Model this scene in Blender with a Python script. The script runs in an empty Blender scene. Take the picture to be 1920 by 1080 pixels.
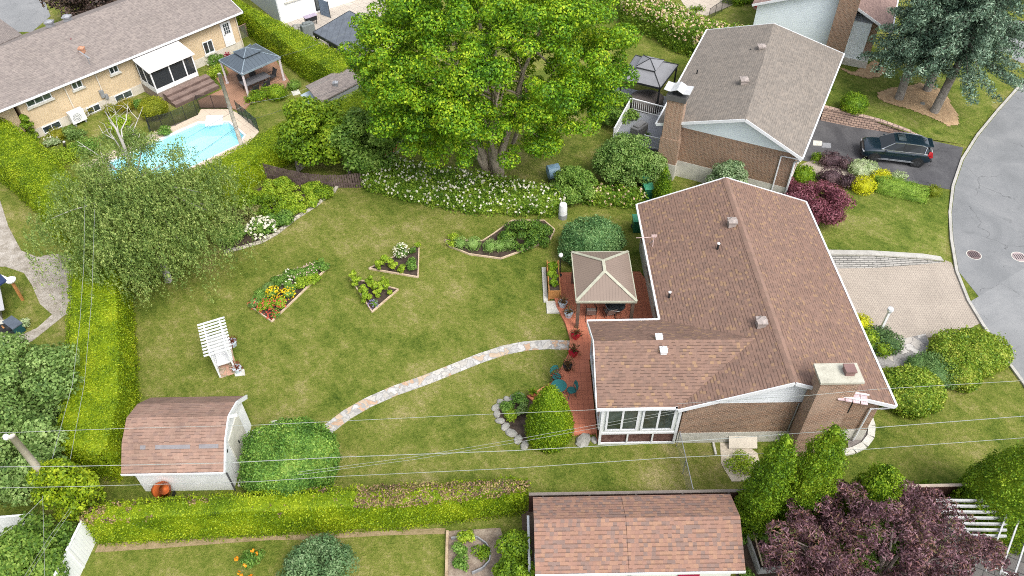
import bpy, math, random
import numpy as np
from mathutils import Vector, Matrix
from mathutils.geometry import tessellate_polygon
C = bpy.context.scene
R_ = random.Random(7)
DENOISE = False
RNG = np.random.default_rng(11)

# ---------------- camera ----------------
CAM_H = 33.0
FPX, PITCH, ROLL = 1450.0, math.radians(45.2), math.radians(1.0)
cF = np.array([0, math.cos(PITCH), -math.sin(PITCH)])
_R = np.array([1., 0, 0]); _D = np.cross(cF, _R)
cR = math.cos(ROLL)*_R + math.sin(ROLL)*_D
cD = -math.sin(ROLL)*_R + math.cos(ROLL)*_D
cam = bpy.data.cameras.new('camera'); camo = bpy.data.objects.new('camera', cam); C.collection.objects.link(camo)
cam.sensor_width = 36; cam.lens = FPX/1920*36; cam.clip_end = 600; cam.clip_start = .5
M = Matrix(((cR[0], -cD[0], -cF[0], 0), (cR[1], -cD[1], -cF[1], 0), (cR[2], -cD[2], -cF[2], CAM_H), (0, 0, 0, 1)))
camo.matrix_world = M
C.camera = camo
# ---------------- world, sun, exposure ----------------
SUN_EL, SUN_AZ = 54.0, 142.0       # azimuth clockwise from +y (north of the picture)
w = bpy.data.worlds.new('World'); C.world = w; w.use_nodes = True
nt = w.node_tree; sky = nt.nodes.new('ShaderNodeTexSky'); sky.sky_type = 'NISHITA'; sky.sun_disc = False
sky.sun_elevation = math.radians(SUN_EL); sky.sun_rotation = math.radians(SUN_AZ); sky.air_density = 1.0; sky.dust_density = 4.0; sky.ozone_density = .6
bg = nt.nodes['Background']; bg.inputs[1].default_value = .15
hs = nt.nodes.new('ShaderNodeHueSaturation'); hs.inputs['Saturation'].default_value = .4; nt.links.new(sky.outputs[0], hs.inputs['Color']); nt.links.new(hs.outputs[0], bg.inputs[0])   # thin cloud
sl = bpy.data.lights.new('sun', 'SUN'); sl.energy = 1.1; sl.angle = math.radians(24); sl.color = (1, .96, .9)
so = bpy.data.objects.new('sun', sl); C.collection.objects.link(so)
_a, _e = math.radians(SUN_AZ), math.radians(SUN_EL)
sd = Vector((math.sin(_a)*math.cos(_e), math.cos(_a)*math.cos(_e), math.sin(_e)))
so.rotation_euler = sd.to_track_quat('Z', 'Y').to_euler(); so.location = (0, 0, 60)
C.view_settings.view_transform = 'Standard'; C.view_settings.look = 'None'; C.view_settings.exposure = 1.0; C.view_settings.gamma = 1
C.view_settings.use_curve_mapping = False
C.render.engine = 'CYCLES'; C.cycles.max_bounces = 6; C.cycles.transparent_max_bounces = 12
C.cycles.filter_width = 1.0; C.cycles.use_denoising = DENOISE

# ---------------- measuring: ground point (metres) seen at a spot of the photo, at height z ----------------
def ray(px, py): return cF+(px-960)/FPX*cR+(py-540)/FPX*cD
def G(px, py, z=0.):
    d = ray(px, py); t = (z-CAM_H)/d[2]; return (float(d[0]*t), float(d[1]*t))
def G3(px, py, z=0.): return G(px, py, z)+(z,)
def GL(pts, z=0.): return [G(a, b, z) for a, b in pts]
def onwall(o, n, px, py):
    d = ray(px, py); o3 = np.array([o[0], o[1], 0.]); c = np.array([0, 0, CAM_H]); n3 = np.array([n[0], n[1], 0.])
    t = ((o3-c)@n3)/(d@n3); p = c+d*t; return p

# ---------------- mesh helpers ----------------
OFF = {}
def T(name, label, cat, loc=(0, 0, 0), rz=0., group=None):
    o = bpy.data.objects.new(name, None); C.collection.objects.link(o); o.empty_display_size = .3
    o.location = loc; o.rotation_euler = (0, 0, rz); tag(o, label, cat, group); OFF[o.name] = Vector(loc); return o
def tag(o, label=None, cat=None, group=None, kind=None):
    if label: o['label'] = label
    if cat: o['category'] = cat
    if group: o['group'] = group
    if kind: o['kind'] = kind
    return o
def link(me, name, mat, parent):
    if mat: me.materials.append(mat)
    o = bpy.data.objects.new(name, me); C.collection.objects.link(o)
    if parent: o.parent = parent; OFF[o.name] = OFF.get(parent.name, Vector())
    return o
class MB:
    def __init__(s): s.v = []; s.f = []
    def add(s, vs, fs):
        b = len(s.v); s.v += [tuple(float(c) for c in p) for p in vs]; s.f += [tuple(i+b for i in f) for f in fs]; return s
    def poly(s, pts): return s.add(pts, [tuple(range(len(pts)))])
    def bx(s, x0, x1, y0, y1, z0, z1):
        return s.add([(x0, y0, z0), (x1, y0, z0), (x1, y1, z0), (x0, y1, z0), (x0, y0, z1), (x1, y0, z1), (x1, y1, z1), (x0, y1, z1)],
                     [(0, 3, 2, 1), (4, 5, 6, 7), (0, 1, 5, 4), (1, 2, 6, 5), (2, 3, 7, 6), (3, 0, 4, 7)])
    def box(s, c, d, rz=0.):
        x, y, z = d[0]/2, d[1]/2, d[2]/2; ca, sa = math.cos(rz), math.sin(rz); vs = []
        for (a, b, e) in ((-x, -y, -z), (x, -y, -z), (x, y, -z), (-x, y, -z), (-x, -y, z), (x, -y, z), (x, y, z), (-x, y, z)):
            vs.append((c[0]+a*ca-b*sa, c[1]+a*sa+b*ca, c[2]+e))
        return s.add(vs, [(0, 3, 2, 1), (4, 5, 6, 7), (0, 1, 5, 4), (1, 2, 6, 5), (2, 3, 7, 6), (3, 0, 4, 7)])
    def beam(s, p, q, wd, h):
        p, q = Vector(p), Vector(q); d = (q-p).normalized(); up = Vector((0, 0, 1))
        if abs(d.z) > .95: up = Vector((0, 1, 0))
        r = d.cross(up).normalized()*wd/2; u = r.cross(d).normalized()*h/2
        return s.add([p-r-u, p+r-u, p+r+u, p-r+u, q-r-u, q+r-u, q+r+u, q-r+u], [(0, 1, 2, 3), (7, 6, 5, 4), (0, 4, 5, 1), (1, 5, 6, 2), (2, 6, 7, 3), (3, 7, 4, 0)])
    def tube(s, pts, r, n=6, cap=True):
        pts = [Vector(p) for p in pts]; k = len(pts)
        rs = r if isinstance(r, (list, tuple)) else [r]*k; vs = []; fs = []
        for i, p in enumerate(pts):
            d = (pts[min(i+1, k-1)]-pts[max(i-1, 0)]).normalized(); a = Vector((0, 0, 1)) if abs(d.z) < .9 else Vector((1, 0, 0))
            x = d.cross(a).normalized(); y = d.cross(x).normalized()
            for j in range(n):
                t = 2*math.pi*j/n; vs.append(p+(x*math.cos(t)+y*math.sin(t))*rs[i])
        for i in range(k-1):
            for j in range(n):
                fs.append((i*n+j, i*n+(j+1) % n, (i+1)*n+(j+1) % n, (i+1)*n+j))
        if cap: fs += [tuple(range(n)), tuple(range((k-1)*n, k*n))[::-1]]
        return s.add(vs, fs)
    def lathe(s, cx, cy, prof, n=16, cz=0., sx=1., sy=1.):
        vs = []; fs = []; k = len(prof)
        for (r, z) in prof:
            for j in range(n):
                t = 2*math.pi*j/n; vs.append((cx+r*sx*math.cos(t), cy+r*sy*math.sin(t), cz+z))
        for i in range(k-1):
            for j in range(n): fs.append((i*n+j, i*n+(j+1) % n, (i+1)*n+(j+1) % n, (i+1)*n+j))
        fs += [tuple(range(n))[::-1], tuple(range((k-1)*n, k*n))]
        return s.add(vs, fs)
    def prism(s, poly, z0, z1):
        a = sum(poly[i][0]*poly[(i+1) % len(poly)][1]-poly[(i+1) % len(poly)][0]*poly[i][1] for i in range(len(poly)))
        if a < 0: poly = poly[::-1]
        n = len(poly); vs = [(p[0], p[1], z0) for p in poly]+[(p[0], p[1], z1) for p in poly]
        tri = tessellate_polygon([[Vector((p[0], p[1], 0)) for p in poly]])
        fs = []
        for t in tri:
            (x1, y1), (x2, y2), (x3, y3) = [poly[i][:2] for i in t]
            if (x2-x1)*(y3-y1)-(x3-x1)*(y2-y1) < 0: t = t[::-1]
            fs.append(tuple(i+n for i in t)); fs.append(tuple(t)[::-1])
        fs += [(i, (i+1) % n, n+(i+1) % n, n+i) for i in range(n)]
        return s.add(vs, fs)
    def slab(s, pts, th):      # polygon in space thickened downwards
        n = len(pts); a = [tuple(p) for p in pts]; nz = sum(a[i][0]*a[(i+1) % n][1]-a[(i+1) % n][0]*a[i][1] for i in range(n))
        if nz < 0: a = a[::-1]
        b = [(p[0], p[1], p[2]-th) for p in a]
        return s.add(a+b, [tuple(range(n)), tuple(range(n, 2*n))[::-1]]+[(i, n+i, n+(i+1) % n, (i+1) % n) for i in range(n)])
    def sheet(s, poly, z, z2=None):
        n0 = len(s.v); s.prism(poly, z-.3, z); return s
    def build(s, name, mat, parent=None, uv=True, smooth=False, bevel=0.):
        off = OFF.get(parent.name, Vector()) if parent else Vector()
        me = bpy.data.meshes.new(name); me.from_pydata([(v[0]-off.x, v[1]-off.y, v[2]-off.z) for v in s.v], [], s.f); me.update()
        if uv:
            l = me.uv_layers.new(name='metres'); V = s.v
            for p in me.polygons:
                n = p.normal
                if abs(n.z) > .9995: u, w_ = Vector((1, 0, 0)), Vector((0, 1, 0))
                else: u = Vector((0, 0, 1)).cross(n).normalized(); w_ = n.cross(u)
                for li in p.loop_indices:
                    q = Vector(V[me.loops[li].vertex_index]); l.data[li].uv = (q.dot(u), q.dot(w_))
        if smooth:
            for p in me.polygons: p.use_smooth = True
        o = link(me, name, mat, parent)
        if bevel:
            b = o.modifiers.new('bevel', 'BEVEL'); b.width = bevel; b.segments = 2; b.limit_method = 'ANGLE'
        return o
def npmesh(name, V, faces, mat, parent=None, smooth=False):
    """V (n,3) world; faces list of int arrays (m,k)"""
    off = OFF.get(parent.name, Vector()) if parent else Vector()
    me = bpy.data.meshes.new(name); V = V-np.array(off)
    me.vertices.add(len(V)); me.vertices.foreach_set('co', V.astype(np.float32).ravel())
    lv = np.concatenate([f.ravel() for f in faces]); tot = np.concatenate([np.full(len(f), f.shape[1]) for f in faces])
    me.loops.add(len(lv)); me.loops.foreach_set('vertex_index', lv.astype(np.int32))
    st = np.concatenate([[0], np.cumsum(tot)[:-1]])
    me.polygons.add(len(tot)); me.polygons.foreach_set('loop_start', st.astype(np.int32)); me.polygons.foreach_set('loop_total', tot.astype(np.int32))
    if smooth: me.polygons.foreach_set('use_smooth', np.ones(len(tot), bool))
    me.update(calc_edges=True)
    return link(me, name, mat, parent)
def nrm(a): return a/np.maximum(np.linalg.norm(a, axis=-1, keepdims=True), 1e-9)
def cards(P, N, size, asp=.55, up=None):
    n = len(P); N = nrm(N); a = nrm(RNG.normal(size=(n, 3)))
    if up is not None: a = nrm(a*(1-up)+np.array([0, 0, 1.])*up*2)
    T_ = nrm(a-(a*N).sum(1, keepdims=True)*N); B = np.cross(N, T_)
    s = (size*(.65+.7*RNG.random((n, 1))))/2
    V = np.stack([P+T_*s, P+B*s*asp+N*s*.25, P-T_*s, P-B*s*asp+N*s*.25], 1).reshape(-1, 3)
    F = np.arange(4*n).reshape(n, 4); return V, F
def vnoise(P, sc):
    q = P/sc
    return (np.sin(q[:, 0]*1.7+2.1*np.sin(q[:, 1]*1.3+q[:, 2]))+np.sin(q[:, 1]*1.9+1.7*np.sin(q[:, 2]*1.4+q[:, 0]*.8)+1)+np.sin(q[:, 2]*2.1+1.9*np.sin(q[:, 0]*1.1-q[:, 1]*.7)+2))/3
def tris_of(mb):
    V = np.array(mb.v); t = []
    for f in mb.f:
        for i in range(1, len(f)-1): t.append((f[0], f[i], f[i+1]))
    return V, np.array(t)
def trimmed(name, mb, mat, parent, dens=150, size=.13, lump=.08, lsc=.35, loose=.05, inset=.06, tilt=.7, asp=.6, mask=None, core=True, minz=None, stray=1.):
    """clipped foliage: dense small leaves on the skin of a form, with a leafy core behind them"""
    V, Tn = tris_of(mb); a, b, c = V[Tn[:, 0]], V[Tn[:, 1]], V[Tn[:, 2]]
    cr = np.cross(b-a, c-a); ar = np.linalg.norm(cr, axis=1)/2; ok = (ar > 1e-6) & (cr[:, 2] > -ar*1.6); a, b, c, cr, ar = a[ok], b[ok], c[ok], cr[ok], ar[ok]
    n = int(ar.sum()*dens); i = RNG.choice(len(ar), n, p=ar/ar.sum()); u, v = RNG.random((2, n, 1)); k = u+v > 1; u = np.where(k, 1-u, u); v = np.where(k, 1-v, v)
    P = a[i]+(b[i]-a[i])*u+(c[i]-a[i])*v; N = nrm(cr[i])
    P = P+N*(lump*vnoise(P, lsc)[:, None]+loose*RNG.normal(size=(n, 1)))
    if mask is not None: m = mask(P, N); P, N = P[m], N[m]
    if len(P): k = int(len(P)*.05); q = RNG.choice(len(P), k); P[q] += (N[q]*.6+np.array([0, 0, .6]))*size*(.4+1.3*RNG.random((k, 1)))*stray
    CV, CF = cards(P, N+tilt*RNG.normal(size=N.shape), size, asp)
    faces = [CF]; VV = CV
    if core:
        cen = V.mean(0); vn = np.zeros_like(V)
        for j in range(3): np.add.at(vn, Tn[ok][:, j], cr)
        CV2 = V-nrm(vn)*(inset+lump)
        faces.append(Tn+len(CV)); VV = np.concatenate([CV, CV2])
    return npmesh(name, VV, faces, mat, parent)
def crown(name, cen, rad, mat, parent, nclump=60, cr=(.8, 1.4), nleaf=20000, size=.25, hollow=.45, flat=.75, asp=.6, droop=0., bottom=None, tilt=.55, seed=1, mask=None):
    rg = np.random.default_rng(seed); cen = np.array(cen); rad = np.array(rad)
    d = nrm(rg.normal(size=(nclump, 3))); rr = hollow+(1-hollow)*rg.random((nclump, 1))**.6
    cc = cen+d*rr*rad
    cr_ = cr[0]+(cr[1]-cr[0])*rg.random(nclump)
    cc = cen+(cc-cen)*(1-.5*cr_[:, None]/rad.max())
    if mask: k = mask(cc); cc, cr_ = cc[k], cr_[k]
    pr = cr_**2/np.sum(cr_**2); i = rg.choice(len(cc), nleaf, p=pr)
    e = nrm(rg.normal(size=(nleaf, 3))+np.array([0, 0, .35])); q = .55+.5*rg.random((nleaf, 1))**.5
    P = cc[i]+e*q*cr_[i][:, None]*np.array([1, 1, flat])
    P += .12*cr_[i][:, None]*vnoise(P, .3)[:, None]*e
    if droop: P[:, 2] -= droop*rg.random(nleaf)**2
    if bottom is not None: P[:, 2] = np.maximum(P[:, 2], bottom+.3*rg.random(nleaf))
    N = e+tilt*rg.normal(size=e.shape)+np.array([0, 0, .3])
    V, F_ = cards(P, N, size, asp, up=(.5 if droop else None))
    return npmesh(name, V, [F_], mat, parent), cc, cr_

# ---------------- materials ----------------
def node(t, ty, ins=None, **at):
    n = t.nodes.new('ShaderNode'+ty)
    for k, v in at.items(): setattr(n, k, v)
    for k, v in (ins or {}).items():
        s = n.inputs[k]
        if isinstance(v, bpy.types.NodeSocket): t.links.new(v, s)
        else: s.default_value = v
    return n
def c4(c): return (c[0], c[1], c[2], 1)
def newmat(name, rough=.8, metal=0., spec=.3):
    m = bpy.data.materials.new(name); m.use_nodes = True; t = m.node_tree; b = t.nodes['Principled BSDF']
    b.inputs['Roughness'].default_value = rough; b.inputs['Metallic'].default_value = metal; b.inputs['Specular IOR Level'].default_value = spec
    return m, t, b
def ma(t, op, a, b=0., c=None):
    n = node(t, 'Math', {0: a, 1: b}, operation=op)
    if c is not None: n.inputs[2].default_value = c
    return n.outputs[0]
def mixc(t, f, a, b, bt='MIX'):
    n = t.nodes.new('ShaderNodeMix'); n.data_type = 'RGBA'; n.blend_type = bt
    for i, v in ((0, f), (6, a), (7, b)):
        if isinstance(v, bpy.types.NodeSocket): t.links.new(v, n.inputs[i])
        else: n.inputs[i].default_value = v if i == 0 else (c4(v) if len(v) == 3 else v)
    return n.outputs[2]
def ramp(t, f, stops, interp='LINEAR'):
    n = node(t, 'ValToRGB', {0: f}); r = n.color_ramp; r.interpolation = interp
    while len(r.elements) < len(stops): r.elements.new(.5)
    for e, (p, c) in zip(r.elements, stops): e.position = p; e.color = c4(c) if len(c) == 3 else c
    return n.outputs[0]
def noise(t, vec, scale, detail=3, rough=.6, dist=0.): return node(t, 'TexNoise', {'Vector': vec, 'Scale': scale, 'Detail': detail, 'Roughness': rough, 'Distortion': dist}).outputs[0]
def wpos(t): return node(t, 'NewGeometry').outputs['Position']
def bump(t, b, h, s=.4, d=.02): t.links.new(node(t, 'Bump', {'Height': h, 'Strength': s, 'Distance': d}).outputs[0], b.inputs['Normal'])
def plain(name, col, rough=.7, metal=0., var=.15, sc=2.5, spec=.3, bmp=0.):
    m, t, b = newmat(name, rough, metal, spec); p = wpos(t)
    f = noise(t, p, sc, 5, .65); lo = [c*(1-var) for c in col]; hi = [min(1, c*(1+var)) for c in col]
    t.links.new(ramp(t, f, [(.3, lo), (.7, hi)]), b.inputs['Base Color'])
    if bmp: bump(t, b, noise(t, p, sc*8, 3), bmp, .02)
    return m
def leafy(name, cols, sc=.7, transl=.3, rough=.55, spread=.22):
    """cols: dark, mid, light; each leaf picks its own tone, whole clumps lean one way"""
    m, t, b = newmat(name, rough, 0, .25); p = wpos(t)
    r = node(t, 'NewGeometry').outputs['Random Per Island']; n1 = noise(t, p, sc, 3, .6)
    f = ma(t, 'ADD', ma(t, 'MULTIPLY', r, .55), ma(t, 'MULTIPLY', ma(t, 'SUBTRACT', n1, .28), 1.1))
    k = len(cols); c = ramp(t, f, [(.08+.84*i/(k-1), x) for i, x in enumerate(cols)])
    t.links.new(c, b.inputs['Base Color'])
    tr = node(t, 'BsdfTranslucent', {'Color': mixc(t, .35, c, (cols[-1][0]*1.5, cols[-1][1]*1.5, cols[-1][2]*.6))})
    mx = node(t, 'MixShader', {0: transl, 1: b.outputs[0], 2: tr.outputs[0]})
    t.links.new(mx.outputs[0], t.nodes['Material Output'].inputs[0]); return m
def shingle(name, cols, h=.16, wd=.2, dash=.5, dashp=.5, var=.12):
    cols = [tuple(q*.77 for q in c) for c in cols]
    m, t, b = newmat(name, .9, 0, .15); uv = node(t, 'UVMap').outputs[0]; s = node(t, 'SeparateXYZ', {0: uv})
    vy = ma(t, 'DIVIDE', s.outputs[1], h); row = ma(t, 'FLOOR', vy); fy = ma(t, 'FRACT', vy)
    wr = node(t, 'TexWhiteNoise', {'W': row}, noise_dimensions='1D').outputs[0]
    ux = ma(t, 'ADD', ma(t, 'DIVIDE', s.outputs[0], wd), ma(t, 'MULTIPLY', wr, 7.)); cell = ma(t, 'FLOOR', ux); fx = ma(t, 'FRACT', ux)
    cv = node(t, 'CombineXYZ', {0: cell, 1: row}).outputs[0]; wn = node(t, 'TexWhiteNoise', {'Vector': cv}, noise_dimensions='2D')
    k = len(cols); base = ramp(t, wn.outputs[0], [(i/k, c) for i, c in enumerate(cols)], 'CONSTANT')
    big = noise(t, wpos(t), .6, 4, .65); fine = noise(t, wpos(t), 14, 3, .7)
    stk = noise(t, node(t, 'VectorMath', {0: uv, 1: (2.2, .22, 1)}, operation='MULTIPLY').outputs[0], 1., 4, .6); big = ma(t, 'ADD', big, ma(t, 'MULTIPLY', ma(t, 'SUBTRACT', stk, .5), .8))
    v = ma(t, 'ADD', ma(t, 'MULTIPLY', ma(t, 'SUBTRACT', big, .5), var*2.2), ma(t, 'MULTIPLY', ma(t, 'SUBTRACT', fine, .5), .5))
    base = mixc(t, 1., base, node(t, 'CombineColor', {0: ma(t, 'ADD', v, 1.), 1: ma(t, 'ADD', v, 1.), 2: ma(t, 'ADD', v, 1.)}).outputs[0], 'MULTIPLY')
    s2 = node(t, 'SeparateColor', {0: wn.outputs[1]}).outputs[1]
    d = ma(t, 'MULTIPLY', ma(t, 'LESS_THAN', fy, .27), ma(t, 'LESS_THAN', s2, dashp)); d = ma(t, 'MAXIMUM', ma(t, 'MULTIPLY', d, dash), ma(t, 'MULTIPLY', ma(t, 'LESS_THAN', fy, .1), dash*.55))
    t.links.new(mixc(t, d, base, [c*.25 for c in cols[0]]), b.inputs['Base Color'])
    bump(t, b, ma(t, 'ADD', ma(t, 'MULTIPLY', fy, -1), ma(t, 'MULTIPLY', s2, .5)), .5, .012)
    return m
def brick(name, c1, c2, mort, w_=.22, h=.075, ms=.012, var=.25, off=.5, rot=0., rough=.85, big=.5):
    m, t, b = newmat(name, rough, 0, .2); uv = node(t, 'UVMap').outputs[0]
    if rot: uv = node(t, 'VectorRotate', {'Vector': uv, 'Angle': rot}, rotation_type='Z_AXIS').outputs[0]
    br = node(t, 'TexBrick', {'Vector': uv, 'Color1': c4(c1), 'Color2': c4(c2), 'Mortar': c4(mort), 'Scale': 1., 'Mortar Size': ms, 'Mortar Smooth': .2, 'Bias': 0., 'Brick Width': w_, 'Row Height': h}, offset=off)
    n1 = noise(t, wpos(t), big, 4, .6); n2 = noise(t, wpos(t), 9, 3, .7)
    v = ma(t, 'ADD', ma(t, 'MULTIPLY', ma(t, 'SUBTRACT', n1, .5), var*1.6), ma(t, 'MULTIPLY', ma(t, 'SUBTRACT', n2, .5), var)); v = ma(t, 'ADD', v, 1.)
    t.links.new(mixc(t, 1., br.outputs[0], node(t, 'CombineColor', {0: v, 1: v, 2: v}).outputs[0], 'MULTIPLY'), b.inputs['Base Color'])
    bump(t, b, ma(t, 'SUBTRACT', 1., br.outputs[1]), .4, .01)
    return m
def siding(name, col, pitch=.13, axis=1, dark=.55, var=.06, metal=0., rough=.55):
    m, t, b = newmat(name, rough, metal, .3); s = node(t, 'SeparateXYZ', {0: node(t, 'UVMap').outputs[0]})
    f = ma(t, 'FRACT', ma(t, 'DIVIDE', s.outputs[axis], pitch)); n1 = noise(t, wpos(t), 1.2, 5, .65)
    base = ramp(t, n1, [(.3, [c*(1-var) for c in col]), (.7, [min(1, c*(1+var)) for c in col])])
    t.links.new(mixc(t, ma(t, 'MULTIPLY', ma(t, 'LESS_THAN', f, .12), dark), base, [c*.35 for c in col]), b.inputs['Base Color'])
    bump(t, b, f, .12, .006); return m
def glass(name, col=(.03, .04, .045), rough=.06):
    m, t, b = newmat(name, rough, 0, .9); f = noise(t, wpos(t), 1.3, 4, .6, 1.)
    t.links.new(ramp(t, f, [(.35, [c*.5 for c in col]), (.7, [c*2.2 for c in col])]), b.inputs['Base Color']); b.inputs['Coat Weight'].default_value = .5; return m
def meshmat(name, col, alpha=.5):
    m, t, b = newmat(name, .8); b.inputs['Base Color'].default_value = c4(col); b.inputs['Alpha'].default_value = alpha; return m

def lawn_mat(name, tint=(1, 1, 1), straw=.5):
    m, t, b = newmat(name, .95, 0, .1); p = wpos(t)
    g = noise(t, p, .16, 4, .6, .8); md = noise(t, p, .75, 5, .68, .5); fn = noise(t, p, 4.5, 4, .75, .3); ff = noise(t, p, 13, 3, .8)
    st = node(t, 'Mapping', {'Vector': p, 'Scale': (1.9, .6, 1), 'Rotation': (0, 0, -.9)}, vector_type='TEXTURE').outputs[0]
    sw = noise(t, st, 1.3, 4, .6)
    c = lambda x, k: ma(t, 'MULTIPLY', ma(t, 'SUBTRACT', x, .5), k)
    f = ma(t, 'ADD', ma(t, 'ADD', c(g, .95), c(md, .75)), ma(t, 'ADD', c(fn, .75), ma(t, 'ADD', c(ff, .75), c(sw, .5))))
    f = ma(t, 'ADD', f, straw)
    cs = [(.03, .062, .007), (.07, .108, .014), (.115, .152, .024), (.165, .185, .04), (.24, .23, .085), (.35, .3, .155)]
    cs = [tuple(q[i]*tint[i] for i in range(3)) for q in cs]
    t.links.new(ramp(t, f, [(.08, cs[0]), (.28, cs[1]), (.44, cs[2]), (.6, cs[3]), (.78, cs[4]), (.98, cs[5])]), b.inputs['Base Color'])
    bump(t, b, ma(t, 'ADD', fn, ff), .9, .06); return m
def speck(name, cols, sc=6., fine=30., rough=.9, bmp=.4):
    m, t, b = newmat(name, rough, 0, .15); p = wpos(t)
    f = ma(t, 'ADD', ma(t, 'MULTIPLY', noise(t, p, sc, 5, .65), .55), ma(t, 'MULTIPLY', noise(t, p, fine, 3, .8), .45))
    k = len(cols); t.links.new(ramp(t, f, [(.33+.34*i/(k-1), c) for i, c in enumerate(cols)]), b.inputs['Base Color'])
    bump(t, b, noise(t, p, fine, 3), bmp, .02); return m
def asphalt(name, cols, crack=.35, cs=.22):
    m, t, b = newmat(name, .9, 0, .18); p = wpos(t)
    f = ma(t, 'ADD', ma(t, 'MULTIPLY', noise(t, p, .35, 6, .7, .6), .6), ma(t, 'MULTIPLY', noise(t, p, 20, 3, .8), .4))
    c = ramp(t, f, [(.34, cols[0]), (.5, cols[1]), (.64, cols[2])])
    q = node(t, 'VectorMath', {0: p, 1: node(t, 'VectorMath', {0: node(t, 'TexNoise', {'Vector': p, 'Scale': .9, 'Detail': 6.}).outputs[1], 1: (1.6, 1.6, 0)}, operation='MULTIPLY').outputs[0]}, operation='ADD').outputs[0]
    e = node(t, 'TexVoronoi', {'Vector': q, 'Scale': cs}, voronoi_dimensions='2D', feature='DISTANCE_TO_EDGE').outputs['Distance']
    mk = ma(t, 'MULTIPLY', ma(t, 'LESS_THAN', e, .0045), ma(t, 'GREATER_THAN', noise(t, p, .3, 2), .5))
    c = mixc(t, ma(t, 'MULTIPLY', mk, crack), c, [x*.3 for x in cols[0]])
    st = node(t, 'MapRange', {0: noise(t, p, .8, 4, .6, 1.5), 1: .62, 2: .74}).outputs[0]
    t.links.new(mixc(t, ma(t, 'MULTIPLY', st, .35), c, [x*.55 for x in cols[0]]), b.inputs['Base Color']); bump(t, b, noise(t, p, 28, 3), .35, .02); return m
def flag(name, cols, mort, sc=2.6, ms=.06):
    m, t, b = newmat(name, .85, 0, .2); p = wpos(t)
    q = node(t, 'VectorMath', {0: p, 1: node(t, 'TexNoise', {'Vector': p, 'Scale': 2.}).outputs[1]}, operation='ADD').outputs[0]
    v = node(t, 'TexVoronoi', {'Vector': q, 'Scale': sc, 'Randomness': .9}, voronoi_dimensions='2D'); e = node(t, 'TexVoronoi', {'Vector': q, 'Scale': sc, 'Randomness': .9}, voronoi_dimensions='2D', feature='DISTANCE_TO_EDGE')
    s = node(t, 'SeparateColor', {0: v.outputs['Color']}).outputs[0]
    k = len(cols); c = ramp(t, s, [(i/k, x) for i, x in enumerate(cols)], 'CONSTANT')
    n = noise(t, p, 7, 5, .7); c = mixc(t, 1., c, ramp(t, n, [(.3, (.72, .72, .72)), (.7, (1.1, 1.1, 1.1))]), 'MULTIPLY')
    t.links.new(mixc(t, ma(t, 'LESS_THAN', e.outputs['Distance'], ms), c, mort), b.inputs['Base Color'])
    bump(t, b, ma(t, 'MINIMUM', e.outputs['Distance'], ms*2), .6, .05); return m

WHITE = plain('white_paint', (.7, .71, .72), .45, var=.06)
WHITE2 = plain('white_vinyl', (.66, .68, .7), .4, var=.04)
CARGLASS = plain('car_glass', (.012, .016, .02), .12, spec=.45); GLASS = glass('window_glass'); GLASSG = glass('window_glass_green', (.05, .07, .06)); BLACK = plain('black_metal', (.02, .022, .024), .45)
GREYM = plain('grey_metal', (.3, .31, .33), .45, .3); KERBM = speck('kerb_concrete', [(.27, .26, .24), (.38, .37, .34), (.47, .46, .43)], 1.5, 20); CONC = speck('concrete', [(.36, .35, .31), (.52, .51, .46), (.62, .61, .55)], 2.5, 22)
WOODT = speck('weathered_timber', [(.2, .14, .09), (.36, .27, .18), (.5, .4, .29)], 2., 20)
SOIL = speck('dark_soil', [(.025, .018, .014), (.06, .045, .035), (.12, .09, .07)], 3, 25)
LAWN = lawn_mat('lawn', (1.03, .99, 1.0), .52); LAWN_R = lawn_mat('front_lawn', (1, 1, 1), .5)
BARK = speck('grey_bark', [(.08, .07, .06), (.2, .18, .155), (.33, .3, .27)], 5, 25)
CEDAR = leafy('cedar_hedge', [(.038, .08, .005), (.14, .235, .009), (.28, .38, .013), (.46, .52, .03)], .8)
CEDARD = leafy('cedar_dark', [(.025, .075, .006), (.09, .19, .01), (.19, .31, .015), (.34, .44, .03)], .8, .25)
BUSH = leafy('broadleaf_shrub', [(.03, .08, .012), (.1, .2, .03), (.2, .33, .055), (.34, .47, .11)], 1.0)
BRIGHT = leafy('bright_leaf', [(.04, .09, .008), (.11, .21, .012), (.21, .33, .018), (.36, .45, .03)], .5)
# ================= SETTING =================
def structure(name, mb_or_poly, mat, z=None):
    mb = mb_or_poly if isinstance(mb_or_poly, MB) else MB().sheet(mb_or_poly, z)
    return tag(mb.build(name, mat), kind='structure')
POOL = GL([(200, 306), (371, 230), (428, 229), (458, 254), (447, 271), (300, 342), (215, 335)])
outer = [Vector((-160, -60, 0)), Vector((160, -60, 0)), Vector((160, 190, 0)), Vector((-160, 190, 0))]; hole = [Vector((a, b, 0)) for a, b in POOL]
g = MB(); allv = outer+hole
for t_ in tessellate_polygon([outer, hole]):
    a, b, c = [allv[i] for i in t_]
    if (b-a).cross(c-a).z < 0: t_ = t_[::-1]
    g.add([allv[i] for i in t_], [(0, 1, 2)])
tag(g.build('ground', LAWN), kind='structure')
ASPH = asphalt('street_asphalt', [(.15, .157, .162), (.19, .197, .203), (.235, .24, .243)], .5)
ASPH2 = asphalt('street_asphalt_pale', [(.175, .182, .187), (.22, .227, .232), (.265, .27, .273)], .4)
ASPHD = asphalt('driveway_asphalt', [(.045, .045, .05), (.08, .08, .085), (.13, .13, .135)], .5, .3)
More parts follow.
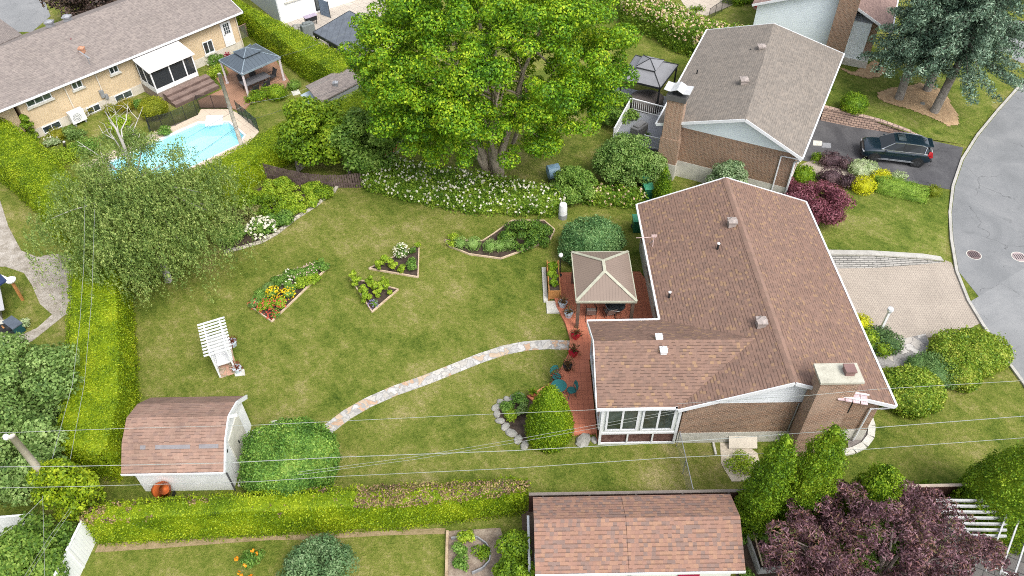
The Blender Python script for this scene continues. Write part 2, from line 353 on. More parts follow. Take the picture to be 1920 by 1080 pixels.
KERB = GL([(1990, 112), (1920, 152), (1870, 208), (1832, 254), (1803, 300), (1786, 350), (1780, 400), (1783, 450), (1793, 510), (1815, 565), (1842, 610), (1872, 652), (1898, 692), (1920, 722), (1960, 790), (2010, 880)])
KERB = [(62, 63)]+KERB+[(30, 2), (34, -40)]
RO = [(x+.16, y) for x, y in KERB]
seam = [G(1835, 556), G(1925, 500), (60, 44)]
n1 = [p for p in RO if p[1] > seam[0][1]]; n2 = [p for p in RO if p[1] <= seam[0][1]]
structure('road', n1+[seam[0], seam[1], seam[2], (120, 44), (120, 63)], ASPH, .012)
structure('road', [seam[0]]+n2+[(120, -40), (120, 44), seam[2], seam[1]][0:], ASPH2, .012)
kb = MB()
for i in range(len(KERB)-1):
    a, b = Vector(KERB[i]+(0,)), Vector(KERB[i+1]+(0,)); d = (b-a).normalized(); n = Vector((d.y, -d.x, 0))*-.085
    kb.add([a-n, b-n, b+n, a+n, a-n+Vector((0, 0, .11)), b-n+Vector((0, 0, .11)), b+n+Vector((0, 0, .11)), a+n+Vector((0, 0, .11))], [(4, 5, 6, 7), (0, 1, 5, 4), (2, 3, 7, 6)][:3])
structure('kerb', kb, KERBM)
structure('side_street', GL([(1868, 40), (2000, 40), (2000, 128), (1915, 118), (1868, 96)]), ASPH2, .02)
structure('street', GL([(-120, -60), (60, -60), (95, 30), (60, 60), (-120, 60)]), ASPH2, .02)
structure('driveway_asphalt', GL([(1535, 218), (1720, 258), (1806, 277), (1800, 300), (1783, 356), (1640, 330), (1500, 300), (1480, 240)]), ASPHD, .02)
PAVER = brick('herringbone_pavers', (.4, .35, .29), (.36, .31, .26), (.24, .21, .18), .2, .1, .014, .3, rot=.785)
structure('driveway_pavers', GL([(1540, 490), (1772, 488), (1784, 493), (1795, 520), (1813, 565), (1838, 606), (1800, 625), (1735, 634), (1690, 640), (1600, 640)]), PAVER, .018)
STONEW = flag('walkway_stone', [(.4, .38, .36), (.5, .48, .45), (.3, .29, .28), (.45, .42, .38)], (.2, .19, .18), 1.6, .04)
structure('walkway', GL([(1600, 634), (1700, 634), (1735, 626), (1745, 650), (1700, 700), (1610, 712)]), STONEW, .026)
GRAVEL = speck('gravel', [(.13, .12, .09), (.26, .23, .19), (.38, .35, .31), (.5, .47, .43)], 1.6, 14, .95, .9)
structure('gravel_path', GL([(-60, 300), (0, 375), (16, 425), (40, 470), (70, 482), (100, 476), (140, 480), (140, 560), (128, 590), (100, 592), (75, 570), (60, 535), (45, 512), (10, 500), (-60, 500)]), GRAVEL, .016)
structure('gravel_path', GL([(100, 588), (128, 586), (60, 640), (-20, 668), (-20, 655), (70, 615)]), GRAVEL, .02)
STONEP = flag('flagstones', [(.5, .48, .44), (.44, .43, .41), (.46, .32, .22), (.52, .51, .49), (.44, .42, .38), (.48, .38, .28), (.47, .46, .44)], (.3, .295, .28), 2.5, .08)
pc = [(611, 808), (650, 778), (690, 755), (740, 733), (800, 712), (850, 692), (900, 672), (945, 657), (985, 649), (1030, 646), (1072, 648)]
pw = GL(pc); L_, Rr = [], []
for i, p in enumerate(pw):
    a = Vector(pw[max(i-1, 0)]); b = Vector(pw[min(i+1, len(pw)-1)]); d = (b-a).normalized(); n = Vector((-d.y, d.x))*.34
    L_.append((p[0]+n.x, p[1]+n.y)); Rr.append((p[0]-n.x, p[1]-n.y))
structure('stone_path', L_+Rr[::-1], STONEP, .03)
structure('stepping_stone', GL([(508, 790), (520, 788), (523, 797), (510, 799)]), CONC, .03)
# paving round the pool, and the timber deck beyond it
POOLP = brick('pool_paving', (.56, .47, .37), (.52, .43, .34), (.4, .33, .26), 1.1, 1.1, .02, .12, off=0., rot=.8)
pp = MB()
cp = GL([(150, 310), (285, 251), (371, 216), (377, 205), (431, 205), (470, 225), (486, 247), (452, 285), (290, 352), (190, 352)])
allv = [Vector(p+(0,)) for p in cp]+[Vector(p+(0,)) for p in POOL]
for t_ in tessellate_polygon([allv[:len(cp)], allv[len(cp):]]):
    a, b, c = [allv[i] for i in t_]
    if (b-a).cross(c-a).z < 0: t_ = t_[::-1]
    pp.add([(allv[i].x, allv[i].y, .02) for i in t_], [(0, 1, 2)])
structure('pool_deck', pp, POOLP)
DECKW = siding('deck_boards', (.3, .17, .11), .15, 1, .5, .2)
def rotuv(mb_obj, ang):
    l = mb_obj.data.uv_layers[0].data; n = len(l); a = np.zeros(n*2, np.float32); l.foreach_get('uv', a); a = a.reshape(-1, 2)
    c, s = math.cos(ang), math.sin(ang); l.foreach_set('uv', np.stack([a[:, 0]*c-a[:, 1]*s, a[:, 0]*s+a[:, 1]*c], 1).ravel()); return mb_obj
rotuv(structure('timber_deck', GL([(372, 190), (420, 168), (398, 138), (500, 88), (546, 158), (515, 182), (470, 195), (455, 212), (432, 203), (376, 203)]), DECKW, .1), .8)
structure('garden_soil', GL([(1380, 940), (1460, 920), (1520, 1080), (1560, 1200), (1380, 1200)]), SOIL, .02)
structure('paved_terrace', GL([(1740, 985), (1960, 960), (2100, 1200), (1700, 1200)]), brick('grey_slabs', (.16, .15, .145), (.12, .115, .11), (.05, .05, .05), .9, .6, .02, .3, rot=.5), .02)
structure('plank_floor', GL([(978, 960), (1010, 950), (1020, 1200), (985, 1200)]), siding('dark_boards', (.1, .07, .05), .14, 1, .4, .3), .03)
structure('gravel_yard', GL([(480, -60), (760, -60), (760, 60), (690, 128), (600, 85), (520, 45)]), brick('pale_terrace', (.42, .38, .33), (.37, .33, .28), (.24, .21, .19), .8, .8, .02, .15, rot=.8), .02)
structure('pale_terrace', GL([(1240, -60), (1400, -60), (1395, 0), (1325, 30), (1290, 22)]), brick('pale_terrace_stone', (.46, .4, .33), (.42, .37, .3), (.3, .26, .22), .8, .8, .02, .1, rot=.8), .02)
structure('side_terrace', GL([(1150, 160), (1290, 190), (1250, 260), (1130, 210)]), brick('side_slabs', (.33, .34, .36), (.27, .28, .3), (.14, .14, .15), .6, .6, .02, .15, rot=.4), .025)
MULCH = speck('wood_mulch', [(.22, .14, .08), (.38, .26, .15), (.5, .37, .23)], 4, 28)
MULCHR = speck('red_mulch', [(.25, .08, .035), (.45, .16, .07), (.58, .24, .12)], 4, 28)
MUL1 = (GL([(1643, 180), (1665, 172), (1700, 168), (1722, 162), (1750, 168), (1772, 180), (1783, 205), (1795, 222), (1796, 236), (1775, 240), (1740, 226), (1690, 212), (1655, 200), (1643, 188)]))
MUL2 = (GL([(1560, 130), (1598, 142), (1640, 118), (1660, 138), (1650, 150), (1625, 154), (1590, 145)]))
structure('bare_patch', GL([(1350, 830), (1396, 832), (1420, 850), (1432, 900), (1424, 902), (1372, 903), (1352, 870)]), speck('sandy_patch', [(.34, .29, .22), (.52, .46, .37), (.64, .58, .49)], 3, 20), .02)
structure('bare_strip', GL([(185, 1020), (430, 1008), (600, 1001), (835, 990), (835, 1001), (720, 1004), (600, 1011), (500, 1013), (430, 1018), (300, 1028), (178, 1036)]), speck('dry_earth', [(.12, .11, .04), (.25, .19, .11), (.36, .28, .17)], 3, 20), .014)
# raised front lawn beside the neighbour's drive (held by the block wall), and the lawn above the paver drive
tr = MB(); wall_top = [G3(1545, 203, .95), G3(1625, 222, .75), G3(1700, 248, .4), G3(1722, 257, .15)]
ts = MB(); NV = [G3(1820, 262, .02), G3(1880, 190, .02), G3(1925, 140, .02), G3(1925, 120, .02)]
back = [G3(1480, 90, .3), G3(1560, 90, .3), G3(1700, 80, .3), G3(1900, 100, .02)]
mid = [G3(1520, 180, .7), G3(1630, 185, .302), G3(1750, 190, .302), G3(1855, 212, .05)]
vs = wall_top+mid+back; fs = []
for r in range(2):
    for k in range(3): fs += [(r*4+k, r*4+k+1, r*4+k+5), (r*4+k, r*4+k+5, r*4+k+4)]
vs += [G3(1812, 272, .02)]; fs += [(3, 12, 7)]
tr.add(vs, fs); structure('raised_lawn', tr, LAWN_R)
from mathutils.bvhtree import BVHTree
bv = BVHTree.FromPolygons([Vector(v) for v in tr.v], tr.f)
def inside(x, y, P):
    r = False
    for i in range(len(P)):
        (x1, y1), (x2, y2) = P[i], P[i-1]
        if (y1 > y) != (y2 > y) and x < (x2-x1)*(y-y1)/(y2-y1)+x1: r = not r
    return r
def drape(name, P, mat, st=.16, dz=.03):
    m = MB(); xs = [p[0] for p in P]; ys = [p[1] for p in P]; hz = lambda x, y: ((bv.ray_cast(Vector((x, y, 9)), Vector((0, 0, -1)))[0] or Vector((0, 0, 0))).z)+dz
    x = min(xs)
    while x < max(xs):
        y = min(ys)
        while y < max(ys):
            if inside(x+st/2, y+st/2, P): m.add([(a, b, hz(a, b)) for a, b in ((x, y), (x+st, y), (x+st, y+st), (x, y+st))], [(0, 1, 2, 3)])
            y += st
        x += st
    structure(name, m, mat)
drape('mulch_bed', MUL1, MULCH); drape('mulch_bed', MUL2, MULCH)
tr = MB(); a = [G3(1520, 478, .55), G3(1640, 480, .5), G3(1735, 486, .28), G3(1772, 491, .08)]; b = [G3(1500, 400, .35), G3(1640, 400, .3), G3(1730, 400, .2), G3(1779, 402, .04)]; c = [G3(1490, 330, .02), G3(1640, 345, .02), G3(1720, 350, .02), G3(1780, 362, .02)]
tr.add(a+b+c, [(r*4+k, r*4+k+1, r*4+k+5, r*4+k+4) for r in range(2) for k in range(3)]); structure('raised_lawn', tr, LAWN_R)

# retaining walls
def blockwall(name, label, top, foot, mat, capmat, capw=.3, thick=.3):
    t = T(name, label, 'retaining wall', (foot[0][0], foot[0][1], 0)); m = MB(); cpm = MB()
    for i in range(len(top)-1):
        a, b, c, d = [Vector(q) for q in (foot[i], foot[i+1], top[i+1], top[i])]; e = Vector((0, 0, -.3)); out = (b-a).cross(Vector((0, 0, 1))).normalized()
        m.add([a, b, c, d], [(0, 1, 2, 3)]); m.add([d, c, c-out*thick, d-out*thick], [(0, 1, 2, 3)])
        z = Vector((0, 0, .1)); o = out*.04
        cpm.add([d+o, c+o, c-out*capw, d-out*capw, d+o+z, c+o+z, c-out*capw+z, d-out*capw+z], [(0, 1, 5, 4), (4, 5, 6, 7), (1, 2, 6, 5), (3, 0, 4, 7), (2, 3, 7, 6)])
    m.build('wall', mat, t); cpm.build('coping', capmat, t)
BLOCK = brick('retaining_blocks', (.38, .27, .21), (.28, .2, .165), (.07, .05, .045), .36, .17, .02, .3)
blockwall('retaining_wall', 'brown concrete block wall stepping down beside the black driveway', [G3(1545, 203, .95), G3(1600, 216, .85), G3(1650, 229, .66), G3(1700, 247, .38), G3(1722, 256, .12)], [G3(1538, 226), G3(1595, 238), G3(1648, 246), G3(1698, 256), G3(1722, 259)], BLOCK, brick('cap_blocks', (.42, .31, .25), (.34, .25, .21), (.08, .06, .05), .36, .4, .02, .3))
RST = brick('grey_stone_courses', (.33, .32, .3), (.24, .235, .22), (.08, .08, .075), .5, .13, .02, .35)
blockwall('retaining_wall', 'pale grey stone wall with smooth coping beside the paver driveway', [G3(1520, 477, .55), G3(1640, 479, .5), G3(1735, 485, .28), G3(1768, 490, .06)], [G3(1530, 505), G3(1640, 503), G3(1735, 496), G3(1769, 493)], RST, KERBM, .35)

# ================= HOUSES =================
BROWNR = shingle('brown_shingles', [(.265, .17, .13), (.235, .155, .122), (.285, .182, .14), (.255, .165, .13), (.275, .175, .135), (.225, .15, .12), (.265, .17, .134), (.275, .175, .135), (.25, .16, .126), (.34, .22, .14)], .15, .17, .6, .55)
GREYR = shingle('taupe_shingles', [(.265, .235, .205), (.245, .217, .19), (.285, .25, .215), (.255, .228, .2), (.23, .205, .18), (.295, .258, .222)], .15, .22, .35, .5)
GREYR2 = shingle('grey_brown_shingles', [(.29, .252, .232), (.27, .235, .218), (.31, .268, .246), (.28, .245, .225), (.255, .22, .205), (.32, .277, .252)], .15, .22, .4, .5)
REDR = shingle('red_brown_shingles', [(.36, .215, .155), (.31, .19, .15), (.34, .2, .15), (.25, .175, .15), (.38, .23, .16), (.33, .195, .15), (.27, .18, .15)], .17, .17, .5, .55)
BR_DARK = brick('dark_brown_brick', (.27, .15, .095), (.13, .08, .058), (.42, .33, .25), .2, .075, .012, .3)
BR_DARK2 = brick('brown_brick_chimney', (.3, .17, .11), (.16, .1, .07), (.45, .35, .27), .2, .075, .014, .25)
BR_YEL = brick('buff_brick', (.6, .46, .29), (.52, .39, .235), (.56, .48, .36), .22, .08, .01, .12)
def gutter(p, q, parent, name='gutter', w_=.1, h=.12, mat=WHITE2): return MB().beam(p, q, w_, h).build(name, mat, parent)
def roofvent(parent, p, mat, s=.42, name='roof_vent'):
    m = MB().box((p[0], p[1], p[2]+.14), (s*.8, s*.8, .32)).box((p[0], p[1], p[2]+.34), (s, s, .1)); m.lathe(p[0], p[1], [(s*.6, .39), (s*.3, .47), (.01, .47)], 4, p[2]); m.build(name, mat, parent)
def pipe(parent, p, mat, r=.055, h=.4, name='vent_pipe', cap=True):
    o = MB().lathe(p[0], p[1], [(r, -.1), (r, h)], 10, p[2]).build(name, mat, parent)
    if cap: MB().lathe(p[0], p[1], [(r*1.35, h), (r*1.35, h+.05)], 10, p[2]).build('cap', WHITE, o)
class Wall:
    def __init__(s, o, a, n): s.o = np.array([o[0], o[1], 0.]); a = np.array([a[0], a[1], 0.]); s.a = a/np.linalg.norm(a); n = np.array([n[0], n[1], 0.]); s.n = n/np.linalg.norm(n)
    def px(s, x, y):
        p = onwall(s.o, s.n, x, y); return float((p-s.o)@s.a), float(p[2])
    def box(s, m, u0, u1, z0, z1, d0, d1):
        P = lambda u, d, z: tuple(s.o+s.a*u+s.n*d+np.array([0, 0, z]))
        return m.add([P(u0, d0, z0), P(u1, d0, z0), P(u1, d1, z0), P(u0, d1, z0), P(u0, d0, z1), P(u1, d0, z1), P(u1, d1, z1), P(u0, d1, z1)], [(0, 3, 2, 1), (4, 5, 6, 7), (0, 1, 5, 4), (1, 2, 6, 5), (2, 3, 7, 6), (3, 0, 4, 7)])
    def window(s, parent, u0, u1, z0, z1, n=2, fw=.07, mat=WHITE, gm=None, sill=True, name='window', sillmat=None):
        f = MB(); s.box(f, u0, u1, z1-fw, z1, 0, .07); s.box(f, u0, u1, z0, z0+fw, 0, .07); s.box(f, u0, u0+fw, z0+fw, z1-fw, 0, .07); s.box(f, u1-fw, u1, z0+fw, z1-fw, 0, .07)
        for i in range(1, n): c = u0+(u1-u0)*i/n; s.box(f, c-fw/2, c+fw/2, z0+fw, z1-fw, 0, .06)
        o = f.build(name, mat, parent); g_ = MB(); s.box(g_, u0+fw, u1-fw, z0+fw, z1-fw, .005, .025); g_.build('pane', gm or GLASS, o)
        if sill: q = MB(); s.box(q, u0-.1, u1+.1, z0-.14, z0-.005, 0, .14); q.build('sill', sillmat or CONC, o)
        return o
# --- main house (brown roof) ---
H = T('brick_house', 'brown brick bungalow with a red brown shingle roof and white sunroom', 'house', (12.6, 29, 0))
x0, x1, y0, y1, ze, zr, xr = 7.65, 17.8, 21.3, 36.4, 3.3, 5.2, 12.65
MB().bx(8.05, 17.35, 21.64, 36.05, -.1, .85).build('foundation', CONC, H)
MB().bx(8.07, 17.33, 21.66, 36.03, .85, 3.25).build('wall', BR_DARK, H)
for yy, nm in ((21.66, -1), (36.03, 1)):
    MB().add([(8.07, yy, 3.25), (17.33, yy, 3.25), (17.33, yy, 3.32), (12.65, yy, 5.08), (8.07, yy, 3.32), (8.07, yy-nm*.1, 3.25), (17.33, yy-nm*.1, 3.25), (17.33, yy-nm*.1, 3.32), (12.65, yy-nm*.1, 5.08), (8.07, yy-nm*.1, 3.32)], [(0, 1, 2, 3, 4), (5, 9, 8, 7, 6), (0, 5, 6, 1), (1, 6, 7, 2), (4, 9, 5, 0)]).build('gable', siding('white_gable_siding', (.76, .8, .84), .14) if nm < 0 else WHITE, H)
rf = MB().slab([(x0, y0, ze), (xr, y0, zr), (xr, y1, zr), (x0, y1, ze)], .16).slab([(xr, y0, zr+.001), (x1, y0, ze), (x1, y1, ze), (xr, y1, zr+.001)], .16)
ROOF = rf.build('roof', BROWNR, H)
MB().slab([(xr-.2, y0-.01, zr-.05), (xr, y0-.01, zr+.035), (xr, y1+.01, zr+.035), (xr-.2, y1+.01, zr-.05)], .02).slab([(xr, y0-.01, zr+.034), (xr+.2, y0-.01, zr-.05), (xr+.2, y1+.01, zr-.05), (xr, y1+.01, zr+.034)], .02).build('ridge_cap', shingle('ridge_shingles', [(.29, .19, .15), (.27, .18, .14), (.31, .2, .155)], .3, .3, .2, .3), ROOF)
zv = 3.3+.38*(11.6-7.65)
sr = MB().slab([(3.9, 26.95, 3.31), (3.9, 24.3, zv), (11.65, 24.3, zv+.02), (7.65, 26.95, 3.315)], .12).slab([(3.9, 24.3, zv+.001), (3.9, 21.5, 3.31), (7.65, 21.4, 3.315), (11.65, 24.3, zv+.021)], .12)
SR = sr.build('sunroom_roof', BROWNR, H)
for (a, b) in (((x0-.05, y0, ze-.02), (x0-.05, 21.45, ze-.02)), ((x0-.05, 27.0, ze-.02), (x0-.05, y1, ze-.02)), ((x1+.05, y0, ze-.02), (x1+.05, y1, ze-.02)), ((3.85, 27.0, ze-.02), (x0-.1, 27.0, ze-.02)), ((3.85, 21.38, ze-.02), (x0, 21.38, ze-.02))): gutter(a, b, H)
for (a, b) in (((x0, y0-.03, ze-.06), (xr, y0-.03, zr-.06)), ((xr, y0-.03, zr-.06), (x1, y0-.03, ze-.06)), ((x0, y1+.03, ze-.06), (xr, y1+.03, zr-.06)), ((xr, y1+.03, zr-.06), (x1, y1+.03, ze-.06)), ((3.86, 26.95, 3.24), (3.86, 24.3, zv-.06)), ((3.86, 24.3, zv-.06), (3.86, 21.5, 3.24))): MB().beam(a, b, .05, .2).build('bargeboard', WHITE2, H)
def rz(x): return ze+(zr-ze)*(x-x0)/(xr-x0) if x < xr else ze+(zr-ze)*(x1-x)/(x1-xr)
VENT = plain('beige_vent', (.3, .26, .24), .5)
for px, py in ((1372, 420), (1427, 606)):
    p = G(px, py, 5.1); roofvent(H, (min(p[0], xr-.35), p[1], rz(p[0])-.02), VENT, .5)
for px, py in ((1345, 468), (1256, 549)):
    p = G(px, py, 4.6 if px > 1300 else 3.9); pipe(H, (p[0], p[1], rz(p[0])), BLACK, .06, .38)
p = G(1242, 668, 4.2); roofvent(H, (p[0], p[1], 4.4-.05), WHITE, .36, 'skylight_vent'); p = G(1236, 635, 4.8); roofvent(H, (p[0], p[1]+.1, 4.5), WHITE, .34, 'skylight_vent')
p = G(1224, 458, 3.6); an = MB().tube([(p[0], p[1], 3.4), (p[0], p[1], 4.25)], .03).tube([(p[0]-1.0, p[1], 4.1), (p[0]+.05, p[1], 4.15)], .018).box((p[0], p[1], 4.22), (.3, .06, .16)); an.build('antenna_mount', plain('pinkish_metal', (.5, .38, .36), .5), H)
MB().tube([(p[0]-.1, p[1]+.25, 3.45), (p[0], p[1], 3.9)], .02).build('brace', GREYM, H)
# chimney
CH = MB().bx(13.5, 15.2, 20.75, 21.62, -.1, 3.2).bx(13.5, 15.2, 20.75, 21.58, 3.2, 5.9).build('chimney', BR_DARK2, H)
MB().bx(13.38, 15.3, 20.62, 21.72, 5.9, 6.02).build('cap', speck('pale_mortar', [(.3, .29, .24), (.42, .41, .34), (.5, .49, .42)], 2, 14), CH)
MB().bx(14.55, 14.95, 20.98, 21.4, 6.02, 6.26).box((14.75, 21.19, 6.3), (.48, .5, .07)).build('flue', plain('brown_metal', (.2, .12, .11), .5), CH)
LB = MB(); 
# sunroom
W1 = Wall((4.15, 21.66), (1, 0), (0, -1)); sw = MB().bx(4.16, 8.0, 21.67, 26.7, .95, 3.24); SWL = sw.build('sunroom_wall', siding('white_green_panel', (.6, .63, .6), .5, 0, .1), H)
fr = MB(); W1.box(fr, 0, .12, 0, 3.24, -.02, .05); W1.box(fr, 1.38, 1.46, 0, .9, -.02, .045); W1.box(fr, 2.62, 2.7, 0, .9, -.02, .045); W1.box(fr, 3.7, 3.83, 0, 3.24, -.02, .05); W1.box(fr, .12, 3.7, .9, 1.02, -.02, .05); W1.box(fr, .12, 3.7, .02, .14, -.02, .05); W1.box(fr, .12, 3.7, 3.14, 3.23, -.02, .05); fr.build('sunroom_frame', WHITE2, H)
MB().bx(4.2, 7.95, 21.72, 26.6, 0, .93).build('crawl_space_panel', speck('brown_panel', [(.05, .025, .02), (.12, .065, .055), (.2, .13, .11)], 3, 12), H)
for u0, u1 in ((.25, 1.83), (1.97, 3.57)): W1.window(H, u0, u1, 1.2, 3.1, 2, .1, WHITE2, GLASS, False)
W1b = Wall((4.16, 26.7), (0, -1), (-1, 0))
for k in range(3): W1b.window(H, .2+k*1.62, 1.72+k*1.62, 1.15, 3.1, 2, .08, WHITE2, GLASS, False)
# west wall windows, meter, downspouts
WW = Wall((8.07, 36.0), (0, -1), (-1, 0))
WW.window(H, 1.2, 2.9, 1.5, 2.7, 2, .07, WHITE, GLASS); WW.window(H, 4.6, 6.2, 1.5, 2.7, 2, .07, WHITE, GLASS); WW.window(H, 7.1, 8.6, .95, 2.95, 2, .09, WHITE, GLASS, False, 'patio_door')
m = MB(); WW.box(m, 3.6, 3.95, 1.6, 2.2, 0, .2); m.build('meter_box', GREYM, H)
MB().tube([(17.86, 21.3, 3.2), (17.4, 21.45, 2.9), (16.9, 21.56, 2.75), (16.85, 21.56, .1)], .05).build('downspout', WHITE2, H)
MB().tube([(13.4, 21.6, 3.2), (13.4, 21.6, .9)], .03).build('conduit', GREYM, H)
MB().tube([(8.0, 21.6, 3.05), (8.05, 21.35, 3.0)], .04).box((8.05, 21.5, 3.0), (.12, .2, .12)).build('cable_bracket', BLACK, H)
EW = Wall((17.33, 21.7), (0, 1), (1, 0))
for k in range(4): EW.window(H, 1.5+k*3.4, 3.3+k*3.4, 1.4, 2.7, 2)
# old rooftop board by the chimney
t = T('wooden_rack', 'small weathered pinkish slatted rack at the corner of the brown roof', 'rack', G3(1600, 735, 4.6)); p = Vector(G3(1597, 732, 4.9))
rk = MB()
for k in range(4): rk.slab([(p.x-.55+k*.33, p.y+.22-k*.07, 4.78-k*.02), (p.x-.27+k*.33, p.y+.16-k*.07, 4.78-k*.02), (p.x-.4+k*.33, p.y-.42-k*.07, 4.72-k*.02), (p.x-.68+k*.33, p.y-.36-k*.07, 4.72-k*.02)], .04)
rk.build('slats', speck('pink_boards', [(.35, .25, .26), (.55, .42, .44), (.65, .55, .57)], 4, 20), t)
MB().beam((p.x-.6, p.y+.08, 4.84), (p.x+.75, p.y-.2, 4.8), .06, .05).beam((p.x-.7, p.y-.2, 4.8), (p.x+.6, p.y-.48, 4.74), .06, .05).build('rail', WHITE, t)
MB().tube([(p.x+.1, p.y-.3, 4.7), (p.x+.1, p.y-.3, 3.6)], .03).tube([(p.x-.45, p.y, 4.75), (p.x-.45, p.y, 4.2)], .03).build('leg', BLACK, t)

# --- generic gable house from eave/ridge corners ---
def gable_house(t, eaveW, eaveE, ridge, roofm, wallm, zf, inset=.45, gable=None, th=.16, found=CONC, fascia=WHITE2, side_y=True):
    (aS, aN), (bS, bN), (rS, rN) = eaveW, eaveE, ridge     # 3D points
    MB().slab([aS, rS, rN, aN], th).build('roof', roofm, t); o = MB().slab([tuple(Vector(rS)+Vector((0, 0, .002))), bS, bN, tuple(Vector(rN)+Vector((0, 0, .002)))], th).build('roof', roofm, t)
    d = (Vector(aN)-Vector(aS)); d.z = 0; d.normalize(); e = (Vector(bS)-Vector(aS)); e.z = 0; e.normalize()
    A, B, Cn, D = [Vector(q) for q in (aS, bS, bN, aN)]
    A, B, Cn, D = A+d*inset+e*inset, B+d*inset-e*inset, Cn-d*inset-e*inset, D-d*inset+e*inset
    ps = [(q.x, q.y) for q in (A, B, Cn, D)]; zt = aS[2]-.06
    big = [(A.x-e.x*.02-d.x*.02, A.y-e.y*.02-d.y*.02), (B.x+e.x*.02-d.x*.02, B.y+e.y*.02-d.y*.02), (Cn.x+e.x*.02+d.x*.02, Cn.y+e.y*.02+d.y*.02), (D.x-e.x*.02+d.x*.02, D.y-e.y*.02+d.y*.02)]
    MB().prism(big, -.2, zf).build('foundation', found, t); MB().prism(ps, zf, zt).build('wall', wallm, t)
    RS, RN = Vector(rS)+d*inset, Vector(rN)-d*inset
    for (p, q, r_, s_) in ((A, B, RS, -1), (D, Cn, RN, 1)):
        k = d*(-s_)*.12; top = Vector((r_.x, r_.y, rS[2]-.14)); P = Vector((p.x, p.y, zt)); Q = Vector((q.x, q.y, zt))
        MB().add([P, Q, top, P+k, Q+k, top+k], [(0, 1, 2), (5, 4, 3), (0, 3, 4, 1), (1, 4, 5, 2), (2, 5, 3, 0)]).build('gable', gable or wallm, t)
    for (p, q) in ((aS, rS), (rS, bS), (aN, rN), (rN, bN)): MB().beam(Vector(p)-Vector((0, 0, .07)), Vector(q)-Vector((0, 0, .07)), .05, .19).build('bargeboard', fascia, t)
    gutter(aS, aN, t, mat=fascia); gutter(bS, bN, t, mat=fascia)
    return A, B, Cn, D, d, e
# --- grey roofed neighbour ---
z = 4.0
t = T('brick_house', 'brown brick bungalow with a taupe shingle roof and pale blue gable', 'house', G3(1400, 180))
aS, aN, bS, bN = G3(1230, 232, z), G3(1325, 56, z), G3(1505, 298, z), G3(1583, 101, z); rS, rN = G3(1398, 224, 6), G3(1451, 44, 5.9)
PALEB = siding('pale_blue_siding', (.76, .84, .88), .15, 1, .3)
A, B, Cn, D, hd, he = gable_house(t, (aS, aN), (bS, bN), (rS, rN), GREYR, BR_DARK, 1.3, .4, PALEB)
def rp(px, py, zz): return G(px, py, zz)
for px, py in ((1428, 88), (1395, 150)): p = G(px, py, 5.9); roofvent(t, (p[0], p[1], 5.62), VENT, .55)
for px, py in ((1406, 99), (1307, 136)): p = G(px, py, 5.3 if px > 1400 else 4.5); pipe(t, (p[0], p[1], 5.3 if px > 1400 else 4.4), BLACK, .05, .3, cap=False)
cw = [Vector(G(1262, 339)), None]; c0 = Vector((11.31, 43.0)); e2 = Vector((he.x, he.y)); d2 = Vector((hd.x, hd.y))
def cpoly(w0, w1, dp0, dp1): return [tuple(c0+e2*w0+d2*dp0), tuple(c0+e2*w1+d2*dp0), tuple(c0+e2*w1+d2*dp1), tuple(c0+e2*w0+d2*dp1)]
MB().prism(cpoly(-1.35, 0, 0, .9), -.1, 1.25).build('chimney_footing', CONC, t)
CH = MB().prism(cpoly(-1.33, -.02, .02, .88), 1.25, 3.2).prism(cpoly(-1.25, -.1, .05, .86), 3.2, 6.1).build('chimney', BR_DARK2, t)
MB().prism(cpoly(-1.33, -.02, -.03, .94), 6.1, 6.45).build('collar', plain('dark_metal', (.1, .1, .1), .5), CH)
MB().prism(cpoly(-1.0, -.35, .2, .75), 6.45, 6.75).build('flue', BLACK, CH)
cc_ = c0+e2*(-.68)+d2*.45
m = MB()
for s_ in (-1, 1): m.slab([tuple(cc_+d2*-.55)+(7.0,), tuple(cc_+e2*.42*s_+d2*-.55)+(6.8,), tuple(cc_+e2*.42*s_+d2*.55)+(6.8,), tuple(cc_+d2*.55)+(7.0,)], .03).slab([tuple(cc_+e2*.42*s_+d2*-.55)+(6.8,), tuple(cc_+e2*.85*s_+d2*-.55)+(6.85,), tuple(cc_+e2*.85*s_+d2*.55)+(6.85,), tuple(cc_+e2*.42*s_+d2*.55)+(6.8,)], .03)
m.build('chimney_hood', plain('galvanised_hood', (.46, .47, .48), .4), CH)
MB().tube([tuple(Vector(bS)+he*-.2-Vector((0, 0, .1))), tuple(B+he*-.9-hd*.05-Vector((0, 0, .4))), (B.x-he.x*.9-hd.x*.06, B.y-he.y*.9-hd.y*.06, .2)], .05).build('downspout', WHITE2, t)
MB().tube([tuple(Vector(bS)+he*-.1-Vector((0, 0, .15))), (B.x-hd.x*.06, B.y-hd.y*.06, 3.4), (B.x-hd.x*.06, B.y-hd.y*.06, .2)], .07).build('corner_trim', WHITE2, t)
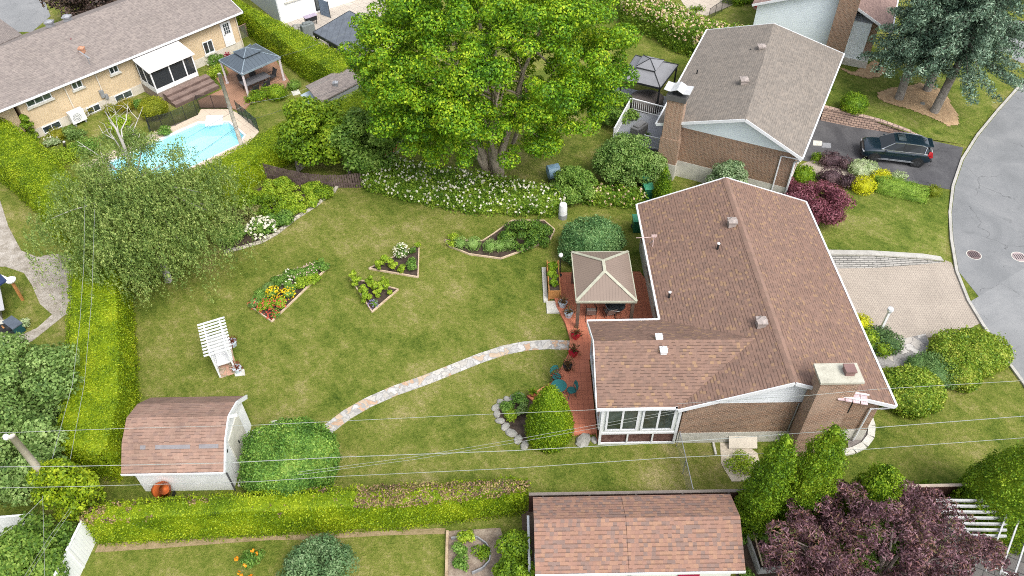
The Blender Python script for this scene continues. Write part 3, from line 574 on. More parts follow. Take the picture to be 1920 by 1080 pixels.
# --- yellow brick house ---
t = T('brick_house', 'long buff brick bungalow with a grey brown roof behind the pool', 'house', (-30, 56, 0)); YH = t
o = Vector((-35.7, 49.4, 0)); a = Vector((12.6, 13.55, 0)).normalized(); n = Vector((a.y, -a.x, 0)); L = 18.55
def Y(u, d, z=0.): q = o+a*u-n*d; return (q.x, q.y, z)
MB().prism([Y(0, 0)[:2], Y(L, 0)[:2], Y(L, 9.2)[:2], Y(0, 9.2)[:2]], -.2, .75).build('foundation', speck('buff_concrete', [(.42, .38, .32), (.56, .52, .45), (.62, .58, .5)], 2, 18), t)
MB().prism([Y(.03, .03)[:2], Y(L-.03, .03)[:2], Y(L-.03, 9.17)[:2], Y(.03, 9.17)[:2]], .75, 3.25).build('wall', BR_YEL, t)
ue, ur, db = -.5, L+.45, 9.75; zR = 5.2; dr = 4.7
E0, E1 = Y(-6, -.5, 3.3), Y(ur, -.5, 3.3); R0, R1 = Y(-6, dr, zR), Y(ur, dr, zR)
MB().slab([E0, E1, R1, R0], .16).build('roof', GREYR2, t); MB().slab([tuple(Vector(R0)+Vector((0, 0, .002))), tuple(Vector(R1)+Vector((0, 0, .002))), Y(ur, db, 3.3), Y(-6, db, 3.3)], .16).build('roof', GREYR2, t)
MB().prism([Y(-5.5, .4)[:2], Y(-.2, .4)[:2], Y(-.2, 9)[:2], Y(-5.5, 9)[:2]], -.1, 3.1).build('side_wall', BR_YEL, t)
WR = MB().slab([Y(-6.5, 7, 4.4), Y(.5, 7, 4.4), Y(3.4, 4.8, 5.21), Y(-6.5, 4.8, 5.21)], .12)
MB().slab([Y(.3, 4.8, 5.24), Y(4.6, 8.9, 3.7), Y(4.6, 16, 3.7), Y(.3, 16, 5.24)], .14).slab([Y(.3, 4.8, 5.241), Y(.3, 16, 5.241), Y(-4.6, 16, 3.5), Y(-4.6, 8.9, 3.5)], .14).build('wing_roof', GREYR2, t)
MB().prism([Y(-4, 9)[:2], Y(4.1, 9)[:2], Y(4.1, 15.5)[:2], Y(-4, 15.5)[:2]], -.1, 3.45).build('wing_wall', BR_YEL, t)
q = MB()
for (p1, p2) in ((Y(ur+.03, -.5, 3.24), Y(ur+.03, dr, zR-.06)), (Y(ur+.03, dr, zR-.06), Y(ur+.03, db, 3.24))): q.beam(p1, p2, .05, .19)
q.build('bargeboard', WHITE2, t); gutter(Y(-6, -.55, 3.28), Y(ur, -.55, 3.28), t)
MB().add([Y(L-.03, .03, 3.25), Y(L-.03, 9.17, 3.25), Y(L-.03, dr, 5.05)], [(0, 1, 2)]).build('gable', BR_YEL, t)
YW = Wall(o, a, n)
def yw(x0_, y0_, x1_, y1_, nn, **k):   # lower-left and upper-right corners in the photo
    u0, z0 = YW.px(x0_, y0_); u1, z1 = YW.px(x1_, y1_); return YW.window(t, u0, u1, z0, max(z1, z0+.4), nn, **k)
yw(52, 202, 90, 166, 3, sillmat=CONC, gm=GLASSG); yw(137, 169, 148, 143, 2); yw(207, 140, 216, 115, 2); yw(385, 103, 396, 73, 2)
for (xa, ya, xb, yb) in ((82, 248, 112, 228), (165, 213, 186, 196), (219, 194, 247, 173)):
    u0, z0 = YW.px(xa, ya); u1, z1 = YW.px(xb, yb); YW.window(t, u0, u1, .12, .68, 2, .05, WHITE, GLASS, False, 'basement_window')
u, _ = YW.px(425, 85); m = MB(); YW.box(m, u-.1, u+.85, .75, 2.85, 0, .06); dd = m.build('door', WHITE, t)
m = MB()
for i in range(3):
    for j in range(3): YW.box(m, u+.12+i*.19, u+.27+i*.19, 1.85+j*.3, 2.1+j*.3, .06, .075)
m.build('window', GLASS, dd); m = MB(); YW.box(m, u+.03, u+.08, 1.75, 1.85, .06, .12); m.build('handle', BLACK, dd)
for ux in (YW.px(125, 175)[0], YW.px(178, 140)[0], YW.px(448, 60)[0]):
    m = MB(); YW.box(m, ux-.04, ux+.04, .3, 3.2, 0, .09); m.build('downspout', plain('buff_pipe', (.55, .5, .42), .5), t)
ux = YW.px(190, 178)[0]; m = MB(); YW.box(m, ux-.1, ux+.2, 1.0, 1.6, 0, .2); YW.box(m, ux+.15, ux+.4, .8, 1.15, 0, .2); m.build('meter_box', GREYM, t)
ux = YW.px(42, 190)[0]
for (px, py, mt_, zz) in ((92, 42, GREYM, 4.9), (125, 32, GREYM, 5.0)): p = G(px, py, zz+.3); roofvent(t, (p[0], p[1], zz), mt_, .6)
p = G(152, 90, 4.4); roofvent(t, (p[0], p[1], 4.05), plain('terracotta_metal', (.42, .22, .14), .6), .42); p = G(135, 78, 4.4); pipe(t, (p[0], p[1], 4.25), plain('maroon_pipe', (.2, .06, .07), .5), .06, .4, cap=False)
p = G(165, 112, 4.0); MB().tube([(p[0], p[1], 3.6), (p[0], p[1], 4.5)], .025).tube([(p[0]-.5, p[1]+.2, 4.6), (p[0]+.3, p[1]-.2, 4.2)], .05).build('antenna_mount', GREYM, t)
# sunroom on the yellow house
u0 = YW.px(300, 172)[0]-.4; 
SU0, SU1 = YW.px(249, 106)[0]+.05, YW.px(333, 73)[0]-.85
t2 = T('screened_porch', 'white framed screened porch with a ribbed white roof on the buff brick house', 'porch', Y((SU0+SU1)/2, -1.3))
pa, pb, pd = SU0-.2, SU1+.5, 2.5
MB().slab([Y(pa-.15, -.05, 3.15), Y(pb+.15, -.05, 3.15), Y(pb+.15, -pd-.2, 2.75), Y(pa-.15, -pd-.2, 2.75)], .08).build('roof', siding('ribbed_white_roof', (.74, .73, .72), .3, 0, .35, .05), t2)
m = MB(); PB = lambda u_, d_, z0_, z1_, s1=.1, s2=.1: m.prism([Y(u_, -d_)[:2], Y(u_+s1, -d_)[:2], Y(u_+s1, -d_-s2)[:2], Y(u_, -d_-s2)[:2]], z0_, z1_)
for u_ in (pa, pa+1.55, pa+2.8, pb-.1): PB(u_, pd-.1, .8, 2.8)
for d_ in (.3, 1.3): PB(pa, d_, .8, 2.9); PB(pb-.1, d_, .8, 2.9)
PB(pa, pd-.08, .8, 1.15, pb-pa, .05); PB(pa, pd-.08, 2.6, 2.75, pb-pa, .05); m.build('frame', WHITE, t2)
m = MB(); PB(pa, .1, .8, 1.25, .05, pd-.2); m.build('kick_panel', WHITE, t2)
m = MB(); PB(pb-.05, .1, .8, 1.25, .05, pd-.2); m.build('kick_panel', WHITE, t2)
m = MB(); PB(pa+.1, pd-.06, 1.15, 2.6, pb-pa-.2, .02); m.build('screen', meshmat('porch_screen', (.03, .035, .04), .75), t2)
m = MB(); PB(pa+.03, .1, 1.25, 2.7, .02, pd-.2); m.build('side_screen', meshmat('side_screen', (.05, .06, .07), .6), t2)
m = MB(); PB(pa, .02, .0, .8, pb-pa, pd-.05); m.build('floor', plain('porch_floor', (.25, .2, .17), .7), t2)
m = MB(); PB(pa+.8, .8, .8, 1.5, 1.2, .7); m.build('bench', plain('porch_bench', (.4, .38, .34), .7), t2)
t3 = T('deck_steps', 'wide dark timber steps below the screened porch', 'steps', Y(pa+2, -3.2)); m = MB()
for k in range(3): m.prism([Y(pa+.4, -pd-.02-k*.55)[:2], Y(pb+.6, -pd-.02-k*.55)[:2], Y(pb+.6, -pd-.57-k*.55)[:2], Y(pa+.4, -pd-.57-k*.55)[:2]], 0, .7-k*.2)
m.build('treads', speck('step_timber', [(.12, .085, .075), (.2, .145, .125), (.27, .2, .17)], 2, 15), t3); m = MB()
for k in range(3): m.prism([Y(pa+.38, -pd-.565-k*.55)[:2], Y(pb+.62, -pd-.565-k*.55)[:2], Y(pb+.62, -pd-.6-k*.55)[:2], Y(pa+.38, -pd-.6-k*.55)[:2]], 0, .66-k*.2)
m.build('risers', speck('shaded_step_timber', [(.07, .05, .045), (.13, .09, .08), (.19, .14, .12)], 2, 15), t3)  # same timber as the treads, shade on the risers put into the colour
# air conditioner
uu = YW.px(130, 210)[0]; t4 = T('air_conditioner', 'white air conditioning unit beside the buff brick wall', 'air conditioner', Y(uu+.3, -.6))
m = MB(); q = [Y(uu-.3, -.25)[:2], Y(uu+.8, -.25)[:2], Y(uu+.8, -.75)[:2], Y(uu-.3, -.75)[:2]]; m.prism(q, .25, 1.15); m.build('casing', WHITE, t4)
c = Y(uu+.15, -.77); m = MB(); 
for k in range(3): m.tube([tuple(Vector(Y(uu+.15, -.76, .7))+a*math.cos(j*.524)*(.1+.1*k)+Vector((0, 0, 1))*math.sin(j*.524)*(.1+.1*k)) for j in range(13)], .012, 4)
m.build('fan_grille', BLACK, t4)
m = MB().prism([Y(uu-.2, -.3)[:2], Y(uu-.1, -.3)[:2], Y(uu-.1, -.7)[:2], Y(uu-.2, -.7)[:2]], 0, .25).prism([Y(uu+.6, -.3)[:2], Y(uu+.7, -.3)[:2], Y(uu+.7, -.7)[:2], Y(uu+.6, -.7)[:2]], 0, .25); m.build('feet', GREYM, t4)

# --- white sided house at the top ---
t = T('sided_house', 'white and grey sided house beyond the tall hedge', 'house', G3(540, 20))
o2 = Vector(G(528, 46)+(0,)); aa = Vector((.79, .61, 0)).normalized(); nn_ = Vector((aa.y, -aa.x, 0))
def Z(u, d, z=0.): q = o2+aa*u-nn_*d; return (q.x, q.y, z)
MB().prism([Z(0, 0)[:2], Z(9, 0)[:2], Z(9, 12)[:2], Z(0, 12)[:2]], 0, 4.6).build('wall', siding('white_siding', (.78, .79, .8), .14, 1, .2), t)
MB().prism([Z(-.03, .02)[:2], Z(-.002, .02)[:2], Z(-.002, 12)[:2], Z(-.03, 12)[:2]], 0, 4.55).build('side_wall', siding('grey_siding', (.46, .5, .53), .16, 1, .4), t)
MB().slab([Z(-.4, -.4, 4.6), Z(9.4, -.4, 4.6), Z(9.4, 6, 6.6), Z(-.4, 6, 6.6)], .15).slab([Z(-.4, 6, 6.6), Z(9.4, 6, 6.6), Z(9.4, 12.4, 4.6), Z(-.4, 12.4, 4.6)], .15).build('roof', GREYR, t)
gutter(Z(-.4, -.42, 4.55), Z(9.4, -.42, 4.55), t)
ZW = Wall(o2, aa, nn_); ZW.window(t, .8, 2.4, 1.9, 3.5, 2, .08, WHITE, plain('curtain', (.42, .4, .34), .7)); ZW.window(t, 3.6, 4.5, .2, 2.4, 1, .08, BLACK, GLASS, False, 'door')
m = MB(); ZW.box(m, .03, .13, 0, 4.5, 0, .06); m.build('corner_board', WHITE2, t)
# --- pale blue house at the top right ---
t = T('sided_house', 'pale blue sided house with a wide brown brick chimney', 'house', G3(1590, 90)); 
o3 = Vector(G(1597, 131)+(0,)); bb = Vector((he.x, he.y, 0)); cc3 = Vector((hd.x, hd.y, 0))
def Q(u, d, z=0.): q = o3+bb*u+cc3*d; return (q.x, q.y, z)
# west part with blue gable wall
MB().prism([Q(-8.6, 0)[:2], Q(-1.05, 0)[:2], Q(-1.05, 12)[:2], Q(-8.6, 12)[:2]], .9, 4.2).add([Q(-8.6, 0, 4.2), Q(-1.05, 0, 4.2), Q(-1.05, 0, 5.9), Q(-3.2, 0, 6.3)], [(0, 1, 2, 3)]).build('wall', PALEB, t)
MB().prism([Q(-8.6, .02)[:2], Q(1.0, .02)[:2], Q(1.0, 12)[:2], Q(-8.6, 12)[:2]], -.1, .9).build('foundation', CONC, t)
MB().prism([Q(-1.05, .15)[:2], Q(.4, .15)[:2], Q(.4, 12)[:2], Q(-1.05, 12)[:2]], .9, 4.0).build('porch_side', PALEB, t)
MB().prism([Q(.4, 1.3)[:2], Q(1.0, 1.3)[:2], Q(1.0, 12)[:2], Q(.4, 12)[:2]], .9, 3.6).build('brick_wall', BR_DARK2, t)
MB().slab([Q(-9, -.4, 4.1), Q(-3.2, -.4, 6.4), Q(-3.2, 12.4, 6.4), Q(-9, 12.4, 4.1)], .15).slab([Q(-3.2, -.4, 6.401), Q(1.9, -.4, 3.9), Q(1.9, 12.4, 3.9), Q(-3.2, 12.4, 6.401)], .15).build('roof', shingle('rose_brown_shingles', [(.33, .23, .2), (.29, .2, .18), (.36, .25, .22)], .15, .22, .3, .4), t)
gutter(Q(1.95, -.4, 3.85), Q(1.95, 12.4, 3.85), t); m = MB().beam(Q(-3.2, -.44, 6.3), Q(1.9, -.44, 3.82), .05, .18).beam(Q(-9, -.44, 4.02), Q(-3.2, -.44, 6.3), .05, .18); m.build('bargeboard', WHITE2, t)
MB().prism([Q(-2.5, -.9)[:2], Q(-1.0, -.9)[:2], Q(-1.0, -.02)[:2], Q(-2.5, -.02)[:2]], -.1, 7.4).build('chimney', BR_DARK, t)
MB().tube([Q(1.9, -.1, 3.8), Q(1.9, -.1, .1)], .08).build('porch_post', BLACK, t)
# --- left shed ---
t = T('garden_shed', 'white shed with a weathered red brown gambrel roof by the round shrub', 'shed', (-15.6, 21.3, 0))
MB().bx(-17.75, -13.5, 19.45, 23.15, 0, 2.25).build('wall', siding('white_shed_siding', (.8, .82, .84), .13, 1, .15), t)
pr = [(19.15, 2.1), (20.2, 3.0), (21.3, 3.42), (22.4, 3.0), (23.45, 2.1)]
SH_R = shingle('worn_shingles', [(.33, .215, .17), (.31, .205, .16), (.35, .225, .175), (.32, .21, .165), (.29, .195, .16), (.34, .23, .18)], .15, .24, .5, .4, .3); m = MB()
for i in range(4):
    a1, b1 = pr[i], pr[i+1]; m.slab([(-18.05, a1[0], a1[1]), (-13.35, a1[0], a1[1]), (-13.35, b1[0], b1[1]+.001*i), (-18.05, b1[0], b1[1]+.001*i)], .09)
SHR = m.build('roof', SH_R, t)
m = MB(); 
for (xa, xb, k) in ((-17.3, -17.0, 0), (-16.7, -14.8, 0), (-14.4, -13.55, 0)): m.slab([(xa, 20.0, 2.85), (xb, 20.0, 2.85), (xb, 20.12, 2.95), (xa, 20.12, 2.95)], .01)
o_ = m; m2 = MB()
for (xa, xb, ya, za) in ((-17.2, -16.95, 20.03, 2.0+.865), (-16.5, -14.9, 20.03, 2.865), (-14.5, -13.6, 20.03, 2.865)): m2.slab([(xa, ya-.07, za-.055), (xb, ya-.07, za-.055), (xb, ya+.07, za+.065), (xa, ya+.07, za+.065)], .01)
m2.build('bare_course', plain('grey_underlay', (.2, .19, .2), .8), SHR)
for xx in (-13.5, -17.75):
    s_ = .02 if xx > -14 else -.02; P = [(xx+s_, 19.45, 2.0), (xx+s_, 19.6, 2.4), (xx+s_, 20.2, 2.92), (xx+s_, 21.3, 3.32), (xx+s_, 22.4, 2.92), (xx+s_, 23.05, 2.4), (xx+s_, 23.15, 2.0)]
    MB().add(P+[(p[0]-s_*4, p[1], p[2]) for p in P], [tuple(range(7)), tuple(range(7, 14))[::-1]]).build('gable', WHITE, t)
m = MB()
for i in range(4): m.beam((-13.3, pr[i][0], pr[i][1]-.07), (-13.3, pr[i+1][0], pr[i+1][1]-.07), .07, .2)
MB().beam((-18.05, 19.1, 2.05), (-13.35, 19.1, 2.05), .04, .12).build('fascia', WHITE2, t); m.beam((-13.3, 21.3, 3.36), (-12.9, 21.35, 3.42), .12, .08); m.build('bargeboard', WHITE2, t)
SE = Wall((-13.48, 19.45), (0, 1), (1, 0)); m = MB(); SE.box(m, 1.2, 2.0, .1, 2.3, 0, .05); SE.box(m, 2.03, 2.85, .1, 2.3, 0, .05); dd = m.build('door', plain('cream_door', (.58, .57, .5), .6), t)
m = MB(); SE.box(m, 1.9, 1.96, 1.1, 1.3, .05, .09); m.build('handle', BLACK, dd); m = MB(); SE.box(m, .55, .65, 2.35, 2.5, .02, .18); m.build('lamp', BLACK, t)
MB().tube([(-13.42, 19.4, 2.1), (-13.42, 19.4, .05)], .04).build('downspout', plain('dark_spout', (.09, .09, .1), .5), t)
MB().bx(-13.35, -12.4, 19.6, 22.8, -.1, .1).build('ramp', CONC, t)
# --- right neighbour's shed ---
t = T('garden_shed', 'long shed with a mottled red brown gambrel roof below the brown fence', 'shed', (5, 15.7, 0))
MB().bx(1.1, 9.05, 14.35, 17.1, 0, 2.12).build('wall', siding('cream_shed_siding', (.64, .66, .62), .2, 1, .15), t)
m = MB(); pr = [(14.05, 2.15), (15.95, 3.12), (17.35, 2.5)]
for i in range(2):
    for xa, xb in ((.75, 4.6), (4.615, 9.4)): m.slab([(xa, pr[i][0], pr[i][1]), (xb, pr[i][0], pr[i][1]), (xb, pr[i+1][0], pr[i+1][1]+.001*i), (xa, pr[i+1][0], pr[i+1][1]+.001*i)], .1)
SHR = m.build('roof', REDR, t)
for xx, s_ in ((1.1, -1), (9.05, 1)): MB().add([(xx+s_*.01, 14.35, 2.1), (xx+s_*.01, 17.1, 2.1), (xx+s_*.01, 17.1, 2.45), (xx+s_*.01, 15.95, 2.98), (xx+s_*.01, 14.35, 2.2)], [(0, 1, 2, 3, 4)]).build('gable', WHITE, t)
m = MB().beam((.75, 14.0, 2.09), (9.4, 14.0, 2.09), .05, .14); m.build('fascia', WHITE2, t)
NW = Wall((1.1, 14.33), (1, 0), (0, -1)); m = MB(); NW.box(m, 5.7, 6.6, .1, 2.05, 0, .05); m.build('door', plain('magenta_door', (.3, .004, .05), .5), t)
for u0 in (2.6, 3.6): m = MB(); NW.box(m, u0, u0+.12, .1, 2.1, 0, .05); m.build('trim', GREYM, t)
m = MB(); m.box((.9, 14.75, 1.95), (.3, .5, .3)); m.build('wall_box', WHITE, t)
# ================= POOL =================
t = T('swimming_pool', 'pale blue in-ground pool with cut corners and white entry steps', 'pool', POOL[3]+(0,))
cx_ = sum(p[0] for p in POOL)/7; cy_ = sum(p[1] for p in POOL)/7
def scl(k): return [(cx_+(p[0]-cx_)*k, cy_+(p[1]-cy_)*k) for p in POOL]
LINER = plain('pool_liner', (.52, .76, .81), .6, var=.04); m = MB(); n7 = len(POOL)
m.add([p+(-.02,) for p in POOL]+[p+(-1.25,) for p in POOL], [(i, (i+1) % n7, n7+(i+1) % n7, n7+i) for i in range(n7)]+[tuple(range(n7, 2*n7))]); m.build('basin', LINER, t)
m = MB(); a_, b_ = scl(1.0), scl(1.035)
m.add([p+(.05,) for p in a_]+[p+(.05,) for p in b_]+[p+(-.05,) for p in a_]+[p+(0.,) for p in b_], [(i, (i+1) % n7, n7+(i+1) % n7, n7+i) for i in range(n7)]+[(i, 2*n7+i, 2*n7+(i+1) % n7, (i+1) % n7) for i in range(n7)]+[(n7+i, n7+(i+1) % n7, 3*n7+(i+1) % n7, 3*n7+i) for i in range(n7)]); m.build('coping', plain('white_coping', (.7, .72, .73), .5, var=.05), t)
WM, tt, b = newmat('pool_water', .04, 0, .5); tr_ = node(tt, 'BsdfTransparent', {'Color': (.8, .96, .98, 1)}); gl = node(tt, 'BsdfGlossy', {'Roughness': .08}); fz = node(tt, 'Fresnel', {'IOR': 1.12})
nb = node(tt, 'Bump', {'Height': noise(tt, wpos(tt), 3.5, 3, .5, .5), 'Strength': .15, 'Distance': .1}); tt.links.new(nb.outputs[0], gl.inputs['Normal']); tt.links.new(nb.outputs[0], fz.inputs['Normal'])
mx = node(tt, 'MixShader', {0: fz.outputs[0], 1: tr_.outputs[0], 2: gl.outputs[0]}); tt.links.new(mx.outputs[0], tt.nodes['Material Output'].inputs[0])
tag(MB().poly([p+(-.12,) for p in scl(.998)]).build('water', WM), kind='structure')
sp = [Vector(G(a, b)+(0,)) for a, b in ((385, 228), (417, 226), (419, 236), (388, 238))]; cc_ = sum(sp, Vector())/4
m = MB(); q = GL([(388, 218), (419, 217), (417, 230), (384, 234)])
m.prism(q, -.2, .07); m.build('steps', WHITE2, t)

# pool safety fence: each panel is a part
FM = meshmat('safety_mesh', (.02, .022, .022), .62)
def mesh_fence(label, pts, h, group=None, step=1.0, mat=FM, pm=BLACK, name='mesh_fence', cat='fence', rail=False):
    t = T(name, label, cat, pts[0]+(0,), group=group)
    for i in range(len(pts)-1):
        a, b = Vector(pts[i]+(0,)), Vector(pts[i+1]+(0,)); k = max(1, round((b-a).length/step))
        m = MB(); m.add([a+Vector((0, 0, .04)), b+Vector((0, 0, .04)), b+Vector((0, 0, h)), a+Vector((0, 0, h))], [(0, 1, 2, 3)]); m.build('mesh_panel', mat, t)
        for j in range(k+(i == len(pts)-2)):
            p = a+(b-a)*j/k; MB().tube([p, p+Vector((0, 0, h+.04))], .022, 6).build('post', pm, t)
        if rail: MB().tube([a+Vector((0, 0, h)), b+Vector((0, 0, h))], .022, 6).build('rail', pm, t)
    return t
mesh_fence('black mesh safety fence between the pool and the timber steps', GL([(284, 248), (329, 236), (371, 216), (375, 205), (430, 205)]), 1.25, None, 1.1)
mesh_fence('dark green mesh fence panel on the right of the pool', GL([(447, 214), (486, 247)]), 1.2, None, .8, meshmat('green_mesh', (.01, .05, .04), .8))
mesh_fence('green garden fence beside the gold trimmed bushes at the left of the pool', GL([(281, 238), (287, 262)]), 1.1, None, .8, meshmat('green_mesh_light', (.03, .09, .06), .5))
CHAIN = meshmat('chain_link', (.3, .3, .29), .3)
mesh_fence('grey chain link fence from the sunroom corner down the side lawn', [(8.05, 21.45), (8.14, 18.35)], 1.25, None, 1.6, CHAIN, GREYM, 'chain_link_fence', rail=True)
mesh_fence('black rail fence beside the pale terrace at the top', GL([(1328, 38), (1352, 22), (1400, -5)]), 1.1, None, 1., meshmat('bar_mesh', (.03, .03, .035), .4), BLACK, 'rail_fence', rail=True)
mesh_fence('low chain link gate with a red rail by the corner of the buff house', GL([(452, 75), (478, 62)]), 1.2, None, 1., CHAIN, plain('red_grey_rail', (.5, .3, .28), .5), 'garden_gate', 'gate', rail=True)

# ================= FENCES =================
t = T('board_fence', 'dark weathered board fence with a bowed top beside the hydrangeas', 'fence', G(590, 348)+(0,))
FW = speck('dark_fence_board', [(.05, .035, .035), (.12, .085, .08), (.22, .17, .15)], 2.5, 14)
fp = GL([(500, 334), (545, 342), (590, 349), (640, 352), (682, 352)]); m = MB()
cum = 0
for i in range(4):
    a, b = Vector(fp[i]+(0,)), Vector(fp[i+1]+(0,)); k = int((b-a).length/.16)
    for j in range(k):
        p = a+(b-a)*(j+.5)/k; h = 1.25+.05*R_.random()-.25*math.sin((i+j/k)/4*math.pi); an_ = math.atan2(b.y-a.y, b.x-a.x); m.box((p.x, p.y, h/2), (.13, .025+.01*R_.random(), h), an_+R_.uniform(-.1, .1))
m.build('boards', FW, t); m = MB()
for i in range(4): m.beam(fp[i]+(.35,), fp[i+1]+(.35,), .04, .09)
m.build('rail', FW, t)
t = T('board_fence', 'low brown board fence along the back of the long red roofed shed', 'fence', (10, 18.1, 0))
BF = siding('brown_fence', (.06, .028, .024), .15, 0, .5, .2); MB().bx(.6, 14.2, 18.0, 18.06, 0, 1.55).build('boards', BF, t); MB().bx(.6, 14.2, 17.96, 18.1, 1.55, 1.6).build('rail', plain('grey_rail', (.2, .17, .15), .7), t)
for k in range(7): MB().bx(1.2+k*2.1, 1.28+k*2.1, 17.92, 17.99, 0, 1.58).build('post', plain('fence_post', (.12, .1, .09), .7), t)
t = T('board_fence', 'tall dark brown fence behind the purple leaved tree and the pergola', 'fence', (18, 18.05, 0))
MB().bx(14.3, 30, 17.97, 18.03, 0, 1.75).build('boards', BF, t); MB().bx(14.3, 30, 17.93, 18.07, 1.75, 1.8).build('rail', plain('pale_rail', (.4, .33, .27), .7), t)
def slabfence(label, p, q, h, mat, name='panel_fence', corr=True):
    t = T(name, label, 'fence', p+(0,)); a, b = Vector(p+(0,)), Vector(q+(0,)); MB().beam(a+Vector((0, 0, h/2)), b+Vector((0, 0, h/2)), .06, h).build('panel', mat, t)
    k = max(1, round((b-a).length/1.8))
    for j in range(k+1): c = a+(b-a)*j/k; MB().box((c.x, c.y, h/2+.03), (.11, .11, h+.06), math.atan2(b.y-a.y, b.x-a.x)).build('post', WHITE, t)
    MB().beam(a+Vector((0, 0, h+.02)), b+Vector((0, 0, h+.02)), .1, .05).build('cap', WHITE2, t); return t
WP = siding('white_fence_panel', (.72, .74, .76), .16, 0, .2, .04)
slabfence('white panel fence leaning away from the left end of the dry topped hedge', G(182, 1010), G(130, 1120), 1.7, WP)
slabfence('white ribbed fence along the bottom left edge of the photo', G(-60, 1008), G(92, 995), 1.5, WP)
slabfence('grey timber edge fence beside the bright shrub near the long shed', G(990, 990), G(994, 1150), 1.0, WOODT)

# ================= HEDGES =================
def hedge(name, label, st, h, mat, dens=340, size=.09, group=None, cat='hedge', round_=.3, lump=.09, dead=None, extra=None, hs=None, tz=None, **kw):
    A = [Vector(G3(a[0], a[1], h)) for a, b in st]; B = [Vector(G3(b[0], b[1], 0)) for a, b in st]; rows = []
    n = len(st); fin = []
    for i in range(n-1):
        k = max(2, int((A[i+1]-A[i]).length/.7))
        for j in range(k+(i == n-2)): f = j/k; fin.append((A[i].lerp(A[i+1], f), B[i].lerp(B[i+1], f)))
    m = MB(); vs = []
    for i, (a, b) in enumerate(fin):
        a = Vector((a.x, a.y, 0)); d = b-a; w_ = d.length; d.normalize(); r = min(round_, w_*.3); hh = h*(1+.02*math.sin(i*1.3))
        sh = .0 if 0 < i < len(fin)-1 else .22
        a = a+d*w_*sh*.5; b = b-d*w_*sh*.5
        vs += [a, a+Vector((0, 0, hh*.6)), a+Vector((0, 0, hh-r))-d*.02, a+d*r*.35+Vector((0, 0, hh-r*.3)), a+d*r+Vector((0, 0, hh)), a.lerp(b, .5)+Vector((0, 0, hh)), b-d*r*1.3+Vector((0, 0, hh)), b-d*r*.6+Vector((0, 0, hh-r*.3)), b-d*.16+Vector((0, 0, hh-r)), b-d*.05+Vector((0, 0, hh*.6)), b]
    N = 11; fs = [(i*N+j, (i+1)*N+j, (i+1)*N+j+1, i*N+j+1) for i in range(len(fin)-1) for j in range(N-1)]
    fs += [tuple(range(N))[::-1], tuple(range((len(fin)-1)*N, len(fin)*N))]
    m.add(vs, fs); tz_ = 0.
    for q in m.f: 
        p0, p1, p2 = [Vector(m.v[q[i]]) for i in (0, 1, 2)]; nz = (p1-p0).cross(p2-p1).z
        if p0.z > h*.9 and len(q) == 4: tz_ += nz
    if tz_ < 0: m.f = [f[::-1] for f in m.f]
    for q_ in (-1, -2):
        f = m.f[q_]; c_ = sum((Vector(m.v[i]) for i in f), Vector())/len(f); n_ = (Vector(m.v[f[2]])-Vector(m.v[f[0]])).cross(Vector(m.v[f[5]])-Vector(m.v[f[0]]))
        o_ = c_-Vector(m.v[(len(m.v)//2 if q_ == -1 else len(m.v)//2)])
        if n_.dot(o_) < 0: m.f[q_] = f[::-1]
    root = T(name, label, cat, (fin[0][0].x, fin[0][0].y, 0), group=group)
    trimmed('foliage', m, mat, root, dens, size, lump=lump, lsc=.3, mask=(lambda P, Nn: ~dead(P, Nn)) if dead else None, **kw)
    if dead: trimmed('dead_foliage', m, DEADM, root, dens*1.1, size*1.1, lump=lump, lsc=.3, mask=dead, core=False, **kw)
    if extra: extra(m, root)
    return root, m
DEADM = leafy('dead_cedar', [(.035, .025, .025), (.1, .06, .05), (.22, .14, .08), (.38, .28, .13), (.3, .3, .05)], 2.2, .1)
hedge('cedar_hedge', 'tall bright green cedar hedge running down the left side of the lawn', [((100, 325), (195, 390)), ((140, 400), (232, 480)), ((128, 500), (250, 570)), ((122, 600), (258, 665)), ((118, 720), (262, 790)), ((98, 830), (238, 908))], 2.4, CEDAR)
hedge('cedar_hedge', 'bright cedar hedge between the buff house and the gravel path', [((-60, 165), (-60, 285)), ((0, 214), (0, 338)), ((70, 262), (72, 402)), ((135, 330), (122, 472))], 2.4, CEDAR)
hedge('cedar_hedge', 'long bright cedar hedge along the near side of the pool', [((250, 372), (330, 450)), ((310, 340), (415, 402)), ((450, 270), (505, 330)), ((505, 238), (560, 300)), ((600, 196), (660, 262)), ((700, 152), (765, 212))], 2., CEDAR)
hedge('cedar_hedge', 'thick tall cedar hedge between the grey gazebo and the white sided house', [((436, -8), (444, 50)), ((530, 40), (510, 102)), ((600, 74), (568, 148)), ((668, 112), (640, 190))], 2.3, CEDAR)
zt5 = 1.9
def deadmask(P, N): 
    q = vnoise(P, .8)*.5+vnoise(P, .22)*.5
    return (P[:, 2] > 1.75) & (((P[:, 0] > -7.2) & (q > -.42) & (P[:, 1] > 17.35) & (P[:, 1] < 18.55)) | ((P[:, 0] < -17) & (q > .0)) | ((P[:, 0] < -7.2) & (q > .5)))
hedge('cedar_hedge', 'cedar hedge with a dry brown top along the bottom of the lawn', [((172, 950), (172, 1015)), ((200, 937), (195, 1023)), ((500, 917), (500, 1006)), ((760, 903), (760, 993)), ((990, 891), (985, 965))], 2., CEDAR, dead=deadmask)
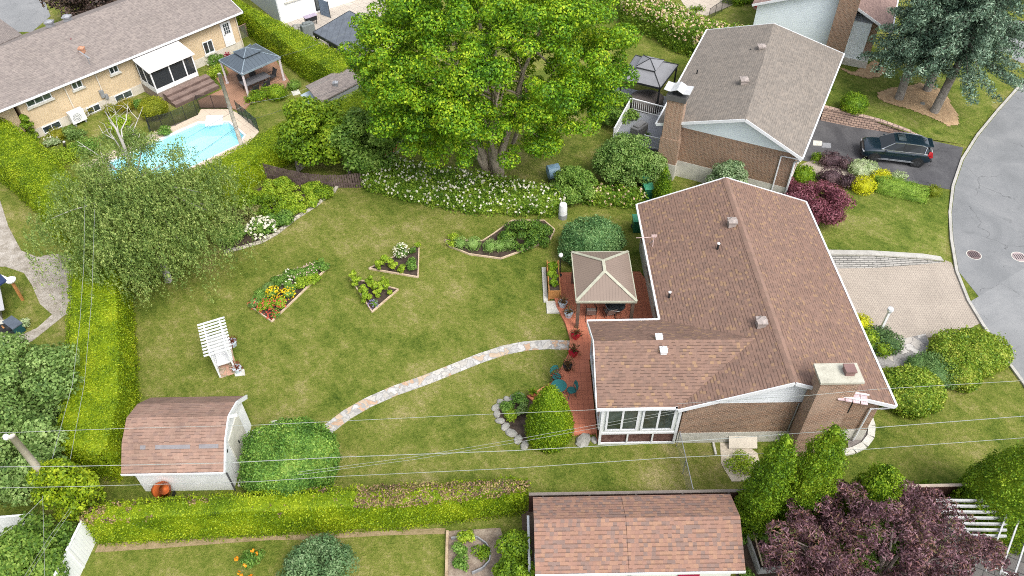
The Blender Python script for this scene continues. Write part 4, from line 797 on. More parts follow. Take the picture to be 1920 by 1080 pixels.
# ================= FLOWERING HEDGES =================
HYD = leafy('hydrangea_leaf', [(.03, .09, .01), (.1, .21, .02), (.22, .34, .035), (.38, .48, .06)], .8)
FLW = leafy('white_petals', [(.55, .55, .4), (.7, .68, .55), (.75, .72, .66)], 2, .15); FLC = leafy('cream_petals', [(.55, .5, .28), (.7, .62, .42), (.62, .36, .24), (.75, .72, .58)], 1.2, .15)
def blossoms(mat, dens, size, lift=.08, minz=.3, name='blossoms'):
    def f(m, root):
        V, Tn = tris_of(m); a, b, c = V[Tn[:, 0]], V[Tn[:, 1]], V[Tn[:, 2]]; cr = np.cross(b-a, c-a); ar = np.linalg.norm(cr, axis=1)/2; ok = cr[:, 2] > -ar*.5; a, b, c, cr, ar = a[ok], b[ok], c[ok], cr[ok], ar[ok]
        n = int(ar.sum()*dens); i = RNG.choice(len(ar), n, p=ar/ar.sum()); u = RNG.random((n, 1)); v = RNG.random((n, 1)); k = u+v > 1; u = np.where(k, 1-u, u); v = np.where(k, 1-v, v)
        P = a[i]+(b[i]-a[i])*u+(c[i]-a[i])*v; N = nrm(cr[i]); P = P+N*lift; P = P[P[:, 2] > minz]
        k = 7; PP = np.repeat(P, k, 0); D = nrm(RNG.normal(size=PP.shape)+np.array([0, -.2, .6])); PP = PP+D*size*.42*np.array([1, 1, 1.15])
        Vv, F_ = cards(PP, D, size*.75, .9); npmesh(name, Vv, [F_], mat, root)
    return f
hedge('hydrangea_hedge', 'low hedge dotted with white flowers along the top of the lawn', [((712, 288), (668, 352)), ((800, 305), (760, 378)), ((900, 320), (880, 402)), ((1000, 340), (980, 405)), ((1060, 352), (1052, 408))], 1.15, HYD, 190, .16, lump=.16, cat='flowering hedge', extra=blossoms(FLW, 9, .15), loose=.1, tilt=.9)
hedge('hydrangea_hedge', 'short hedge with cream flowers between the round shrub and the brown roof', [((1100, 338), (1090, 385)), ((1150, 348), (1150, 390)), ((1205, 350), (1205, 392))], 1.0, HYD, 190, .16, lump=.16, cat='flowering hedge', extra=blossoms(FLC, 6, .14), loose=.1, tilt=.9)
hedge('hydrangea_hedge', 'tall hedge covered in cream and pink flowers below the top terrace', [((1165, -45), (1165, 48)), ((1225, -15), (1225, 72)), ((1290, 18), (1262, 96)), ((1345, 40), (1310, 112)), ((1420, 50), (1370, 118))], 2.2, HYD, 150, .18, lump=.2, cat='flowering hedge', extra=blossoms(FLC, 11, .17, minz=1.2), loose=.12, tilt=.9)

# ================= TREES =================
def limbs(base, targets, r0, mat, parent, name='trunk', fork=.35, n=8, seed=3, wob=.25):
    rg = random.Random(seed); m = MB(); b = Vector(base)
    for tg in targets:
        tg = Vector(tg); L = tg-b; pts = []; k = 7
        for i in range(k):
            f = i/(k-1); p = b+L*f; p.z = b.z+L.z*(f**.85)
            hs = f**1.5; p = Vector((b.x+L.x*hs, b.y+L.y*hs, p.z)); 
            if 0 < i: p += Vector((rg.uniform(-wob, wob), rg.uniform(-wob, wob), 0))*f*.6
            pts.append(p)
        m.tube(pts, [r0*(1-.86*i/(k-1)) for i in range(k)], n)
    return m.build(name, mat, parent, uv=False, smooth=True)
def tree(name, label, base, cen, rad, mat, nclump, cr, nleaf, size, r0, bark=BARK, ntg=5, seed=1, cat='tree', group=None, mask=None, **kw):
    t = T(name, label, cat, (base[0], base[1], 0), group=group)
    o, cc, _ = crown('crown', cen, rad, mat, t, nclump, cr, nleaf, size, seed=seed, mask=mask, **kw)
    rg = random.Random(seed); tg = [tuple(cc[rg.randrange(len(cc))]) for _ in range(ntg)]
    limbs((base[0], base[1], -.05), tg, r0, bark, t, seed=seed); return t, cc
# the great maple
MAPLE = leafy('maple_leaf', [(.015, .055, .004), (.045, .135, .006), (.11, .25, .009), (.24, .39, .013), (.44, .54, .028)], .5, .22)
mc = (-1.1, 43.6, 9.0)
mb_ = G(925, 326)
def mmask(c):
    # open the skirt round the stems, as the real crown is
    dx, dy = c[:, 0]-mb_[0], c[:, 1]-mb_[1]
    return ~((np.hypot(dx, dy+2.5) < 2.6) & (c[:, 2] < 6.0)) & ~((np.abs(dx) < .6) & (dy < 0) & (c[:, 2] < 7.2))
t = T('maple_tree', 'huge yellow green maple rising behind the white flowered hedge', 'tree', mb_+(0,))
o, mcc, _ = crown('crown', mc, (9.1, 7.2, 6.6), MAPLE, t, 520, (.35, 1.05), 200000, .165, seed=5, hollow=.5, flat=.6, mask=mmask)
m = MB(); stems = [((-.55, 0), (-3.0, 1.0, 11)), ((-.1, .25), (-.6, 2.5, 13)), ((.15, -.1), (.5, -.6, 11)), ((.45, .05), (3.2, .4, 11)), ((-.35, .1), (-5.5, -1, 8)), ((.4, .2), (5.0, 1.5, 8.5)), ((0, 0), (.3, -3.5, 9))]
for i, (o0, tp) in enumerate(stems):
    b = Vector((mb_[0]+o0[0], mb_[1]+o0[1], -.05)); e = Vector((mb_[0]+tp[0], mb_[1]+tp[1], tp[2])); pts = []
    for k in range(8): f = k/7; pts.append(Vector((b.x+(e.x-b.x)*f**1.25+.15*math.sin(k*1.7+i), b.y+(e.y-b.y)*f**1.25+.12*math.cos(k*1.3+i), b.z+(e.z-b.z)*f)))
    m.tube(pts, [(.3 if i < 4 else .2)*(1-.8*k/7) for k in range(8)], 9)
    rg = random.Random(i)
    for q in range(5):
        s_ = pts[rg.randrange(3, 7)]; tg = Vector(mcc[rg.randrange(len(mcc))]); tg = s_+(tg-s_)*min(1, 4/(tg-s_).length); m.tube([s_, s_.lerp(tg, .5)+Vector((0, 0, .3)), tg], [.09, .06, .02], 6)
m.build('trunk', speck('maple_bark', [(.16, .14, .1), (.33, .28, .21), (.5, .44, .35)], 4, 20), t, smooth=True)
# weeping birch
BIRL = leafy('birch_leaf', [(.05, .1, .025), (.13, .215, .05), (.25, .34, .085), (.42, .48, .16)], .8, .3)
t = T('birch_tree', 'drooping birch with bare white upper branches above the tall cedar hedge', 'tree', (-21.0, 33.9, 0))
def strands(name, boughs, mat, parent, nst, nl, size, seed=3, spread=.55, drop=(.5, 1.7)):
    """hanging twigs of leaves under arching boughs"""
    rg = np.random.default_rng(seed); P = []; N = []
    for pts in boughs:
        pts = np.array(pts); k = len(pts)-1; f = (.25+.75*rg.random(nst)**.7)*k; a = np.minimum(f.astype(int), k-1); b = (f-a)[:, None]; s0 = pts[a]*(1-b)+pts[a+1]*b+rg.normal(size=(nst, 3))*np.array([spread, spread, .22])
        L = drop[0]+(drop[1]-drop[0])*rg.random((nst, 1)); dr = rg.normal(size=(nst, 3))*.22; dr[:, 2] = -1; t_ = np.sort(rg.random((nst, nl)), 1)[:, :, None]
        q = s0[:, None, :]+dr[:, None, :]*L[:, None, :]*t_+rg.normal(size=(nst, nl, 3))*.045; P.append(q.reshape(-1, 3))
    P = np.concatenate(P); P = P[P[:, 2] > .1]; N = nrm(rg.normal(size=P.shape)+np.array([0, 0, .5])); V, F_ = cards(P, N, size, .42, up=.45); return npmesh(name, V, [F_], mat, parent)
rgb_ = random.Random(77); bgh = []; bcc = []; top = Vector((-21.6, 35.3, 5.2))
for k in range(74):
    an = k*2.39996+rgb_.uniform(-.2, .2); R1 = rgb_.uniform(1.6, 5.9); hh = rgb_.uniform(-.8, 1.6)*(1-R1/9); s0 = top+Vector((0, 0, rgb_.uniform(-1.8, .6)))
    e = s0+Vector((R1*math.cos(an)*1.02, R1*math.sin(an)*.95, hh-.12*R1)); mid = s0.lerp(e, .5)+Vector((0, 0, .5+.12*R1)); pts = [tuple(s0), tuple(s0.lerp(mid, .5)+Vector((0, 0, .25))), tuple(mid), tuple(mid.lerp(e, .55)+Vector((0, 0, .18))), tuple(e)]; bgh.append(pts); bcc.append(tuple(mid.lerp(e, .5)))
strands('crown', bgh, BIRL, t, 54, 19, .14, 9)
low = [[(a[0], a[1]-.6, a[2]-1.4) for a in b] for b in bgh[::2]]; strands('lower_crown', low, BIRL, t, 50, 20, .13, 10, .6, (.8, 2.6))
crown('thin_crown', (-22.6, 37.6, 5.6), (4.6, 3.6, 2.3), BIRL, t, 150, (.2, .55), 22000, .13, seed=19, hollow=.4, asp=.4, droop=.8)
BB = speck('white_birch_bark', [(.24, .22, .21), (.42, .4, .38), (.58, .56, .54)], 3, 18)
m = MB(); b0 = Vector((-21.0, 33.9, -.05)); rg = random.Random(14)
main = [b0, Vector((-21.1, 34.6, 2.4)), Vector(G3(250, 345, 4.4)), Vector(G3(243, 305, 5.8)), Vector(G3(231, 270, 7.2)), Vector(G3(217, 240, 8.3)), Vector(G3(196, 208, 9.2))]
m.tube(main, [.24, .2, .15, .12, .09, .06, .015], 8)
def bough(s_, e, r, k=4, lift=.25):
    pts = [s_]
    for i in range(1, k+1): f = i/k; q = s_.lerp(e, f); q += Vector((rg.uniform(-.16, .16), rg.uniform(-.16, .16), lift*math.sin(f*math.pi)+rg.uniform(-.08, .08)))*(1 if i < k else 0); pts.append(q)
    m.tube(pts, [r*(1-.85*i/k) for i in range(k+1)], 6); return pts
for s_, (px, py, zz), r in ((main[4], (240, 190, 8.9), .05), (main[3], (268, 200, 8.0), .06), (main[5], (205, 220, 9.0), .03), (main[3], (185, 235, 7.4), .06), (main[2], (290, 245, 6.0), .07), (main[2], (145, 265, 6.0), .08), (main[4], (212, 198, 9.0), .03), (main[3], (262, 250, 7.0), .05), (main[2], (170, 290, 5.6), .06), (main[2], (330, 300, 5.0), .06)):
    bp = bough(s_, Vector(G3(px, py, zz)), r)
    for q in range(3): e = bp[2+q % 2]; bough(e, e+Vector((rg.uniform(-1, 1), rg.uniform(-.4, 1.2), rg.uniform(.1, .9))), r*.4, 3, .1)
for q in range(16): e = Vector(bcc[rg.randrange(len(bcc))]); s_ = b0.lerp(main[2], rg.uniform(.4, 1)); bough(s_, e, .06, 4, .5)
m.build('trunk', BB, t, smooth=True)
# two broadleaf trees beside the board fence
tree('sycamore_tree', 'yellow green broadleaf tree between the pool hedge and the dark board fence', G(560, 325), (-13.1, 45.1, 3.1), (3.1, 2.3, 2.3), BRIGHT, 60, (.5, 1.0), 22000, .22, .12, seed=21, hollow=.4)
tree('sycamore_tree', 'mid green broadleaf tree just left of the red mulch bed', G(655, 325), (-9.6, 44.4, 2.9), (3.0, 2.3, 2.2), BUSH, 56, (.5, 1.0), 21000, .21, .12, seed=22, hollow=.4)
# spruces
SPR = leafy('spruce_needles', [(.02, .05, .035), (.075, .135, .09), (.18, .28, .19), (.36, .47, .34)], .8, .1)
def spruce(label, base, lean, h, r, seed, z0=3.0, n=30000):
    rg = np.random.default_rng(seed); t = T('spruce_tree', label, 'tree', base+(0,), group='blue green spruces on the mulch bed'); bx_, by_ = base; P = []; N = []
    m = MB(); top = Vector((bx_+lean[0], by_+lean[1], h)); b = Vector((bx_, by_, -.05)); m.tube([b, b.lerp(top, .3), b.lerp(top, .6), top], [.34, .28, .18, .03], 9)
    nb = 130; cs, rs = [], []
    for k in range(nb):
        f = (k+rg.random())/nb; z = z0+(h-z0)*f; c = b.lerp(top, z/h); R1 = r*(1-f)**.75*(.75+.4*rg.random())+.25; an_ = k*2.4+rg.random()
        tip = Vector((c.x+R1*math.cos(an_), c.y+R1*math.sin(an_), z-.28*R1+.1)); m.tube([Vector((c.x, c.y, z)), tip], [.05, .012], 5)
        ns = max(2, int(R1/.42))
        for s_ in range(ns):
            q = (s_+1)/ns; p = Vector((c.x, c.y, z)).lerp(tip, q); cs.append([p.x, p.y, p.z]); rs.append(.34+.3*(1-abs(q-.6)))
    cs = np.array(cs); rs = np.array(rs); i = rg.choice(len(cs), n, p=rs**2/np.sum(rs**2)); e = nrm(rg.normal(size=(n, 3))+np.array([0, 0, .3])); Pp = cs[i]+e*rs[i][:, None]*np.array([1, 1, .5])*(.5+.5*rg.random((n, 1)))
    out = Pp-np.array([bx_+lean[0]*.5, by_+lean[1]*.5, 0]); out[:, 2] = 0; out = nrm(out)
    V, F_ = cards(Pp, e+.5*rg.normal(size=e.shape), .22, .35); npmesh('crown', V, [F_], SPR, t); m.build('trunk', BARK, t, smooth=True)
spruce('blue green spruce nearest the pale blue house', G(1683, 192), (-.4, .3), 12.0, 3.0, 31, 3.6)
spruce('blue green spruce at the back of the mulch bed', G(1735, 176), (.6, 1.2), 13.5, 3.2, 32, 4.6)
spruce('blue green spruce nearest the street kerb with a long bare trunk', G(1748, 216), (1.2, .5), 13.0, 4.1, 33, 4.6, 42000)
# left trees and bushes
LG = leafy('pale_green_leaf', [(.04, .09, .025), (.12, .21, .05), (.23, .35, .1), (.38, .5, .18)], .6, .3)
c = G(50, 730, 2.6); tree('apple_tree', 'large pale green tree left of the tall cedar hedge', (c[0], c[1]), (c[0]-.6, c[1], 2.5), (3.4, 3.2, 2.4), LG, 80, (.5, 1.0), 38000, .17, .13, seed=41, hollow=.4)
c = G(40, 860, 2.2); tree('apple_tree', 'dense green tree below the leaning bare pole at the far left', (c[0], c[1]), (c[0]-.4, c[1], 2.1), (2.5, 2.0, 1.9), LG, 50, (.45, .9), 22000, .17, .12, seed=42, hollow=.4)
c = G(75, 1030, 1.9); tree('lilac_bush', 'large round green bush at the bottom left corner between the white fences', (c[0], c[1]), (c[0]-.45, c[1], 1.7), (1.8, 1.8, 1.5), leafy('lilac_leaf', [(.03, .08, .012), (.09, .18, .025), (.17, .28, .04), (.27, .37, .07)], .8), 50, (.45, .8), 26000, .15, .08, seed=43, hollow=.5, cat='bush')
# vine on the pole
c = G(115, 905, 3.2); tree('climbing_vine', 'yellow green vine swallowing the foot of the leaning pole', (c[0], c[1]), (c[0], c[1], 2.5), (1.15, 1.0, 2.0), CEDAR, 34, (.35, .65), 12000, .15, .06, seed=44, hollow=.4, cat='vine')
# purple tree bottom right
PURP = leafy('purple_leaf', [(.022, .012, .016), (.075, .03, .042), (.15, .07, .09), (.27, .16, .19), (.22, .1, .08), (.13, .16, .05)], .9, .15)
c = G(1660, 1040, 3.0); tree('purple_leaf_tree', 'purple leaved tree filling the bottom right corner in front of the brown fence', (c[0], c[1]-.5), (c[0], c[1], 2.9), (5.3, 3.4, 2.3), PURP, 420, (.18, .5), 52000, .17, .12, plain('pale_twig', (.3, .24, .22), .7), ntg=60, seed=51, hollow=.3, asp=.3, tilt=1.2)
c = G(1640, 1010, 2.0); tree('green_shrub', 'green shrub showing through the purple leaved tree', (c[0], c[1]), (c[0], c[1], 1.6), (3.0, 1.6, 1.3), BUSH, 30, (.4, .7), 9000, .16, .06, seed=52, cat='bush')
# purple shrub by the neighbour's house
PURP2 = leafy('plum_leaf', [(.045, .012, .02), (.14, .035, .055), (.26, .09, .12), (.36, .17, .2)], .7, .2)
c = G(1535, 385, 1.5); tree('purple_maple_shrub', 'dark red Japanese maple shrub between the two house roofs', (c[0], c[1]), (c[0], c[1], 1.4), (2.2, 2.0, 1.3), PURP2, 60, (.4, .75), 20000, .15, .08, seed=53, cat='bush', asp=.4)
c = G(1482, 352, .8); tree('purple_maple_shrub', 'small plum coloured shrub at the foot of the grey house downspout', (c[0], c[1]), (c[0], c[1], .8), (1.1, .8, .7), PURP2, 20, (.3, .5), 5000, .13, .05, seed=54, cat='bush', asp=.4)
# dark shrub top left behind the roof
c = G(185, 8, 2.5); tree('copper_beech', 'dark red green tree behind the long grey brown roof', (c[0], c[1]), (c[0]-.5, c[1]+.8, 2.6), (5.0, 2.6, 2.4), leafy('copper_leaf', [(.012, .016, .012), (.05, .035, .03), (.11, .07, .06), (.14, .11, .07)], .9, .15), 60, (.6, 1.1), 14000, .24, .15, seed=55)
# medium shrubs
c = G(1172, 305, 1.6); tree('lilac_bush', 'large round green bush beside the grey railed deck', (c[0], c[1]), (c[0], c[1], 1.7), (2.2, 2.1, 1.7), leafy('soft_leaf', [(.03, .08, .02), (.1, .2, .04), (.2, .32, .075), (.33, .45, .14)], .9), 60, (.4, .8), 24000, .14, .08, seed=61, cat='bush', hollow=.5)
c = G(1075, 345, 1.2); tree('lilac_bush', 'mid green bush covering the blue composter behind the hydrangeas', (c[0], c[1]), (c[0], c[1], 1.1), (1.6, 1.3, 1.1), BUSH, 36, (.35, .65), 12000, .14, .06, seed=62, cat='bush', hollow=.5)
c = G(1226, 318, 1.0); tree('lilac_bush', 'narrow grey green bush against the brick chimney of the grey roofed house', (c[0], c[1]), (c[0], c[1], 1.1), (.8, 1.1, 1.1), LG, 20, (.3, .55), 6000, .12, .05, seed=63, cat='bush')
c = G(1362, 322, .9); tree('variegated_shrub', 'silvery green shrub between the brown and grey roofed houses', (14.3, 41.0), (14.3, 41.0, 1.7), (1.4, .9, 1.15), leafy('silver_leaf', [(.06, .12, .05), (.16, .26, .12), (.3, .4, .22), (.42, .5, .32)], 1.2), 34, (.3, .55), 11000, .13, .05, seed=64, cat='bush')
c = G(1160, 205, 1.2); tree('lilac_bush', 'dark green bush between the maple and the dark gazebo', (c[0], c[1]), (c[0], c[1], 1.1), (1.5, 1.7, 1.2), BUSH, 26, (.4, .7), 8000, .15, .05, seed=65, cat='bush')
c = G(780, 225, .9); tree('lilac_bush', 'shaded bush at the left of the maple trunk near the blue bench', (c[0], c[1]), (c[0], c[1], 1.0), (1.3, 1.1, 1.1), BUSH, 20, (.35, .6), 6000, .15, .05, seed=66, cat='bush')
c = G(735, 215, .9); tree('lilac_bush', 'green bush at the top edge of the red mulch bed', (c[0], c[1]), (c[0], c[1], 1.0), (1.2, 1.1, 1.1), BRIGHT, 20, (.35, .6), 6000, .15, .05, seed=67, cat='bush')
c = G(590, 1058, 1.1); tree('perennial_clump', 'blue green leafy clump in the bed below the dry topped hedge', (c[0], c[1]), (c[0], c[1], .9), (1.7, 1.25, 1.0), leafy('grey_leaf', [(.03, .08, .03), (.09, .18, .07), (.17, .28, .12), (.28, .38, .2)], 1.2), 40, (.3, .6), 13000, .11, .04, seed=68, cat='bush')
c = G(965, 1050, 1.1); tree('bright_shrub', 'bright green rounded shrub against the grey timber edge near the long shed', (c[0], c[1]), (c[0], c[1]-.8, .9), (.75, 2.3, .9), BRIGHT, 44, (.25, .45), 14000, .13, .05, seed=69, cat='bush')
# ================= CLIPPED SHRUBS =================
def dome(name, label, px, py, r, h, mat, dens=260, size=.1, sx=1., sy=1., shape='dome', group=None, cat='shrub', z=0, rz=0, lump=.06, gx=None, rough=None, **kw):
    c = gx or G(px, py, z); prof = {'dome': [(.80, 0), (.97, .22), (1, .4), (.93, .62), (.76, .82), (.45, .95), (.15, 1.0), (.01, 1.0)],
                           'column': [(.7, 0), (.95, .12), (1, .3), (.95, .5), (.8, .7), (.6, .86), (.32, .96), (.01, 1.0)], 'cone': [(.86, 0), (1, .12), (.97, .27), (.84, .46), (.61, .68), (.37, .86), (.16, .96), (.01, 1.0)], 'ball': [(.35, 0), (.8, .15), (1, .42), (.97, .62), (.78, .85), (.42, .97), (.01, 1.0)]}[shape]
    m = MB().lathe(0, 0, [(a*r, b*h) for a, b in prof], 28, 0, sx, sy); am = {'ball': .02, 'cone': .025}.get(shape, .075) if rough is None else rough; ph = px*.7+r*9
    m.v = [(x*k_, y*k_, zz*(1+am*.6*math.sin(2.3*math.atan2(y, x)+ph))) for x, y, zz in m.v for k_ in (1+am*math.sin(3*math.atan2(y, x)+ph+2*zz/h)+am*.8*math.sin(5*math.atan2(y, x)+2*ph-4*zz/h)+am*.5*math.sin(9*math.atan2(y, x)+5*zz),)]; ca, sa = math.cos(rz), math.sin(rz); m.v = [(c[0]+x*ca-y*sa, c[1]+x*sa+y*ca, zz+z) for x, y, zz in m.v]
    t = T(name, label, cat, (c[0], c[1], z), group=group); trimmed('foliage', m, mat, t, dens, size, lump=lump, lsc=.28, **kw); MB().tube([(c[0], c[1], z-.05), (c[0], c[1], z+h*.5)], .05).build('stem', BARK, t); return m, t
HYB = leafy('round_shrub_leaf', [(.02, .07, .012), (.08, .19, .03), (.18, .33, .055), (.34, .48, .09)], .9, .25)
dome('round_shrub', 'big dense round shrub at the right end of the white shed', 534, 905, 2.3, 2.8, HYB, 420, .11, 1, .95, lump=.12, loose=.05, tilt=.9, gx=(-10.75, 20.2))
dome('round_shrub', 'dense rounded green tree directly behind the tan metal gazebo', 1115, 470, 1.85, 2.6, leafy('viburnum_leaf', [(.025, .08, .03), (.08, .19, .065), (.17, .31, .11), (.3, .44, .18)], .9), 420, .11, 1.05, .9, lump=.16, loose=.06, tilt=.9, gx=(4.95, 35.4))
dome('cone_cedar', 'smooth egg shaped cedar standing in front of the tiled patio', 1028, 838, 1.15, 4.05, leafy('cone_cedar_leaf', [(.04, .09, .006), (.12, .22, .01), (.22, .33, .012), (.34, .43, .02)], .5), 480, .09, shape='cone', lump=.03, gx=(1.72, 22.2))
dome('cone_cedar', 'tall ragged cedar with a leaning tip beside the brick chimney', 0, 0, .9, 7.4, CEDARD, 700, .09, 1, .9, shape='column', lump=.2, loose=.08, gx=(12.55, 17.15))
dome('cone_cedar', 'shorter ragged cedar left of the tall one by the sandy patch', 0, 0, .8, 6.9, CEDARD, 700, .09, shape='column', lump=.2, loose=.08, gx=(10.75, 17.1))
dome('cone_cedar', 'broad dark green cedar at the right edge by the slatted pergola', 0, 0, 1.8, 5.9, CEDARD, 480, .1, shape='cone', lump=.2, loose=.08, gx=(21.6, 17.2))
dome('cone_cedar', 'small bright upright cedar between the green bins and the brown roof', 1240, 385, .58, 3.0, CEDARD, 500, .09, shape='cone', lump=.08, gx=(10.1, 40.5))
dome('cone_cedar', 'bright green cedar partly hidden by the purple leaved tree', 0, 0, .95, 5.0, CEDARD, 500, .1, shape='column', lump=.18, gx=(15.4, 16.9))
dome('round_shrub', 'clipped round green shrub on the raised lawn beside the block wall', 1598, 215, .95, 1.4, CEDARD, 300, .1, shape='ball', gx=G(1597, 208, .8), z=.72)
dome('round_shrub', 'bright twin headed cedar bush by the corner of the grey roofed house', 1497, 340, .8, 1.35, CEDARD, 320, .1, 1, .9, gx=G(1500, 343))
GOLD = leafy('gold_tip_leaf', [(.1, .13, .01), (.2, .2, .015), (.34, .27, .03), (.45, .36, .05)], 2.2, .2)
dome('round_shrub', 'largest gold tipped round shrub below the screened porch', 293, 215, 1.05, 1.5, leafy('gold_green_leaf', [(.1, .14, .01), (.22, .26, .015), (.36, .36, .03)], 1.), 300, .1, shape='ball', gx=G(293, 218))
for px, py, r, lab in ((240, 207, .62, 'orange tipped round shrub beside the largest gold one'), (209, 213, .5, 'small gold round shrub under the meter on the buff wall'), (165, 213, .55, 'brownish round shrub right of the air conditioner'), (111, 262, .6, 'gold round shrub left of the air conditioner')):
    dome('round_shrub', lab, px, py, r, r*1.5, GOLD if 'orange' in lab or 'brown' in lab else leafy('gold_leaf_'+str(px), [(.08, .12, .01), (.2, .22, .015), (.32, .3, .03)], 1.), 300, .08, shape='ball')
dome('round_shrub', 'round green shrub at the edge of the timber deck under the grey gazebo', 523, 182, .75, 1.15, CEDARD, 300, .09, shape='ball', gx=G(523, 185))
dome('round_shrub', 'small leafy shrub between the timber deck and the brown roofed small shed', 556, 165, .55, .6, BUSH, 300, .09, gx=G(552, 165))
CREAM = leafy('cream_edged_leaf', [(.12, .2, .06), (.26, .36, .15), (.42, .5, .28), (.55, .6, .4)], 1.5, .2); DKR = leafy('dark_barberry', [(.02, .012, .018), (.06, .035, .045), (.13, .08, .09), (.2, .13, .13)], 1.3, .1); YEL = leafy('yellow_leaf', [(.3, .34, .01), (.5, .52, .015), (.65, .62, .03)], 1.3, .25)
SH = [(1532, 293, .45, .6, BRIGHT, 'small yellow green shrub at the garage corner beside the stone slabs', 'spirea'), (1556, 300, .72, .9, DKR, 'largest dark maroon shrub above the neighbour walkway', 'barberry'), (1581, 307, .5, .75, DKR, 'small dark maroon shrub left of the silvery shrub', 'barberry'),
      (1614, 316, .95, .85, CREAM, 'silvery cream edged shrub beside the parked blue car', 'dogwood'), (1649, 328, .65, .65, YEL, 'flat yellow shrub behind the long clipped hedge', 'spirea'), (1553, 333, .75, 1.0, DKR, 'round maroon shrub below the neighbour walkway', 'barberry'),
      (1586, 342, .6, .9, DKR, 'dark purple shrub left of the brightest yellow shrub', 'barberry'), (1615, 350, .78, 1.0, YEL, 'brightest yellow round shrub left of the long clipped hedge', 'spirea'), (1536, 325, .3, .4, LG, 'little pale green plant beside the twin cedar bush', 'spirea'), (1683, 325, .5, .35, CREAM, 'low grey green plant between the yellow shrub and the drive', 'spirea')]
for px, py, r, h, mt_, lab, nm in SH: dome(nm+'_shrub', lab, px, py+8, r, h, mt_, 330, .09, 1.1, .9, lump=.12, loose=.04, tilt=.9, shape='dome')
hedge('clipped_hedge', 'long rounded clipped hedge beside the neighbour asphalt drive', [((1642, 322), (1640, 366)), ((1690, 330), (1690, 378)), ((1740, 344), (1735, 388))], .95, leafy('privet_leaf', [(.04, .11, .015), (.12, .24, .03), (.22, .36, .045), (.32, .45, .07)], .9), 420, .075, round_=.45)
dome('round_shrub', 'small olive bush at the street end of the long clipped hedge', 1748, 366, .42, .75, leafy('olive_leaf', [(.08, .14, .01), (.2, .25, .02), (.3, .34, .03)], 1), 330, .08)
VARG = leafy('euonymus_leaf', [(.03, .09, .01), (.13, .24, .02), (.28, .38, .04), (.5, .52, .1)], 1.6, .25)
dome('euonymus_shrub', 'largest yellow green shrub mound by the street kerb', 1815, 668, 1.85, 1.35, VARG, 380, .12, 1.15, .8, lump=.09, loose=.05, tilt=1., rough=.04, gx=G(1812, 672))
dome('euonymus_shrub', 'middle yellow green shrub mound touching the grey green junipers', 1795, 715, 1.25, 1.2, VARG, 380, .12, 1, .95, lump=.09, loose=.05, tilt=1., rough=.04, gx=G(1790, 706))
dome('euonymus_shrub', 'yellow green shrub at the corner of the brown roof', 1700, 735, 1.75, 1.4, VARG, 380, .12, 1, .85, lump=.09, loose=.05, tilt=1., rough=.04, gx=G(1698, 745))
JUN = leafy('juniper_leaf', [(.04, .1, .03), (.1, .2, .055), (.16, .27, .08), (.22, .33, .11)], 1, .2)
dome('juniper_shrub', 'grey green clipped juniper between two yellow green mounds', 1765, 700, 1.2, 1.05, JUN, 380, .08, 1.0, .9, gx=G(1762, 706), lump=.05)
dome('juniper_shrub', 'lower grey green clipped juniper beside the stone walkway', 1735, 690, 1.0, .95, JUN, 380, .08, 1, .8, gx=G(1733, 694), lump=.05)
dome('juniper_shrub', 'dark low juniper mound beside the white lamp post', 1650, 640, 1.15, .75, leafy('dark_juniper', [(.02, .05, .02), (.05, .11, .035), (.09, .17, .05), (.14, .2, .07)], 1.2, .1), 330, .1, 1, .85, gx=G(1648, 645), lump=.1)
dome('round_shrub', 'small clipped green ball in front of the dark juniper mound', 1653, 658, .48, .7, CEDARD, 330, .08, shape='ball', gx=G(1652, 662))
dome('spirea_shrub', 'bright yellow shrub peeping past the brown roof edge by the drive', 1608, 612, .6, .9, YEL, 300, .09, gx=G(1608, 616))
dome('round_shrub', 'green clipped ball half hidden under the brown roof edge', 1622, 640, .6, .95, CEDARD, 300, .09, shape='ball', gx=G(1622, 645))
dome('round_shrub', 'dark green shrub between the long shed and the planter frames', 1405, 975, .85, .8, leafy('deep_leaf', [(.01, .035, .015), (.03, .09, .03), (.06, .14, .045)], 1), 260, .12, gx=G(1405, 975), lump=.12)
# green groundcover beyond
for px, py, r, lab in ((490, 185, 1.0, 'bright yellow green leafy border at the corner of the timber deck'), (1305, 20, .5, 'little round green bush on the pale top terrace'), (1385, 5, 1.2, 'loose green shrub behind the black rail fence')):
    dome('leafy_shrub', lab, px, py, r, r*.7, BRIGHT, 200, .14, 1.3, .6, lump=.15, loose=.08, tilt=1., rz=.7 if px < 600 else 0)
# ================= TILED PATIO =================
TILE = brick('red_patio_tiles', (.55, .2, .12), (.49, .175, .105), (.34, .12, .08), .3, .3, .01, .18, off=0.)
pt = GL([(1039, 511), (1200, 509)], .16)+[(8.05, 33.2), (8.05, 27.0), (4.15, 27.0), (4.15, 21.75)]+GL([(1117, 811), (1070, 814), (1012, 762), (988, 742), (1035, 716), (1052, 690), (1066, 662), (1069, 635), (1060, 605), (1044, 575), (1040, 560)], .16)
P_ = MB().prism(pt, -.1, .16); structure('patio', P_, TILE)
